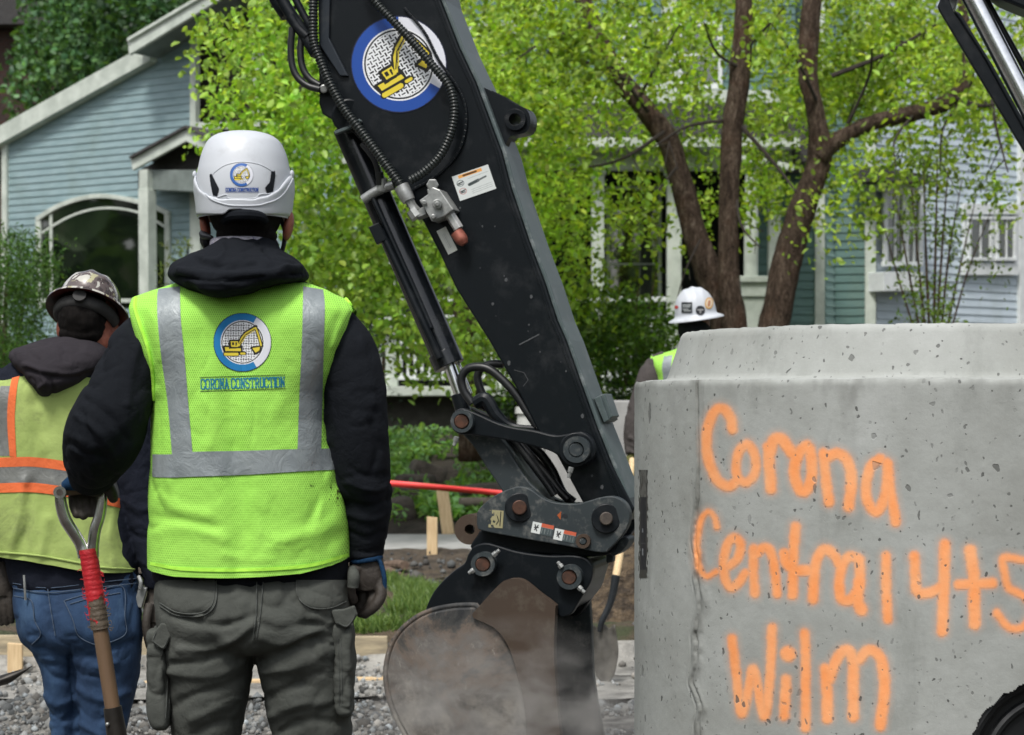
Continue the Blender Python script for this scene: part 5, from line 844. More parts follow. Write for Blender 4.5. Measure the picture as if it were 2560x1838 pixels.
# scratches and mud spots thrown on the side of the arm
im = Img(330, 330); rg = np.random.default_rng(4)
spots = [(1265, 700, 7), (1328, 742, 7), (1232, 760, 6), (1322, 812, 4), (1272, 908, 9), (1240, 790, 2), (1206, 566, 4), (1237, 566, 3), (1200, 670, 2), (1320, 828, 2), (1415, 928, 4), (1456, 1040, 8), (1505, 1218, 8), (1350, 880, 3), (1480, 1190, 5), (1150, 520, 4), (1260, 690, 3), (1402, 905, 2)]; mb = MB()
MUD = simple('dried_mud_splash', (.045, .05, .052), (.075, .08, .085), 200, .8)
for x, y, r in spots:
    mb = MB(); mb.plate(E, [(x+r*.5*(.8+.4*rg.random())*math.cos(k*.63), y+r*.7*(.8+.4*rg.random())*math.sin(k*.63)) for k in range(10)], .0014, .0012); mb.build('mud_spot', MUD, EX)
for q, w_ in (([(1298, 862), (1325, 848), (1348, 836)], 3.2), ([(1285, 925), (1310, 932), (1320, 950), (1308, 966)], 1.4)): mb = MB(); mb.ribbon(E, q, w_, .0014, .0012); mb.build('scratch', MUD, EX)
# ------------------------------------------------ people
HOOD = cloth('black_fleece', (.0075, .009, .012), (.011, .013, .017)); HOODG = cloth('charcoal_fleece', (.028, .025, .03), (.036, .032, .037)); NAVY = cloth('navy_fleece', (.01, .012, .02), (.014, .017, .027))
SKIN = simple('skin', g(158, 98, 80), g(132, 74, 60), 30, .5, spec=.4); HAIR = simple('dark_hair', (.006, .005, .005), (.012, .01, .009), 60, .7, 0, .8, 300, .004, spec=.12, sc=(3, 3, .5))
def meshcloth(name, c, c2, hole, ax=(.0043, .0048), dirt=None):
    m = M(name); sx = m.n('ShaderNodeSeparateXYZ'); m.l(m.tc.outputs['Object'], sx.inputs[0]); v = m.math('DIVIDE', sx.outputs[2], ax[1]); rowi = m.math('FLOOR', v); off = m.math('MULTIPLY', m.math('MODULO', rowi, 2), .5); u = m.math('ADD', m.math('DIVIDE', sx.outputs[0], ax[0]), off)
    fu = m.math('SUBTRACT', m.math('FRACT', m.math('ADD', u, 400)), .5); fv = m.math('SUBTRACT', m.math('FRACT', v), .5); d = m.math('ADD', m.math('POWER', m.math('MULTIPLY', fu, 3.0), 2), m.math('POWER', m.math('MULTIPLY', fv, 1.7), 2)); h = m.math('SUBTRACT', 1, m.math('MULTIPLY', d, 1.7), True)
    base = m.ramp(m.noise(5, 5, .6), [(.3, c), (.7, c2)]); col = m.mix(m.math('MULTIPLY', h, .8), base, hole)
    if dirt: col = m.mix(m.ramp(m.noise(6, 7, .75, dist=.5), [(.52, (0, 0, 0)), (.72, (dirt[1],)*3)]), col, dirt[0])
    b = m.bump(m.noise(14, 5, .6), .4, .012); m.bump(m.math('MULTIPLY', h, -1), .25, .001, b); return m.set(col, .75, 0, .25)
LIME = (.43, .84, .13); VM = meshcloth('lime_mesh_cloth', LIME, (.37, .78, .11), (.08, .26, .01)); LIMEB = cloth('lime_binding', (.48, .95, .1), (.44, .88, .09))
VM2 = meshcloth('faded_lime_cloth', (.4, .5, .16), (.34, .45, .13), (.28, .39, .1), (.004, .004), ((.13, .14, .075), .7)); ORNG = cloth('orange_trim', (.82, .19, .065), (.74, .16, .06))
def tapem(name, a, b):
    m = M(name); c = m.ramp(m.noise(9, 6, .7, dist=.8), [(.35, a), (.65, b)]); m.bump(m.noise(22, 6, .65, dist=1.2), .4, .01); return m.set(c, .42, .15, .6)
TAPE = tapem('silver_reflective_tape', g(150, 158, 160), g(128, 136, 140)); TAPE2 = tapem('worn_silver_tape', g(138, 140, 136), g(104, 106, 106))
PANTS = cloth('dark_grey_work_canvas', (.06, .065, .058), (.088, .093, .084), .3, 500); m = M('blue_denim'); f = m.noise(4, 6, .65, sc=(1.6, 1, .7)); c = m.ramp(f, [(.3, (.016, .032, .07)), (.55, (.028, .06, .125)), (.75, (.07, .13, .22))]); b = m.bump(m.noise(14, 5, .6, sc=(1, 1, .6)), .5, .015); m.bump(m.noise(700, 2), .3, .0008, b); DENIM = m.set(c, .85, 0, .25)
STITCH = simple('pale_stitching', (.085, .092, .085), (.06, .066, .06), 60, .9); STITCHB = simple('denim_stitching', (.07, .1, .15), (.05, .075, .115), 60, .9)
LEATH = simple('dark_work_glove', (.03, .024, .019), (.045, .037, .03), 30, .65, 0, .5, 120, .003); BLUE = cloth('blue_glove_cuff', (.01, .035, .085), (.014, .045, .1)); GLOVEY = cloth('muddy_yellow_glove', (.16, .17, .05), (.1, .1, .04))
HELM = simple('white_helmet_shell', (.56, .59, .63), (.42, .44, .46), 16, .42, 0, .05, 20, .002, lo=.6, hi=.85); BLKPL = simple('black_plastic', (.012, .013, .016), (.018, .019, .022), 20, .4)
def W_(Yw): return lambda px, py, dy=0: P(px, py, Yw+dy)
def rl(Yw, rows):                            # (py, left px, right px, half depth m, depth offset, power)
    return [(((a+b)/2-1280)/F*Yw, Yw+dy, H-(py-HOR)/F*Yw, (b-a)/2/F*Yw, dp, pw) for py, a, b, dp, dy, pw in rows]
def arm_(mb, Yw, pts, n=24): mb.tube([P(x, y, Yw+dy) for x, y, dy, r in pts], [r for x, y, dy, r in pts], n, res=len(pts)*8)
def body(name, mb, vox, mat, par, folds=(), amp=.004, sc=9, seed=1, sm=6):
    V, Fc, N = fuse(mb, vox, sm); V = V+N*((fbm(V*sc, seed, 3)-.5)*2*amp)[:, None]
    if amp > .0038: V = V+N*ridge(V*np.array([1, 1, 1.5]), 9, seed+3, .007)[:, None]+N*ridge(V*np.array([1, 1, 1.3]), 19, seed+9, .0032)[:, None]
    V = creases(V, N, folds); return mesh(name, V, Fc, mat, par, True)
def seamline(name, tree, pts, r, mat, par, n=40, eps=.001):
    q = [onto(tree, x, y, eps) for x, y in cr(pts, n)]; q = [v for v in q if v is not None]
    if len(q) < 3: return
    mb = MB(); mb.tube(q, r, 6, res=len(q)); return mb.build(name, mat, par, True)
def vest(Yw, L, Rr, T, Hm, D, De, arm_y, mat, par, folds, seed, nu=120, nv=130, amp=.005, sx=1.0):
    # back panel and front panel of a waistcoat, open at the armholes
    L = np.array(L, float); Rr = np.array(Rr, float); T = np.array(T, float); Hm = np.array(Hm, float); out = []
    for side in (-1, 1):
        V = np.zeros((nv, nu, 3))
        for j in range(nv):
            v = j/(nv-1)
            for i in range(nu):
                u = -1+2*i/(nu-1); 
                y0 = Hm[0, 1]+(Hm[-1, 1]-Hm[0, 1])*(u+1)/2; xl, xr = np.interp(y0, L[:, 1], L[:, 0]), np.interp(y0, Rr[:, 1], Rr[:, 0])
                yb = np.interp(xl+(xr-xl)*(u+1)/2, Hm[:, 0], Hm[:, 1]); yt = np.interp(u, T[:, 0], T[:, 1]); py = yb+(yt-yb)*v
                xl, xr = np.interp(py, L[:, 1], L[:, 0]), np.interp(py, Rr[:, 1], Rr[:, 0]); x = xl+(xr-xl)*(u+1)/2
                k = np.clip((arm_y+60-py)/150, 0, 1); k = k*k*(3-2*k); tp = np.clip((v-.8)/.2, 0, 1); f = math.sqrt(max(0, 1-tp**2.2)); de = De*k
                dep = (de+(D-de)*(1-abs(u)**2.4)**(1/2.4))*f*(1-.06*math.exp(-(u/.12)**2)*(1 if side < 0 else 0))
                q = P(x, py, Yw); V[j, i] = (q.x*(1+side*dep/Yw*0), Yw+side*dep, q.z)
        V = V.reshape(-1, 3); c = np.array([((L[0, 0]+Rr[0, 0])/2-1280)/F*Yw, Yw, 1.2]); N = V-c; N[:, 2] = 0; N /= np.linalg.norm(N, axis=1)[:, None]+1e-9
        V = V+N*((fbm(V*7, seed, 3)-.5)*2*amp+ridge(V*np.array([1, 1, .8]), 6, seed+3, .006)+ridge(V*np.array([1.3, 1, .8]), 15, seed+9, .0022))[:, None]
        if side < 0: N2 = np.tile([0, -1.0, 0], (len(V), 1)); V = creases(V, N2, folds)
        q = np.arange(nu*nv).reshape(nv, nu); Fc = np.stack([q[:-1, :-1], q[:-1, 1:], q[1:, 1:], q[1:, :-1]], -1).reshape(-1, 4)
        if side > 0: Fc = Fc[:, ::-1]
        out.append((V, Fc))
    V = np.concatenate([out[0][0], out[1][0]]); Fc = np.concatenate([out[0][1], out[1][1]+nu*nv]); o = mesh('vest', V, Fc, mat, par, True); return o
def strip(name, tree, top, bot, mat, par, n=60, m=8, eps=.0016):      # band between two left-to-right curves
    A = cr(top, n); B = cr(bot, n); V = []; ok = []
    for j in range(m):
        for i in range(n): q = A[i]*(1-j/(m-1))+B[i]*j/(m-1); h = onto(tree, q[0], q[1], eps); ok.append(h is not None); V.append(h or Vector((0, 0, 0)))
    Fc = [(j*n+i, (j+1)*n+i, (j+1)*n+i+1, j*n+i+1) for j in range(m-1) for i in range(n-1)]; Fc = [f for f in Fc if all(ok[k] for k in f) and max(V[k].y for k in f)-min(V[k].y for k in f) < .04]
    return mesh(name, V, Fc, mat, par, True) if Fc else None
# ======== worker with the white helmet, seen from behind
Y1 = 4.27; W1 = thing('person', 'worker seen from behind in lime vest, black hoodie and white climbing style helmet', 'person', P(620, 2520, Y1)); w = W_(Y1)
mb = MB(); mb.add(*ell(w(614, 478), (.08, .1, .115))); mb.add(*ell(w(614, 560, .045), (.06, .06, .07))); mb.tube([w(614, 560, .01), w(612, 620, 0), w(610, 690, -.01)], [.06, .06, .075], 24)
for sx, ex in ((-1, 513), (1, 721)): mb.add(*ell(w(ex, 566, .0), (.011, .022, .033), Matrix.Rotation(sx*R(10), 3, 'Y')))
mb.add(*ell(w(614, 535, .1), (.014, .03, .024))); mb.add(*ell(w(614, 575, .09), (.028, .02, .012))); body('head', mb, .004, SKIN, W1, amp=.0008, sm=3)
mb = MB(); mb.add(*ell(w(615, 525, -.014), (.079, .095, .078))); mb.add(*ell(w(617, 590, -.045), (.066, .03, .03))); body('hair', mb, .004, HAIR, W1, amp=.003, sc=40, sm=3)
v, f = loft(rl(Y1, [(650, 535, 690, .075, -.01, 2.2), (620, 528, 698, .078, -.012, 2.2), (602, 530, 694, .074, -.012, 2.2), (596, 545, 680, .06, -.012, 2.2)]), 20, 60)
m = M('patterned_neck_gaiter'); c = m.ramp(m.noise(40, 6, .8, dist=3), [(.42, g(120, 118, 128)), (.5, g(180, 178, 186)), (.6, g(70, 66, 110))]); GA = m.set(c, .85); mesh('neck_gaiter', v, f, GA, W1, True)
mb = MB()
mb.add(*loft(rl(Y1, [(1452, 390, 872, .125, 0, 2.4), (1440, 386, 874, .13, 0, 2.4), (1380, 384, 864, .135, 0, 2.5), (1250, 388, 856, .135, 0, 2.5), (1100, 398, 832, .13, 0, 2.5), (950, 400, 820, .13, -.005, 2.5), (850, 392, 832, .128, -.01, 2.5), (790, 400, 825, .115, -.01, 2.4), (735, 425, 795, .095, -.01, 2.2), (690, 480, 745, .075, -.005, 2), (655, 530, 695, .06, 0, 2)]), 50, 60))
arm_(mb, Y1, [(465, 800, 0, .055), (408, 826, -.005, .066), (362, 880, -.03, .075), (312, 965, -.055, .073), (280, 1040, -.075, .08), (256, 1095, -.06, .08), (238, 1138, -.02, .07), (229, 1174, .02, .058), (227, 1200, .045, .044)])
arm_(mb, Y1, [(760, 800, -.0, .055), (812, 822, -.005, .064), (858, 880, -.02, .067), (884, 975, -.03, .066), (893, 1080, -.03, .064), (903, 1180, -.02, .061), (920, 1235, -.005, .054), (917, 1300, .01, .049), (915, 1350, .02, .043), (914, 1398, .02, .038)])
FS = [([(170, 1085), (215, 1110), (262, 1170)], 7, .005), ([(190, 1040), (240, 1075), (285, 1140)], 8, .006), ([(180, 1120), (215, 1150), (235, 1190)], 5, .005), ([(165, 1150), (195, 1175), (215, 1198)], 5, -.004), ([(215, 1000), (270, 1040), (320, 1100)], 9, -.005), ([(330, 810), (310, 880), (300, 940)], 9, -.004), ([(352, 850), (330, 930), (320, 1010)], 10, .005), ([(205, 1030), (230, 1100), (255, 1150)], 6, -.005),
      ([(875, 1170), (925, 1195), (978, 1185)], 8, -.006), ([(868, 1205), (925, 1225), (980, 1215)], 8, .007), ([(868, 1255), (925, 1268), (978, 1245)], 7, -.006), ([(872, 1285), (920, 1300), (968, 1285)], 7, .005), ([(872, 1330), (915, 1345), (958, 1330)], 7, -.004), ([(900, 850), (925, 930), (935, 1010)], 9, .004), ([(930, 1060), (945, 1120), (930, 1180)], 8, -.005), ([(880, 1375), (915, 1382), (955, 1374)], 5, -.005)]
HD = body('hoodie', mb, .0055, HOOD, W1, FS, .0045, 10, 4)
mb = MB(); mb.add(*loft(rl(Y1, [(598, 556, 676, .05, -.02, 2), (606, 541, 692, .072, -.025, 2), (630, 516, 702, .095, -.03, 2), (650, 478, 735, .115, -.035, 2.1), (668, 446, 764, .128, -.045, 2.2), (688, 438, 772, .138, -.055, 2.3), (700, 446, 768, .145, -.065, 2.3), (716, 474, 716, .13, -.09, 2.3), (734, 508, 660, .1, -.115, 2.2), (747, 532, 612, .065, -.13, 2), (752, 550, 590, .03, -.135, 2)]), 60, 80))
body('hood', mb, .0045, HOOD, W1, [([(443, 694), (520, 702), (600, 700), (690, 690), (768, 684)], 5, -.009), ([(448, 676), (530, 684), (620, 684), (760, 664)], 7, .006), ([(490, 640), (535, 652), (560, 632), (556, 610)], 5, .006), ([(500, 655), (560, 668), (640, 660)], 7, -.007), ([(690, 640), (720, 660), (700, 675)], 6, .006), ([(500, 722), (560, 722), (640, 712)], 5, .005), ([(660, 625), (700, 650), (740, 658)], 6, -.006)], .006, 16, 7)
# vest
VL = [(401, 700), (370, 722), (336, 745), (335, 773), (348, 816), (367, 872), (379, 936), (382, 1000), (380, 1051), (378, 1154), (373, 1309), (374, 1412), (378, 1435)]; VR = [(805, 700), (840, 722), (868, 748), (885, 777), (870, 825), (848, 880), (841, 936), (826, 984), (822, 1051), (831, 1103), (847, 1170), (862, 1240), (872, 1309), (873, 1396), (872, 1435)]
VT = [(-1, 742), (-.88, 722), (-.72, 704), (-.55, 694), (0, 690), (.5, 692), (.72, 702), (.88, 725), (1, 752)]; VH = [(372, 1414), (400, 1421), (460, 1428), (615, 1430), (769, 1420), (840, 1404), (874, 1390)]
VF = [([(352, 790), (378, 880), (392, 960)], 9, -0.0039), ([(372, 770), (392, 830), (398, 900)], 9, 0.0039), ([(395, 1240), (450, 1275), (520, 1290)], 16, 0.0046), ([(385, 1330), (470, 1320), (560, 1345)], 16, 0.0039), ([(380, 1290), (450, 1300), (540, 1320)], 12, -0.0039), ([(860, 1280), (790, 1330), (690, 1360)], 18, 0.0052), ([(850, 1200), (800, 1250), (770, 1310)], 14, -0.0046), ([(840, 1160), (815, 1215), (800, 1290)], 10, 0.0039), ([(865, 1330), (790, 1380), (700, 1395)], 14, -0.0039), ([(600, 1060), (610, 1240), (615, 1390)], 26, -0.0039),
      ([(840, 800), (815, 880), (806, 960)], 10, -0.0039), ([(862, 790), (836, 870), (822, 950)], 8, 0.0039), ([(480, 760), (520, 800), (560, 800)], 16, 0.0026), ([(520, 1000), (540, 1060), (520, 1110)], 16, 0.0026), ([(700, 1000), (680, 1060), (700, 1115)], 16, 0.0026), ([(395, 1000), (380, 1060), (395, 1120)], 8, -0.0033), ([(420, 1200), (430, 1310), (410, 1400)], 14, 0.0026), ([(560, 1390), (660, 1400), (760, 1380)], 12, 0.0026)]
VE = vest(Y1, VL, VR, VT, VH, .158, .078, 950, VM, W1, VF, 3, amp=.004); tv = bvh(VE)
patch('reflective_tape', tv, [(396, 722), (393, 740), (394, 800), (404, 900), (418, 1000), (430, 1136)], [(450, 716), (450, 730), (452, 800), (462, 900), (470, 1000), (481, 1130)], 14, 90, TAPE, VE)
patch('reflective_tape', tv, [(758, 716), (757, 764), (755, 850), (748, 1000), (744, 1123)], [(808, 724), (812, 764), (810, 850), (806, 1000), (803, 1123)], 14, 90, TAPE, VE)
strip('reflective_tape', tv, [(381, 1136), (430, 1136), (481, 1130), (615, 1127), (744, 1123), (803, 1122), (835, 1121)], [(380, 1193), (430, 1194), (481, 1192), (615, 1187), (744, 1179), (803, 1176), (846, 1174)], TAPE, VE, 110, 10, .0024)
for pts in (VL[2:8], VR[2:8]): seamline('binding', tv, [(x+(3 if x < 600 else -3), y) for x, y in pts], .0042, LIMEB, VE, 60, .002)
strip('hem_binding', tv, [(375, 1405), (460, 1418), (615, 1421), (769, 1410), (871, 1383)], [(375, 1413), (460, 1427), (615, 1429), (769, 1419), (872, 1391)], LIMEB, VE, 90, 4, .0025)
EMD = ATTR('vest_print', .7); im = emblem(170, (18, 122, 182)); decal('emblem', tv, 606, 856, 73, 74, im, EMD, VE, 0, .0012)
im = Img(300, 48, 6.25); im.stroke([(-6.2, .93), (6.2, .93)], .06, (18, 40, 30)); im.stroke([(-6.2, -.93), (6.2, -.93)], .06, (18, 40, 30)); word(im, 'CORONA CONSTRUCTION', -6.1, 6.1, -.64, .64, .1, (20, 118, 150)); decal('company_name', tv, 607, 958, 107, 19, im, EMD, VE, 1.6, .0012)
im = Img(90, 130, .7); nn = fbm(np.stack([im.X.ravel()*7+3, im.Y.ravel()*7, im.X.ravel()*0], 1), 9, 4).reshape(im.X.shape); im.put(nn*np.exp(-((im.X-.15*im.Y-.1)/.28)**2)*np.exp(-(im.Y/.8)**2) > .47, (92, 120, 34)); im.put((nn > .62) & (np.abs(im.X) < .4) & (np.abs(im.Y) < .5), (50, 60, 24)); decal('dirt_mark', tv, 838, 1240, 26, 60, im, EMD, VE, 0, .0011)
im = Img(40, 40); im.put(fbm(np.stack([im.X.ravel()*5, im.Y.ravel()*5, im.X.ravel()*0], 1), 5, 4).reshape(im.X.shape)*np.exp(-(im.X**2+im.Y**2)*2) > .42, (90, 125, 40)); decal('dirt_mark', tv, 780, 1214, 14, 14, im, EMD, VE, 0, .0011)
# trousers
mb = MB(); mb.add(*loft(rl(Y1, [(1425, 398, 862, .118, 0, 2.5), (1450, 392, 868, .125, -.005, 2.5), (1500, 390, 871, .135, -.012, 2.5), (1560, 400, 875, .135, -.015, 2.5), (1600, 410, 876, .12, -.01, 2.4), (1625, 440, 850, .09, -.005, 2.2)]), 30, 60))
mb.add(*loft(rl(Y1, [(1540, 405, 622, .105, -.01, 2.3), (1620, 412, 634, .115, -.008, 2.4), (1700, 422, 626, .105, 0, 2.4), (1770, 425, 613, .098, .005, 2.3), (1838, 430, 599, .09, .01, 2.3), (1950, 432, 580, .08, .01, 2.3), (2100, 430, 566, .075, 0, 2.2), (2300, 432, 556, .066, -.01, 2.2), (2440, 428, 560, .068, -.01, 2.2)]), 70, 48))
mb.add(*loft(rl(Y1, [(1540, 650, 875, .105, -.01, 2.3), (1620, 641, 874, .115, -.008, 2.4), (1700, 656, 874, .108, 0, 2.4), (1770, 668, 874, .1, .005, 2.3), (1838, 682, 878, .092, .01, 2.3), (1950, 700, 872, .08, .01, 2.3), (2100, 712, 862, .075, 0, 2.2), (2300, 722, 852, .066, -.01, 2.2), (2440, 720, 858, .068, -.01, 2.2)]), 70, 48))
mb.add(*ell(w(520, 1535, -.062), (.085, .075, .085))); mb.add(*ell(w(748, 1535, -.062), (.085, .075, .085)))
PF = [([(652, 1455), (645, 1530), (637, 1612)], 4, -.007), ([(430, 1536), (510, 1562), (580, 1560), (634, 1540)], 9, -.008), ([(634, 1560), (590, 1595), (520, 1622), (450, 1625)], 10, .009), ([(632, 1585), (570, 1630), (500, 1655), (430, 1660)], 10, -.008), ([(620, 1640), (560, 1680), (490, 1690), (430, 1680)], 12, .007), ([(615, 1690), (560, 1720), (480, 1740), (430, 1770)], 12, -.007), ([(605, 1740), (550, 1765), (480, 1800)], 12, .007), ([(600, 1800), (540, 1810), (480, 1838)], 9, -.006),
      ([(648, 1560), (700, 1575), (760, 1560), (830, 1570)], 9, -.008), ([(645, 1590), (690, 1610), (740, 1600), (820, 1560)], 10, .008), ([(655, 1650), (700, 1640), (760, 1600), (830, 1590)], 11, -.008), ([(660, 1680), (730, 1670), (800, 1640)], 12, .008), ([(672, 1740), (740, 1715), (810, 1680)], 12, -.007), ([(680, 1790), (760, 1760), (850, 1760)], 14, .007), ([(700, 1830), (770, 1800), (860, 1810)], 10, -.006), ([(700, 1470), (690, 1520), (700, 1560)], 14, .004), ([(590, 1470), (600, 1530), (590, 1560)], 12, .004)]
TR = body('trousers', mb, .0055, PANTS, W1, PF, .0045, 8, 6); tt = bvh(TR)
patch('back_pocket', tt, [(396, 1450), (395, 1480), (398, 1512), (440, 1538)], [(541, 1450), (541, 1490), (532, 1520), (500, 1541)], 40, 30, PANTS, TR, .004); patch('back_pocket', tt, [(741, 1450), (742, 1478), (755, 1505), (785, 1520)], [(866, 1450), (866, 1480), (866, 1502), (828, 1519)], 40, 30, PANTS, TR, .004)
tt2 = tt
for pts in ([(541, 1450), (541, 1495), (530, 1524), (498, 1541), (440, 1538), (398, 1514)], [(535, 1450), (535, 1492), (525, 1518), (496, 1534), (442, 1531), (400, 1508)], [(741, 1450), (742, 1480), (755, 1506), (785, 1521), (828, 1520), (866, 1504)], [(658, 1455), (651, 1530), (640, 1600)], [(612+30, 1455), (640, 1530), (632, 1600)]): seamline('stitching', tt, pts, .0011, STITCH, TR, 60, .0052)
def pocket(rows, fl, name='cargo_pocket'):
    mb = MB(); mb.add(*loft(rl(Y1, rows), 30, 40)); o = body(name, mb, .0035, PANTS, TR, [], .0039, 16, 9, 1); tp = bvh(o); FP = Pl(620, Y1-.108, 0); mb = MB(); mb.plate(FP, fl, 0, .012); o2 = mb.build('pocket_flap', PANTS, TR, bevel=.0035, bseg=3); tf = bvh(o2)
    a, b = rows[0][0], rows[-1][0]; s_ = 1 if rows[1][1] > 600 else -1; xi = rows[1][1]+7 if s_ > 0 else rows[1][2]-7
    for dx in (0, 7*s_): seamline('stitching', tp, [(xi+dx, a+45), (xi+dx+2, (a+b)/2), (xi+dx+3*s_, b-14)], .001, STITCH, o, 40, .0008)
    c_ = np.mean(np.array(fl), 0); seamline('stitching', tf, [tuple(c_+(np.array(p)-c_)*.78) for p in fl[2:]], .001, STITCH, o2, 40, .0008)
pocket([(1566, 390, 430, .054, -.035, 4), (1575, 385, 431, .06, -.035, 7), (1640, 381, 432, .062, -.037, 8), (1700, 383, 432, .06, -.035, 3.5), (1770, 388, 433, .058, -.035, 8), (1800, 396, 433, .055, -.035, 7), (1810, 402, 431, .048, -.03, 4)], [(402, 1558), (428, 1562), (428, 1592), (410, 1626), (392, 1618), (378, 1604), (386, 1578)])
pocket([(1552, 838, 888, .055, -.036, 4), (1560, 838, 889, .06, -.038, 7), (1640, 840, 889, .062, -.04, 8), (1700, 844, 888, .06, -.038, 3.5), (1750, 846, 887, .058, -.037, 8), (1768, 850, 884, .055, -.036, 7), (1778, 856, 879, .045, -.03, 3)], [(826, 1526), (860, 1523), (886, 1514), (894, 1537), (876, 1566), (862, 1572), (838, 1560)])
for k, cx in ((0, 494), (1, 790)):
    mb = MB(); mb.add(*ell(w(cx, 2490, .06), (.055, .15, .045))); mb.add(*ell(w(cx, 2440, .0), (.055, .07, .08))); V, Fc, N = fuse(mb, .008, 4); mesh('boot', V, Fc, LEATH, W1, True)
# gloves
def hand(name, Yw, wrist, palm, fingers, mat, par, vox=.0024):
    mb = MB(); mb.tube([P(x, y, Yw+dy) for x, y, dy, r in wrist+palm], [r for x, y, dy, r in wrist+palm], 20, res=24, sq=.72, ref=(0, 1, 0))
    for f in fingers: mb.tube([P(x, y, Yw+dy) for x, y, dy, r in f], [r for x, y, dy, r in f], 12, res=22)
    for f in fingers: x, y, dy, r = f[-1]; mb.add(*ell(P(x, y, Yw+dy), (r, r, r), None, 12))
    V, Fc, N = fuse(mb, vox, 3); V = V+N*((fbm(V*60, 3, 3)-.5)*.003)[:, None]; return mesh(name, V, Fc, mat, par, True)
hand('glove', Y1, [(914, 1385, .02, .036), (916, 1410, .02, .038)], [(918, 1445, .02, .042), (918, 1475, .02, .036)], [[(948, 1450, .01, .013), (953, 1485, .0, .0125), (938, 1515, -.005, .012), (912, 1536, 0, .0105)], [(930, 1462, .02, .013), (932, 1500, .01, .0125), (918, 1525, .01, .011), (902, 1534, .015, .01)], [(908, 1462, .03, .013), (906, 1498, .025, .012), (896, 1518, .03, .011), (886, 1520, .035, .01)], [(890, 1458, .04, .012), (884, 1490, .035, .011), (876, 1510, .04, .01), (872, 1508, .045, .009)], [(892, 1420, .0, .013), (876, 1450, -.015, .013), (876, 1482, -.015, .012), (884, 1500, -.01, .0105)]], LEATH, W1)
mb = MB(); mb.tube([w(914, 1390, .02), w(915, 1398, .02), w(916, 1405, .02)], [.036, .0375, .036], 28); mb.tube([w(950, 1402, .0), w(960, 1440, -.002), (w(960, 1475, .0)), w(944, 1515, -.005)], [.005, .006, .0055, .004], 10); body('glove_cuff', mb, .003, BLUE, W1, amp=.001, sm=2)
hand('glove', Y1, [(229, 1190, .045, .036), (226, 1200, .05, .036)], [(222, 1212, .055, .038), (218, 1222, .06, .034)], [[(186+k*17, 1205, .065, .0125), (184+k*17, 1228, .09, .0125), (186+k*17.5, 1262, .082, .012), (192+k*17, 1286+(k % 2)*5-k*1.5, .068, .0105)] for k in range(4)]+[[(250, 1198, .05, .014), (268, 1212, .045, .0135), (279, 1232, .045, .0125), (283, 1246, .05, .011)]], LEATH, W1)
mb = MB(); mb.tube([w(228, 1182, .035), w(216, 1196, .045), w(180, 1208, .045), w(158, 1216, .05)], [.02, .03, .018, .01], 12); body('glove_cuff', mb, .003, BLUE, W1, amp=.001, sm=2)
mb = MB(); mb.tube([w(880, 1425, -.02), w(884, 1440, -.05), w(882, 1468, -.05)], [.01, .013, .012], 12); mb.build('rolled_glove_tip', PANTS, W1, True)
# helmet: shell > skirt, vents, rear emblem, company name
hx = 611; dome = [(549, 112), (520, 116), (500, 118), (470, 118), (440, 115.5), (420, 112), (390, 105), (365, 95), (352, 86), (341, 70), (334, 48), (330, 26), (328.5, 6)]
V = []; n = 96; lv = 70; a = cr(dome, lv)
for py, hw in a:
    for k in range(n):
        q = 2*math.pi*k/n; c, s_ = math.cos(q), math.sin(q); e = 2/2.3; x = math.copysign(abs(c)**e, c)*hw; y = math.copysign(abs(s_)**e, s_)*hw*1.2; zl = py
        if s_ < 0 and py > 538: zl = py-12*math.exp(-(x/27)**6)*(py-538)/11
        V.append(P(hx+x, zl, Y1)+Vector((0, y/F*Y1, 0)))
Fc = [(i*n+k, i*n+(k+1) % n, (i+1)*n+(k+1) % n, (i+1)*n+k) for i in range(lv-1) for k in range(n)]+[tuple((lv-1)*n+k for k in range(n))]
HS = mesh('helmet', V, Fc, HELM, W1, True); th_ = bvh(HS)
V = []; lv = 14
for j in range(lv):
    t = j/(lv-1)
    for k in range(n):
        q = 2*math.pi*k/n; c, s_ = math.cos(q), math.sin(q); e = 2/2.3; cx_ = math.copysign(abs(c)**e, c); u = abs(cx_)
        top = np.interp(u, [0, .36, .42, .62, .8, .93, 1], [512, 512, 508, 502, 484, 455, 440]); bot = 549-13*math.exp(-(cx_*117/27)**6)*(1 if s_ < 0 else 0)-(6*u*u); py = top+(bot-top)*t; hw = np.interp(py, [440, 460, 480, 506, 538, 550], [122, 124, 124, 120.5, 117, 114.5])-(2.2 if t == 0 else 0)
        V.append(P(hx+cx_*hw, py, Y1)+Vector((0, math.copysign(abs(s_)**e, s_)*hw*1.21/F*Y1, 0)))
Fc = [(i*n+k, (i+1)*n+k, (i+1)*n+(k+1) % n, i*n+(k+1) % n) for i in range(lv-1) for k in range(n)]; SK = mesh('skirt', V, Fc, HELM, HS, True); sm_ = SK.modifiers.new('s', 'SOLIDIFY'); sm_.thickness = .003; sm_.offset = -1; ts = bvh(SK)
seamline('rim_bead', ts, [(488, 447), (496, 462), (512, 484), (532, 500), (556, 509), (582, 514), (640, 514), (664, 509), (690, 500), (710, 484), (724, 462), (732, 447)], .0016, HELM, HS, 70, .0005)
seamline('panel_line', th_, [(524, 446), (540, 428), (566, 412), (604, 405), (644, 410), (674, 424), (692, 440)], .0009, HELM, HS, 50, .0003); seamline('panel_line', th_, [(541, 494), (566, 487), (572, 496), (612, 497), (640, 495), (650, 486), (684, 484)], .0013, HELM, HS, 50, .0003)
mb = MB(); mb.add(*ell(w(487, 438, 0), (.005, .012, .009))); mb.add(*ell(w(730, 436, 0), (.005, .012, .009))); mb.build('clip_lug', HELM, HS, True)
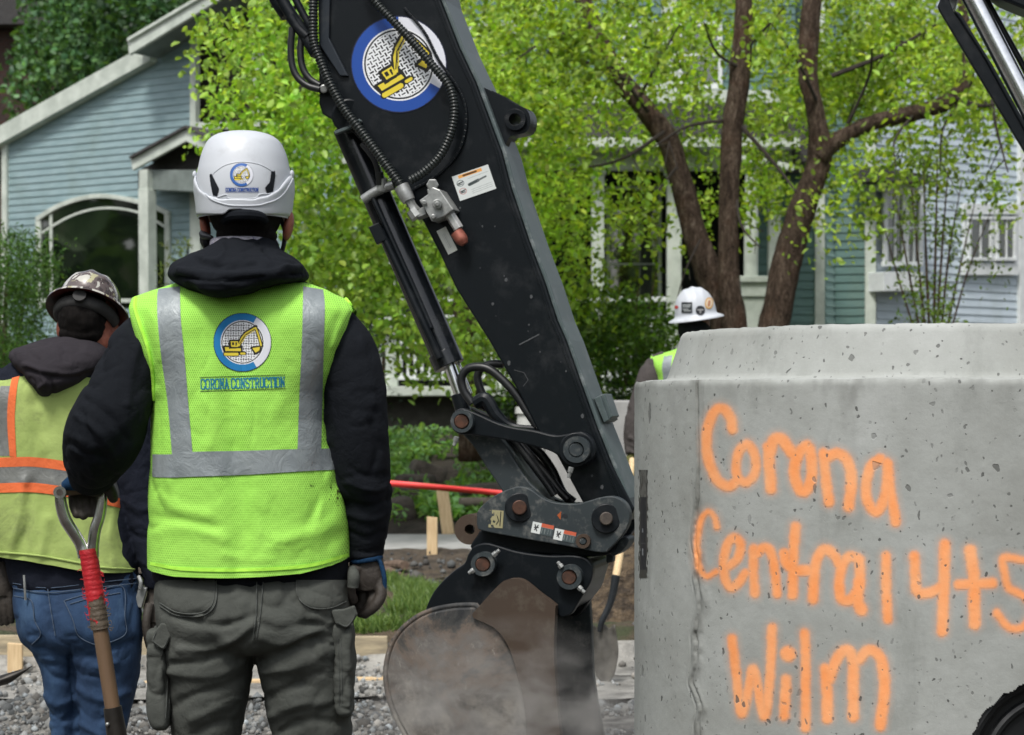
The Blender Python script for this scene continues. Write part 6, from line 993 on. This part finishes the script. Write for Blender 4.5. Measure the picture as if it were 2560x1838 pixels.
for pts in ([(523, 436), (529, 434), (548, 472), (543, 491), (532, 490), (526, 462)], [(678, 428), (688, 427), (689, 440), (683, 480), (667, 484), (662, 470), (674, 456)]):
    im = Img(60, 60); cx, cy = 536 if pts[0][0] < 600 else 676, 460; im.poly([((x-cx)/34, -(y-cy)/34) for x, y in pts], (18, 21, 28)); o = decal('vent', th_, cx, cy, 34, 34, im, ATTR('vent_black', .35), HS, 0, .0015)
decal('emblem', th_, 604, 437, 29.5, 29.5, emblem(110, (50, 100, 175)), DM, HS, 0, .001)
im = Img(170, 26, 6.5); im.stroke([(-6.4, .92), (6.4, .92)], .08, (70, 90, 150)); im.stroke([(-6.4, -.92), (6.4, -.92)], .08, (70, 90, 150)); word(im, 'CORONA CONSTRUCTION', -6.2, 6.2, -.55, .55, .13, (50, 80, 150)); decal('company_name', th_, 605, 474.5, 43, 6.6, im, DM, HS, 0, .001)
mb = MB(); mb.tube([w(700, 545, -.02), w(712, 580, .01), w(706, 625, .02), w(690, 640, .03)], .005, 8); mb.build('chin_strap', BLKPL, HS, True); mb = MB(); mb.tube([w(512, 560, .0), w(513, 600, -.01), w(520, 625, .01)], [.004, .012, .006], 10); mb.tube([w(506, 583, -.01), w(512, 590, -.02), w(530, 594, -.04)], [.008, .009, .004], 10); mb.build('chin_strap', BLKPL, HS, True)
mb = MB(); mb.tube([w(560, 553, -.085), w(575, 541, -.105), w(612, 537, -.118), w(648, 541, -.108), w(664, 553, -.088)], [.008, .011, .012, .011, .008], 10); mb.build('ratchet', HOOD, HS, True)
# D handle shovel held by him
ys = Y1+.06; SHV = thing('shovel', 'D handle shovel with torn red tape and wooden shaft held by the worker in front', 'shovel', P(360, 2500, ys)); s2 = W_(ys)
ASH = simple('worn_ash_wood', (.2, .125, .07), (.13, .08, .047), 6, .6, 0, .3, 50, .002, sc=(3, 3, .4)); YK = simple('polished_yoke_steel', (.78, .76, .74), (.5, .48, .47), 20, .16, 1, r2=.3)
mb = MB(); mb.tube([s2(152, 1226), s2(185, 1222), s2(225, 1217), s2(257, 1213)], [.0125, .014, .014, .0125], 20); mb.build('grip', simple('grip_wood', (.17, .11, .065), (.1, .066, .042), 20, .6), SHV, True)
mb = MB(); mb.tube([s2(150, 1228, -.01), s2(153, 1262, -.01), s2(164, 1300, -.008), s2(186, 1335, -.004), s2(202, 1362, 0), s2(212, 1392, 0)], [.0115, .013, .0135, .013, .013, .015], 16, sq=.7, ref=(0, 1, 0)); mb.tube([s2(257, 1214), s2(256, 1250), s2(249, 1290), s2(238, 1325), s2(233, 1362), s2(230, 1392)], [.008, .011, .0125, .013, .013, .015], 16, sq=.7, ref=(0, 1, 0)); mb.cyl(s2(149, 1231, -.028), s2(149, 1231, .02), .0135, n=24); mb.build('yoke', YK, SHV, True, sharp=50)
mb = MB(); mb.cyl(s2(149, 1231, -.031), s2(149, 1231, -.026), .007, n=20); mb.build('rivet', simple('rivet_steel', (.14, .12, .11), (.08, .07, .06), 80, .5, .8), SHV, True, sharp=30)
cx = lambda py: 220+(py-1375)*.1555
mb = MB(); mb.tube([s2(cx(y), y) for y in (1372, 1450, 1560, 1680, 1790)], [.0182, .0178, .0165, .0165, .0165], 24); mb.build('shaft', ASH, SHV, True)
m = M('torn_red_tape'); nf = m.noise(16, 6, .7); sz = m.n('ShaderNodeSeparateXYZ'); m.l(m.tc.outputs['Object'], sz.inputs[0]); zt, zb = s2(0, 1375).z, s2(0, 1575).z; gr = m.math('DIVIDE', m.math('SUBTRACT', sz.outputs[2], zb), zt-zb); k = m.math('SUBTRACT', m.math('ADD', nf, m.math('MULTIPLY', gr, .6)), .64); kk = m.math('GREATER_THAN', k, 0); c = m.mix(kk, (.11, .085, .062), m.ramp(m.noise(30, 5), [(.3, (.42, .012, .02)), (.7, (.56, .02, .03))])); m.bump(m.math('ADD', m.noise(30, 6, .7), m.math('MULTIPLY', kk, .5)), .9, .006); RT = m.set(c, .5)
mb = MB(); mb.tube([s2(cx(y), y) for y in np.linspace(1373, 1572, 40)], [.0196+.0005*((i*7)%5-2)/2 for i in range(40)], 28, res=80); rg = random.Random(3)
for k in range(34): y = 1572-rg.random()**1.3*150; sd = rg.choice((-1, 1)); x = cx(y)+sd*22; mb.tube([s2(x, y, -.005), s2(x+sd*rg.uniform(3, 9), y+rg.uniform(-4, 5), -.006), s2(x+sd*rg.uniform(5, 13), y+rg.uniform(-9, 6), -.008)], [.0012, .0009, .0004], 5)
mb.build('red_tape', RT, SHV, True)
DKS = simple('dark_socket_steel', (.05, .045, .04), (.025, .023, .021), 20, .45, .6); mb = MB(); mb.tube([s2(cx(y), y) for y in (1768, 1850, 1960, 2080)], [.0195, .022, .023, .022], 24); mb.build('socket', DKS, SHV, True); mb = MB(); mb.add(*ell(s2(cx(1811)-19, 1811, -.02), (.0045,)*3)); mb.build('socket_rivet', STEEL, SHV, True)
V = []; 
for j in range(24):
    t = j/23; wd_ = .12*(1-.15*t)*(1 if t < .7 else math.sqrt(max(0, 1-((t-.7)/.3)**2)))
    for i in range(13): u = -1+i/6; V.append(s2(cx(2080+t*390), 2070+t*400)+Vector((u*wd_+.0001*u, .03*(u*u)-.03+.05*t, 0)))
bo = mesh('blade', V, [(j*13+i, j*13+i+1, (j+1)*13+i+1, (j+1)*13+i) for j in range(23) for i in range(12)], DKS, SHV, True); bo.modifiers.new('s', 'SOLIDIFY').thickness = .003
# ======== second worker on the left
Y2 = 5.75; W2 = thing('person', 'worker looking down in a dirty yellow vest with orange stripes, jeans and camouflage hard hat', 'person', P(200, 2125, Y2)); w = W_(Y2)
mb = MB(); mb.add(*ell(w(224, 800, .02), (.078, .096, .105), Matrix.Rotation(R(-20), 3, 'X'))); mb.add(*ell(w(256, 850, .02), (.048, .07, .06))); mb.tube([w(222, 830, 0), w(205, 880, -.01), w(190, 930, -.02)], [.062, .066, .08], 24); mb.add(*ell(w(150, 823, .01), (.01, .02, .03))); mb.add(*ell(w(291, 826, .02), (.007, .018, .024)))
body('head', mb, .0045, SKIN, W2, amp=.0008, sm=3)
mb = MB(); mb.add(*ell(w(214, 795, -.005), (.076, .1, .085))); mb.add(*ell(w(205, 835, -.045), (.062, .045, .03))); body('hair', mb, .0045, HAIR, W2, amp=.004, sc=40, sm=2)
mb = MB(); mb.add(*loft(rl(Y2, [(1470, 40, 345, .12, 0, 2.4), (1450, 28, 346, .125, 0, 2.4), (1350, 10, 330, .125, 0, 2.5), (1250, -15, 312, .125, 0, 2.5), (1100, -25, 298, .12, -.01, 2.5), (1000, -22, 285, .12, -.02, 2.5), (940, 0, 275, .11, -.02, 2.4), (900, 45, 250, .09, -.015, 2.2), (870, 90, 235, .07, -.01, 2)]), 50, 50))
arm_(mb, Y2, [(255, 945, 0, .07), (290, 985, .0, .075), (322, 1080, .0, .073), (345, 1190, 0, .066), (362, 1280, .0, .06), (382, 1365, 0, .054), (396, 1430, .0, .046), (400, 1470, .0, .04)]); arm_(mb, Y2, [(20, 945, 0, .07), (-25, 1000, 0, .075), (-55, 1100, 0, .07), (-60, 1220, 0, .064), (-40, 1330, 0, .055), (-20, 1410, 0, .045)])
body('hoodie', mb, .0065, NAVY, W2, [([(310, 1250), (340, 1275), (380, 1270)], 8, .006), ([(325, 1330), (350, 1345), (390, 1340)], 7, -.006), ([(345, 1400), (370, 1412), (400, 1405)], 7, .005)], .005, 9, 14)
mb = MB(); mb.add(*loft(rl(Y2, [(838, 165, 212, .03, -.03, 2), (848, 120, 240, .07, -.03, 2), (862, 78, 262, .1, -.035, 2.1), (880, 42, 278, .125, -.04, 2.2), (900, 40, 282, .135, -.05, 2.2), (920, 58, 268, .14, -.06, 2.2), (945, 78, 246, .125, -.075, 2.1), (968, 98, 212, .1, -.09, 2), (988, 118, 168, .06, -.1, 2), (997, 130, 152, .03, -.105, 2)]), 50, 60))
body('hood', mb, .005, HOODG, W2, [([(62, 912), (110, 928), (180, 932), (262, 908)], 6, .007), ([(70, 925), (120, 940), (190, 944), (255, 922)], 6, -.008), ([(100, 935), (112, 955), (100, 968)], 5, .007), ([(125, 950), (135, 975), (130, 990)], 5, -.006)], .005, 14, 17)
V2 = vest(Y2, [(15, 925), (-12, 960), (-30, 1000), (-40, 1100), (-40, 1200), (-30, 1300), (-15, 1390), (-10, 1440)], [(275, 905), (276, 960), (280, 1020), (298, 1100), (306, 1200), (312, 1278), (329, 1357), (341, 1419), (343, 1440)], [(-1, 930), (-.6, 905), (0, 880), (.6, 895), (1, 920)], [(-15, 1382), (0, 1384), (94, 1392), (196, 1410), (251, 1421), (341, 1427)], .15, .07, 1050, VM2, W2,
    [([(20, 1390), (45, 1300), (60, 1200)], 9, .009), ([(45, 1392), (70, 1300), (80, 1210)], 10, -.008), ([(100, 1390), (120, 1300)], 14, .006), ([(240, 1410), (225, 1300), (240, 1200)], 16, -.006), ([(290, 1420), (280, 1340), (290, 1260)], 12, .006), ([(110, 1120), (100, 1030)], 14, .005)], 21, 90, 90, .006); t2 = bvh(V2)
patch('silver_strip', t2, [(2, 965), (-8, 990), (-15, 1060), (-10, 1140)], [(30, 965), (22, 990), (18, 1060), (23, 1140)], 10, 50, TAPE2, V2); patch('orange_trim', t2, [(42, 920), (30, 945), (20, 1000), (18, 1060), (24, 1141)], [(60, 912), (45, 955), (38, 1019), (37, 1059), (41, 1144)], 8, 50, ORNG, V2, .002)
patch('orange_trim', t2, [(216, 965), (206, 1000), (197, 1030), (190, 1080), (186, 1155)], [(240, 960), (229, 1000), (218, 1040), (210, 1090), (206, 1158)], 8, 50, ORNG, V2, .002)
def band(a, b, name, mat, e): strip(name, t2, [(-30, 1142+a), (0, 1144+a), (80, 1143+a), (155, 1152+a), (230, 1166+a), (309, 1184+a)], [(-30, 1142+b), (0, 1144+b), (80, 1143+b), (155, 1152+b), (230, 1166+b), (309, 1184+b)], mat, V2, 80, 6, e)
band(0, 24, 'orange_trim', ORNG, .003); band(22, 66, 'silver_strip', TAPE2, .0025); band(64, 88, 'orange_trim', ORNG, .003)
seamline('hem_binding', t2, [(-12, 1380), (94, 1389), (196, 1407), (251, 1418), (338, 1424)], .003, VM2, V2, 60, .002)
mb = MB(); mb.add(*loft(rl(Y2, [(1425, 34, 340, .108, 0, 2.5), (1450, 30, 345, .115, 0, 2.5), (1500, 38, 349, .125, -.01, 2.5), (1560, 50, 354, .13, -.015, 2.5), (1600, 62, 353, .12, -.01, 2.4), (1625, 90, 335, .09, 0, 2.2)]), 30, 50))
mb.add(*loft(rl(Y2, [(1560, 56, 185, .1, -.01, 2.2), (1620, 80, 194, .105, 0, 2.3), (1670, 105, 194, .1, .01, 2.3), (1750, 116, 192, .09, .02, 2.3), (1838, 128, 192, .08, .02, 2.2), (1950, 130, 190, .07, .01, 2.2), (2080, 132, 195, .065, 0, 2.2)]), 60, 40))
mb.add(*loft(rl(Y2, [(1560, 178, 352, .105, -.01, 2.3), (1620, 180, 352, .11, -.01, 2.3), (1700, 184, 345, .1, 0, 2.3), (1770, 190, 326, .09, 0, 2.3), (1838, 192, 313, .085, 0, 2.3), (1950, 196, 300, .075, 0, 2.2), (2080, 200, 296, .07, 0, 2.2)]), 60, 40)); mb.add(*ell(w(125, 1540, -.05), (.07, .07, .075))); mb.add(*ell(w(262, 1540, -.055), (.08, .07, .08)))
JN = body('jeans', mb, .006, DENIM, W2, [([(116, 1455), (124, 1520), (136, 1590), (170, 1615)], 5, -.008), ([(172, 1615), (180, 1680), (188, 1760), (192, 1838)], 5, -.012), ([(180, 1620), (220, 1640), (280, 1620), (340, 1600)], 9, -.008), ([(185, 1650), (230, 1670), (290, 1655)], 9, .008), ([(75, 1600), (110, 1640), (160, 1650)], 9, .008), ([(105, 1660), (130, 1690), (170, 1700)], 8, -.008), ([(115, 1740), (140, 1765), (180, 1750)], 9, .008), ([(120, 1780), (150, 1800), (188, 1790)], 8, -.008), ([(195, 1720), (250, 1750), (320, 1730)], 10, .008), ([(195, 1770), (240, 1800), (310, 1780)], 9, -.008), ([(200, 1810), (250, 1838)], 8, .007), ([(340, 1500), (330, 1560), (345, 1620)], 8, -.005)], .005, 10, 22); tj = bvh(JN)
patch('back_pocket', tj, [(162, 1500), (175, 1540), (192, 1575), (200, 1592), (238, 1612)], [(305, 1468), (309, 1510), (312, 1560), (312, 1585), (262, 1612)], 30, 26, DENIM, JN, .004); patch('back_pocket', tj, [(36, 1492), (46, 1530), (54, 1575), (62, 1600), (76, 1612)], [(78, 1502), (86, 1545), (97, 1575), (100, 1590), (90, 1608)], 20, 24, DENIM, JN, .004)
for pts in ([(160, 1502), (230, 1482), (306, 1467), (312, 1540), (313, 1586), (262, 1610), (238, 1612), (196, 1590), (182, 1550), (160, 1502)], [(36, 1490), (78, 1502), (86, 1550), (101, 1586), (78, 1613)], [(30, 1458), (118, 1470), (230, 1458), (345, 1446)], [(30, 1470), (118, 1482), (230, 1470), (346, 1458)], [(119, 1470), (126, 1520), (138, 1590)], [(175, 1510), (230, 1495), (300, 1482)]): seamline('stitching', tj, pts, .0014, STITCHB, JN, 70, .0055)
mb = MB(); mb.box(w(352, 1492, -.03), (.012, .01, .03), Matrix.Rotation(R(15), 3, 'Y')); mb.tube([w(346, 1440, -.04), w(352, 1455, -.05), w(350, 1475, -.05)], .006, 10); mb.build('belt_clip', STEEL, W2, bevel=.003)
for cx_ in (160, 248):
    mb = MB(); mb.add(*ell(w(cx_, 2098, .06), (.05, .14, .045))); V, Fc, N = fuse(mb, .01, 3); mesh('boot', V, Fc, LEATH, W2, True)
hand('glove', Y2, [(400, 1455, 0, .036), (400, 1485, 0, .038)], [(398, 1520, 0, .045), (396, 1555, 0, .042)], [[(370+k*16, 1545, -.01, .0125), (368+k*15, 1585, -.012, .012), (372+k*13, 1620-abs(k-1.5)*5, .0, .0105), (380+k*11, 1634-abs(k-1.5)*6, .012, .009)] for k in range(4)]+[[(375, 1510, -.03, .014), (366, 1550, -.045, .013), (368, 1590, -.045, .012), (374, 1612, -.04, .01)]], LEATH, W2)
hand('glove', Y2, [(-8, 1400, 0, .036), (-2, 1425, 0, .038)], [(2, 1460, 0, .043), (4, 1490, 0, .04)], [[(-18+k*14, 1480, -.01, .0125), (-16+k*14, 1515, -.01, .0125), (-12+k*13.5, 1545-abs(k-1.5)*4, -.005, .011), (-9+k*13, 1560-abs(k-1.5)*5, .0, .009)] for k in range(4)]+[[(24, 1440, .01, .014), (33, 1475, .015, .012), (38, 1505, .015, .0105), (38, 1520, .015, .009)]], LEATH, W2)
mb = MB(); mb.tube([w(60, 1438, -.13), w(62, 1470, -.135), w(64, 1500, -.13)], .0035, 8); mb.build('wire_clip', STEEL, W2, True)
# hard hats with full brim
def hardhat(name, C, Rm, rx, ry, hz, brim, mat, under, par, ridges=True):
    V = []; n = 64; prof = [(1+brim, -.012), (1+brim*.98, -.006), (1+brim*.5, .002), (1.04, .008), (1.0, .02)]+[(math.cos(t)**.85, .02+(hz-.02)*math.sin(t)**.95) for t in np.linspace(.08, math.pi/2, 22)]
    for r, z in prof:
        for k in range(n):
            q = 2*math.pi*k/n; c, s_ = math.cos(q), math.sin(q); rg_ = 1.0
            zz_ = z+(.006*math.exp(-(c*rx*r/.012)**2)+.004*math.exp(-((abs(c*rx*r)-.045)/.01)**2))*(1 if z > .04 and ridges else 0)
            V.append(Vector(C)+Rm @ Vector((c*rx*r, s_*ry*r, zz_)))
    Fc = [(i*n+k, i*n+(k+1) % n, (i+1)*n+(k+1) % n, (i+1)*n+k) for i in range(len(prof)-1) for k in range(n)]+[tuple((len(prof)-1)*n+k for k in range(n))]; o = mesh(name, V, Fc, mat, par, True)
    V = []; pr = [(1+brim*1.002, -.013), (1.0, .0), (.94, .03), (.8, .07), (.3, .09)]
    for r, z in pr:
        for k in range(n): q = 2*math.pi*k/n; V.append(Vector(C)+Rm @ Vector((math.cos(q)*rx*r, math.sin(q)*ry*r, z)))
    mesh('underside', V, [(i*n+k, (i+1)*n+k, (i+1)*n+(k+1) % n, i*n+(k+1) % n) for i in range(len(pr)-1) for k in range(n)], under, o, True); return o
m = M('camouflage_shell'); a_ = m.noise(14, 3, .6, dist=1.5); b_ = m.noise(17, 3, .6, dist=1.2, sc=(1, 1.4, .8)); c = m.ramp(a_, [(.42, (.05, .038, .036)), (.44, (.11, .085, .08)), (.56, (.11, .085, .08)), (.575, (.42, .4, .24))]); c = m.mix(m.ramp(b_, [(.555, (0, 0, 0)), (.57, (1, 1, 1))]), c, (.5, .49, .44)); CAMO = m.set(c, .25, 0, .5, .5)
UND = simple('red_brown_underside', (.13, .02, .018), (.035, .018, .016), 10, .5, lo=.4, hi=.6)
R2 = Matrix.Rotation(R(7), 3, 'Y') @ Matrix.Rotation(R(-27), 3, 'X'); C2 = w(221, 775, .01); HH = hardhat('hard_hat', C2, R2, .088, .108, .105, .36, CAMO, UND, W2)
mb = MB(); mb.tube([C2+R2 @ Vector((math.cos(t)*.082, math.sin(t)*.1, -.028)) for t in np.linspace(math.pi, 2*math.pi, 20)], .013, 10, sq=1.5); kn = C2+R2 @ Vector((-.004, -.112, -.022)); mb.cyl(kn, kn+R2 @ Vector((0, -.014, 0)), .019, n=20); mb.build('ratchet', simple('grey_ratchet_plastic', (.03, .03, .03), (.015, .015, .015), 30, .7), HH, True, sharp=40)
# ======== third worker behind the concrete pipe
Y3 = 10.4; W3 = thing('person', 'worker in white full brim hard hat half hidden behind the concrete pipe', 'person', P(1740, 1620, Y3)); w = W_(Y3)
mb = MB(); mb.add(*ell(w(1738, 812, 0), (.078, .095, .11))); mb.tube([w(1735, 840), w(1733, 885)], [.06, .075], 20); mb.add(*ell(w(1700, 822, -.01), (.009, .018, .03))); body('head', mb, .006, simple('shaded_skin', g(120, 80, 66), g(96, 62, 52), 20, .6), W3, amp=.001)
mb = MB(); mb.add(*ell(w(1735, 822, -.005), (.084, .1, .1))); body('balaclava', mb, .006, HOOD, W3, amp=.002)
mb = MB(); mb.add(*loft(rl(Y3, [(1180, 1640, 1835, .12, 0, 2.4), (1050, 1640, 1835, .125, 0, 2.4), (950, 1638, 1836, .12, 0, 2.4), (905, 1650, 1825, .1, 0, 2.3), (875, 1690, 1780, .08, 0, 2), (855, 1710, 1765, .06, 0, 2)]), 40, 40))
arm_(mb, Y3, [(1672, 905, 0, .065), (1640, 925, 0, .074), (1616, 985, -.01, .074), (1597, 1050, -.02, .07), (1589, 1100, -.02, .062), (1587, 1138, -.03, .05)]); arm_(mb, Y3, [(1800, 905, 0, .065), (1835, 930, 0, .07), (1855, 1000, 0, .066), (1860, 1100, -.05, .055)]); body('sweatshirt', mb, .008, cloth('grey_sweatshirt', (.07, .062, .06), (.085, .076, .072)), W3, [([(1575, 1095), (1595, 1105), (1615, 1100)], 4, .008), ([(1572, 1118), (1592, 1126), (1612, 1120)], 4, -.007), ([(1590, 1000), (1605, 1040)], 5, .006)], .005, 9, 31)
V3 = vest(Y3, [(1668, 868), (1625, 892), (1632, 920), (1640, 945), (1642, 1060), (1640, 1160)], [(1805, 868), (1848, 892), (1840, 920), (1834, 945), (1832, 1060), (1834, 1160)], [(-1, 890), (-.6, 872), (0, 866), (.6, 872), (1, 890)], [(1640, 1150), (1834, 1150)], .15, .085, 940, VM, W3, [], 33, 50, 50, .004); t3 = bvh(V3)
patch('reflective_tape', t3, [(1660, 890), (1655, 920), (1658, 960), (1660, 1150)], [(1681, 888), (1678, 920), (1680, 960), (1682, 1150)], 6, 30, TAPE, V3); patch('reflective_tape', t3, [(1790, 900), (1794, 960), (1790, 1150)], [(1814, 900), (1816, 960), (1812, 1150)], 6, 30, TAPE, V3)
mb = MB(); mb.add(*loft(rl(Y3, [(1140, 1645, 1830, .11, 0, 2.4), (1250, 1645, 1832, .12, 0, 2.4), (1330, 1650, 1828, .11, 0, 2.3)]), 20, 40)); 
for a_, b_ in ((1648, 1735), (1742, 1828)): mb.add(*loft(rl(Y3, [(1300, a_, b_, .09, 0, 2.2), (1450, a_+5, b_-5, .08, 0, 2.2), (1600, a_+12, b_-12, .07, 0, 2.2)]), 20, 30))
body('trousers', mb, .01, PANTS, W3)
for cx_ in (1692, 1785):
    mb = MB(); mb.add(*ell(w(cx_, 1604, -.04), (.05, .14, .05))); V, Fc, N = fuse(mb, .012, 3); mesh('boot', V, Fc, LEATH, W3, True)
hand('glove', Y3, [(1590, 1132, -.03, .04), (1586, 1145, -.03, .042)], [(1582, 1158, -.035, .046), (1580, 1170, -.035, .042)], [[(1572+k*6, 1165, -.07, .0135), (1570+k*6, 1178, -.075, .013), (1574+k*6, 1186, -.05, .012), (1577+k*6, 1184, -.02, .01)] for k in range(4)]+[[(1594, 1150, -.05, .014), (1598, 1165, -.075, .013), (1594, 1176, -.085, .012)]], GLOVEY, W3, .004)
R3 = Matrix.Rotation(R(-8), 3, 'Y') @ Matrix.Rotation(R(4), 3, 'X'); C3 = w(1740, 793, 0); H3 = hardhat('hard_hat', C3, R3, .108, .12, .155, .34, HELM, HELM, W3); t4 = bvh(H3)
im = Img(40, 40); im.put(im.X > -9, (40, 44, 46))
for k, r_ in ((.45, (-.7, .7)), (.15, (-.7, .5)), (-.3, (-.7, .2)), (-.62, (-.5, .7))): im.stroke([(r_[0], k), (r_[1], k)], .1, (150, 155, 155))
decal('sticker', t4, 1717, 769, 13.5, 13.5, im, DM, H3, 0, .004); im = Img(40, 40); im.put(np.hypot(im.X, im.Y) < 1, (44, 46, 50)); im.stroke([(-.55, .1), (.55, .1)], .15, (150, 150, 150)); im.stroke([(0, .1), (0, -.5)], .14, (150, 150, 150)); decal('sticker', t4, 1751, 776, 12, 12, im, DM, H3, 0, .004)
im = Img(40, 50, .8); q_ = np.hypot(im.X/.8, im.Y); im.put(q_ < 1, (206, 160, 92)); im.put(q_ < .75, (222, 200, 170)); im.stroke([(0, .3), (0, -.4)], .2, (180, 120, 84)); decal('sticker', t4, 1773, 758, 11, 15, im, DM, H3, -8, .004); im = Img(20, 20); im.put(np.hypot(im.X, im.Y*1.4) < 1, (190, 70, 66)); decal('sticker', t4, 1690, 768, 6, 6, im, DM, H3, 0, .004)
# round point shovel hanging from his hand
Y5 = 9.2; SH2 = thing('shovel', 'round point shovel with pale wooden handle and dark socket beside the excavator bucket', 'shovel', P(1516, 1712, Y5)); s3 = W_(Y5)
mb = MB(); mb.tube([s3(1581, 1150, 1.02), s3(1574, 1210, .85), s3(1551, 1376, .25), s3(1539, 1446, .03)], [.0165, .017, .0185, .018], 14); mb.build('handle', LUMBER, SH2, True); mb = MB(); mb.tube([s3(1540, 1438), s3(1538, 1450), s3(1533, 1480), s3(1523, 1515), s3(1503, 1558), s3(1498, 1580)], [.0195, .0195, .0175, .016, .0135, .008], 16); mb.build('socket', simple('blue_black_socket', (.03, .036, .042), (.045, .05, .055), 30, .5, .5), SH2, True)
V = []; Ls = [(1478, 1564), (1476, 1600), (1479, 1647), (1490, 1688), (1506, 1706), (1515, 1713)]; Rs = [(1538, 1566), (1544, 1600), (1546, 1635), (1538, 1680), (1527, 1702), (1517, 1713)]; La, Ra = cr(Ls, 26), cr(Rs, 26)
for j in range(26):
    for i in range(13): u = i/12; q_ = La[j]*(1-u)+Ra[j]*u; k = 2*u-1; V.append(P(q_[0], q_[1]-(5*math.cos(k*6.28) if j == 0 else 0), Y5+.03*(1-k*k)*(1-j/30)-.02*math.exp(-(k/.18)**2)*max(0, 1-j/12)))
bo = mesh('blade', V, [(j*13+i, j*13+i+1, (j+1)*13+i+1, (j+1)*13+i) for j in range(25) for i in range(12)], simple('muddy_blade_steel', (.17, .16, .14), (.07, .065, .055), 14, .6, .4), SH2, True); bo.modifiers.new('s', 'SOLIDIFY').thickness = .004
# flat blade entering at the lower left
Y6 = 6.6; SH3 = thing('shovel', 'dark pointed shovel blade poking in at the lower left edge', 'shovel', P(-60, 1720, Y6)); s4 = W_(Y6)
o = cr([(-120, 1712), (-40, 1700), (0, 1689), (40, 1677), (81, 1665)], 20); u_ = cr([(-120, 1752), (-40, 1732), (0, 1716), (28, 1706), (81, 1666)], 20); V = []
for i in range(20):
    for k in range(7): t = k/6; q_ = o[i]*(1-t)+u_[i]*t; V.append(P(q_[0], q_[1], Y6-.04*math.sin(t*3.14)*(1-i/19)))
mesh('blade', V, [(i*7+k, i*7+k+1, (i+1)*7+k+1, (i+1)*7+k) for i in range(19) for k in range(6)], DKS, SH3, True).modifiers.new('s', 'SOLIDIFY').thickness = .004
mb = MB(); mb.tube([s4(-110, 1730), s4(-260, 1760), s4(-700, 1700)], [.022, .02, .017], 14); mb.build('handle', ASH, SH3, True)
# drifting dust stirred up round the bucket
m = bpy.data.materials.new('dust_cloud'); m.use_nodes = True; t = m.node_tree; t.nodes.clear(); o_ = t.nodes.new('ShaderNodeOutputMaterial'); v_ = t.nodes.new('ShaderNodeVolumePrincipled'); tc = t.nodes.new('ShaderNodeTexCoord'); nz = t.nodes.new('ShaderNodeTexNoise'); nz.inputs['Scale'].default_value = 3.6; nz.inputs['Detail'].default_value = 5; nz.inputs['Distortion'].default_value = .8
gr = t.nodes.new('ShaderNodeTexGradient'); gr.gradient_type = 'SPHERICAL'; mp = t.nodes.new('ShaderNodeMapping'); rm = t.nodes.new('ShaderNodeMapRange'); rm.inputs['From Min'].default_value = .46; rm.inputs['From Max'].default_value = .75; mu = t.nodes.new('ShaderNodeMath'); mu.operation = 'MULTIPLY'; m3 = t.nodes.new('ShaderNodeMath'); m3.operation = 'MULTIPLY'; m3.inputs[1].default_value = 10
t.links.new(tc.outputs['Object'], nz.inputs[0]); t.links.new(tc.outputs['Object'], gr.inputs[0]); t.links.new(nz.outputs['Fac'], rm.inputs['Value']); t.links.new(rm.outputs[0], mu.inputs[0]); t.links.new(gr.outputs['Fac'], mu.inputs[1]); t.links.new(mu.outputs[0], m3.inputs[0]); t.links.new(m3.outputs[0], v_.inputs['Density']); v_.inputs['Color'].default_value = (.78, .76, .72, 1); t.links.new(v_.outputs[0], o_.inputs['Volume'])
V, Fc = ell((0, 0, 0), (1, 1, 1), None, 32); du = mesh('dust', V, Fc, m); du.scale = (.52, .42, .34); du.location = P(1290, 1815, 5.95); tag(du, 'thin pale dust drifting round the foot of the bucket', 'dust', kind='stuff')
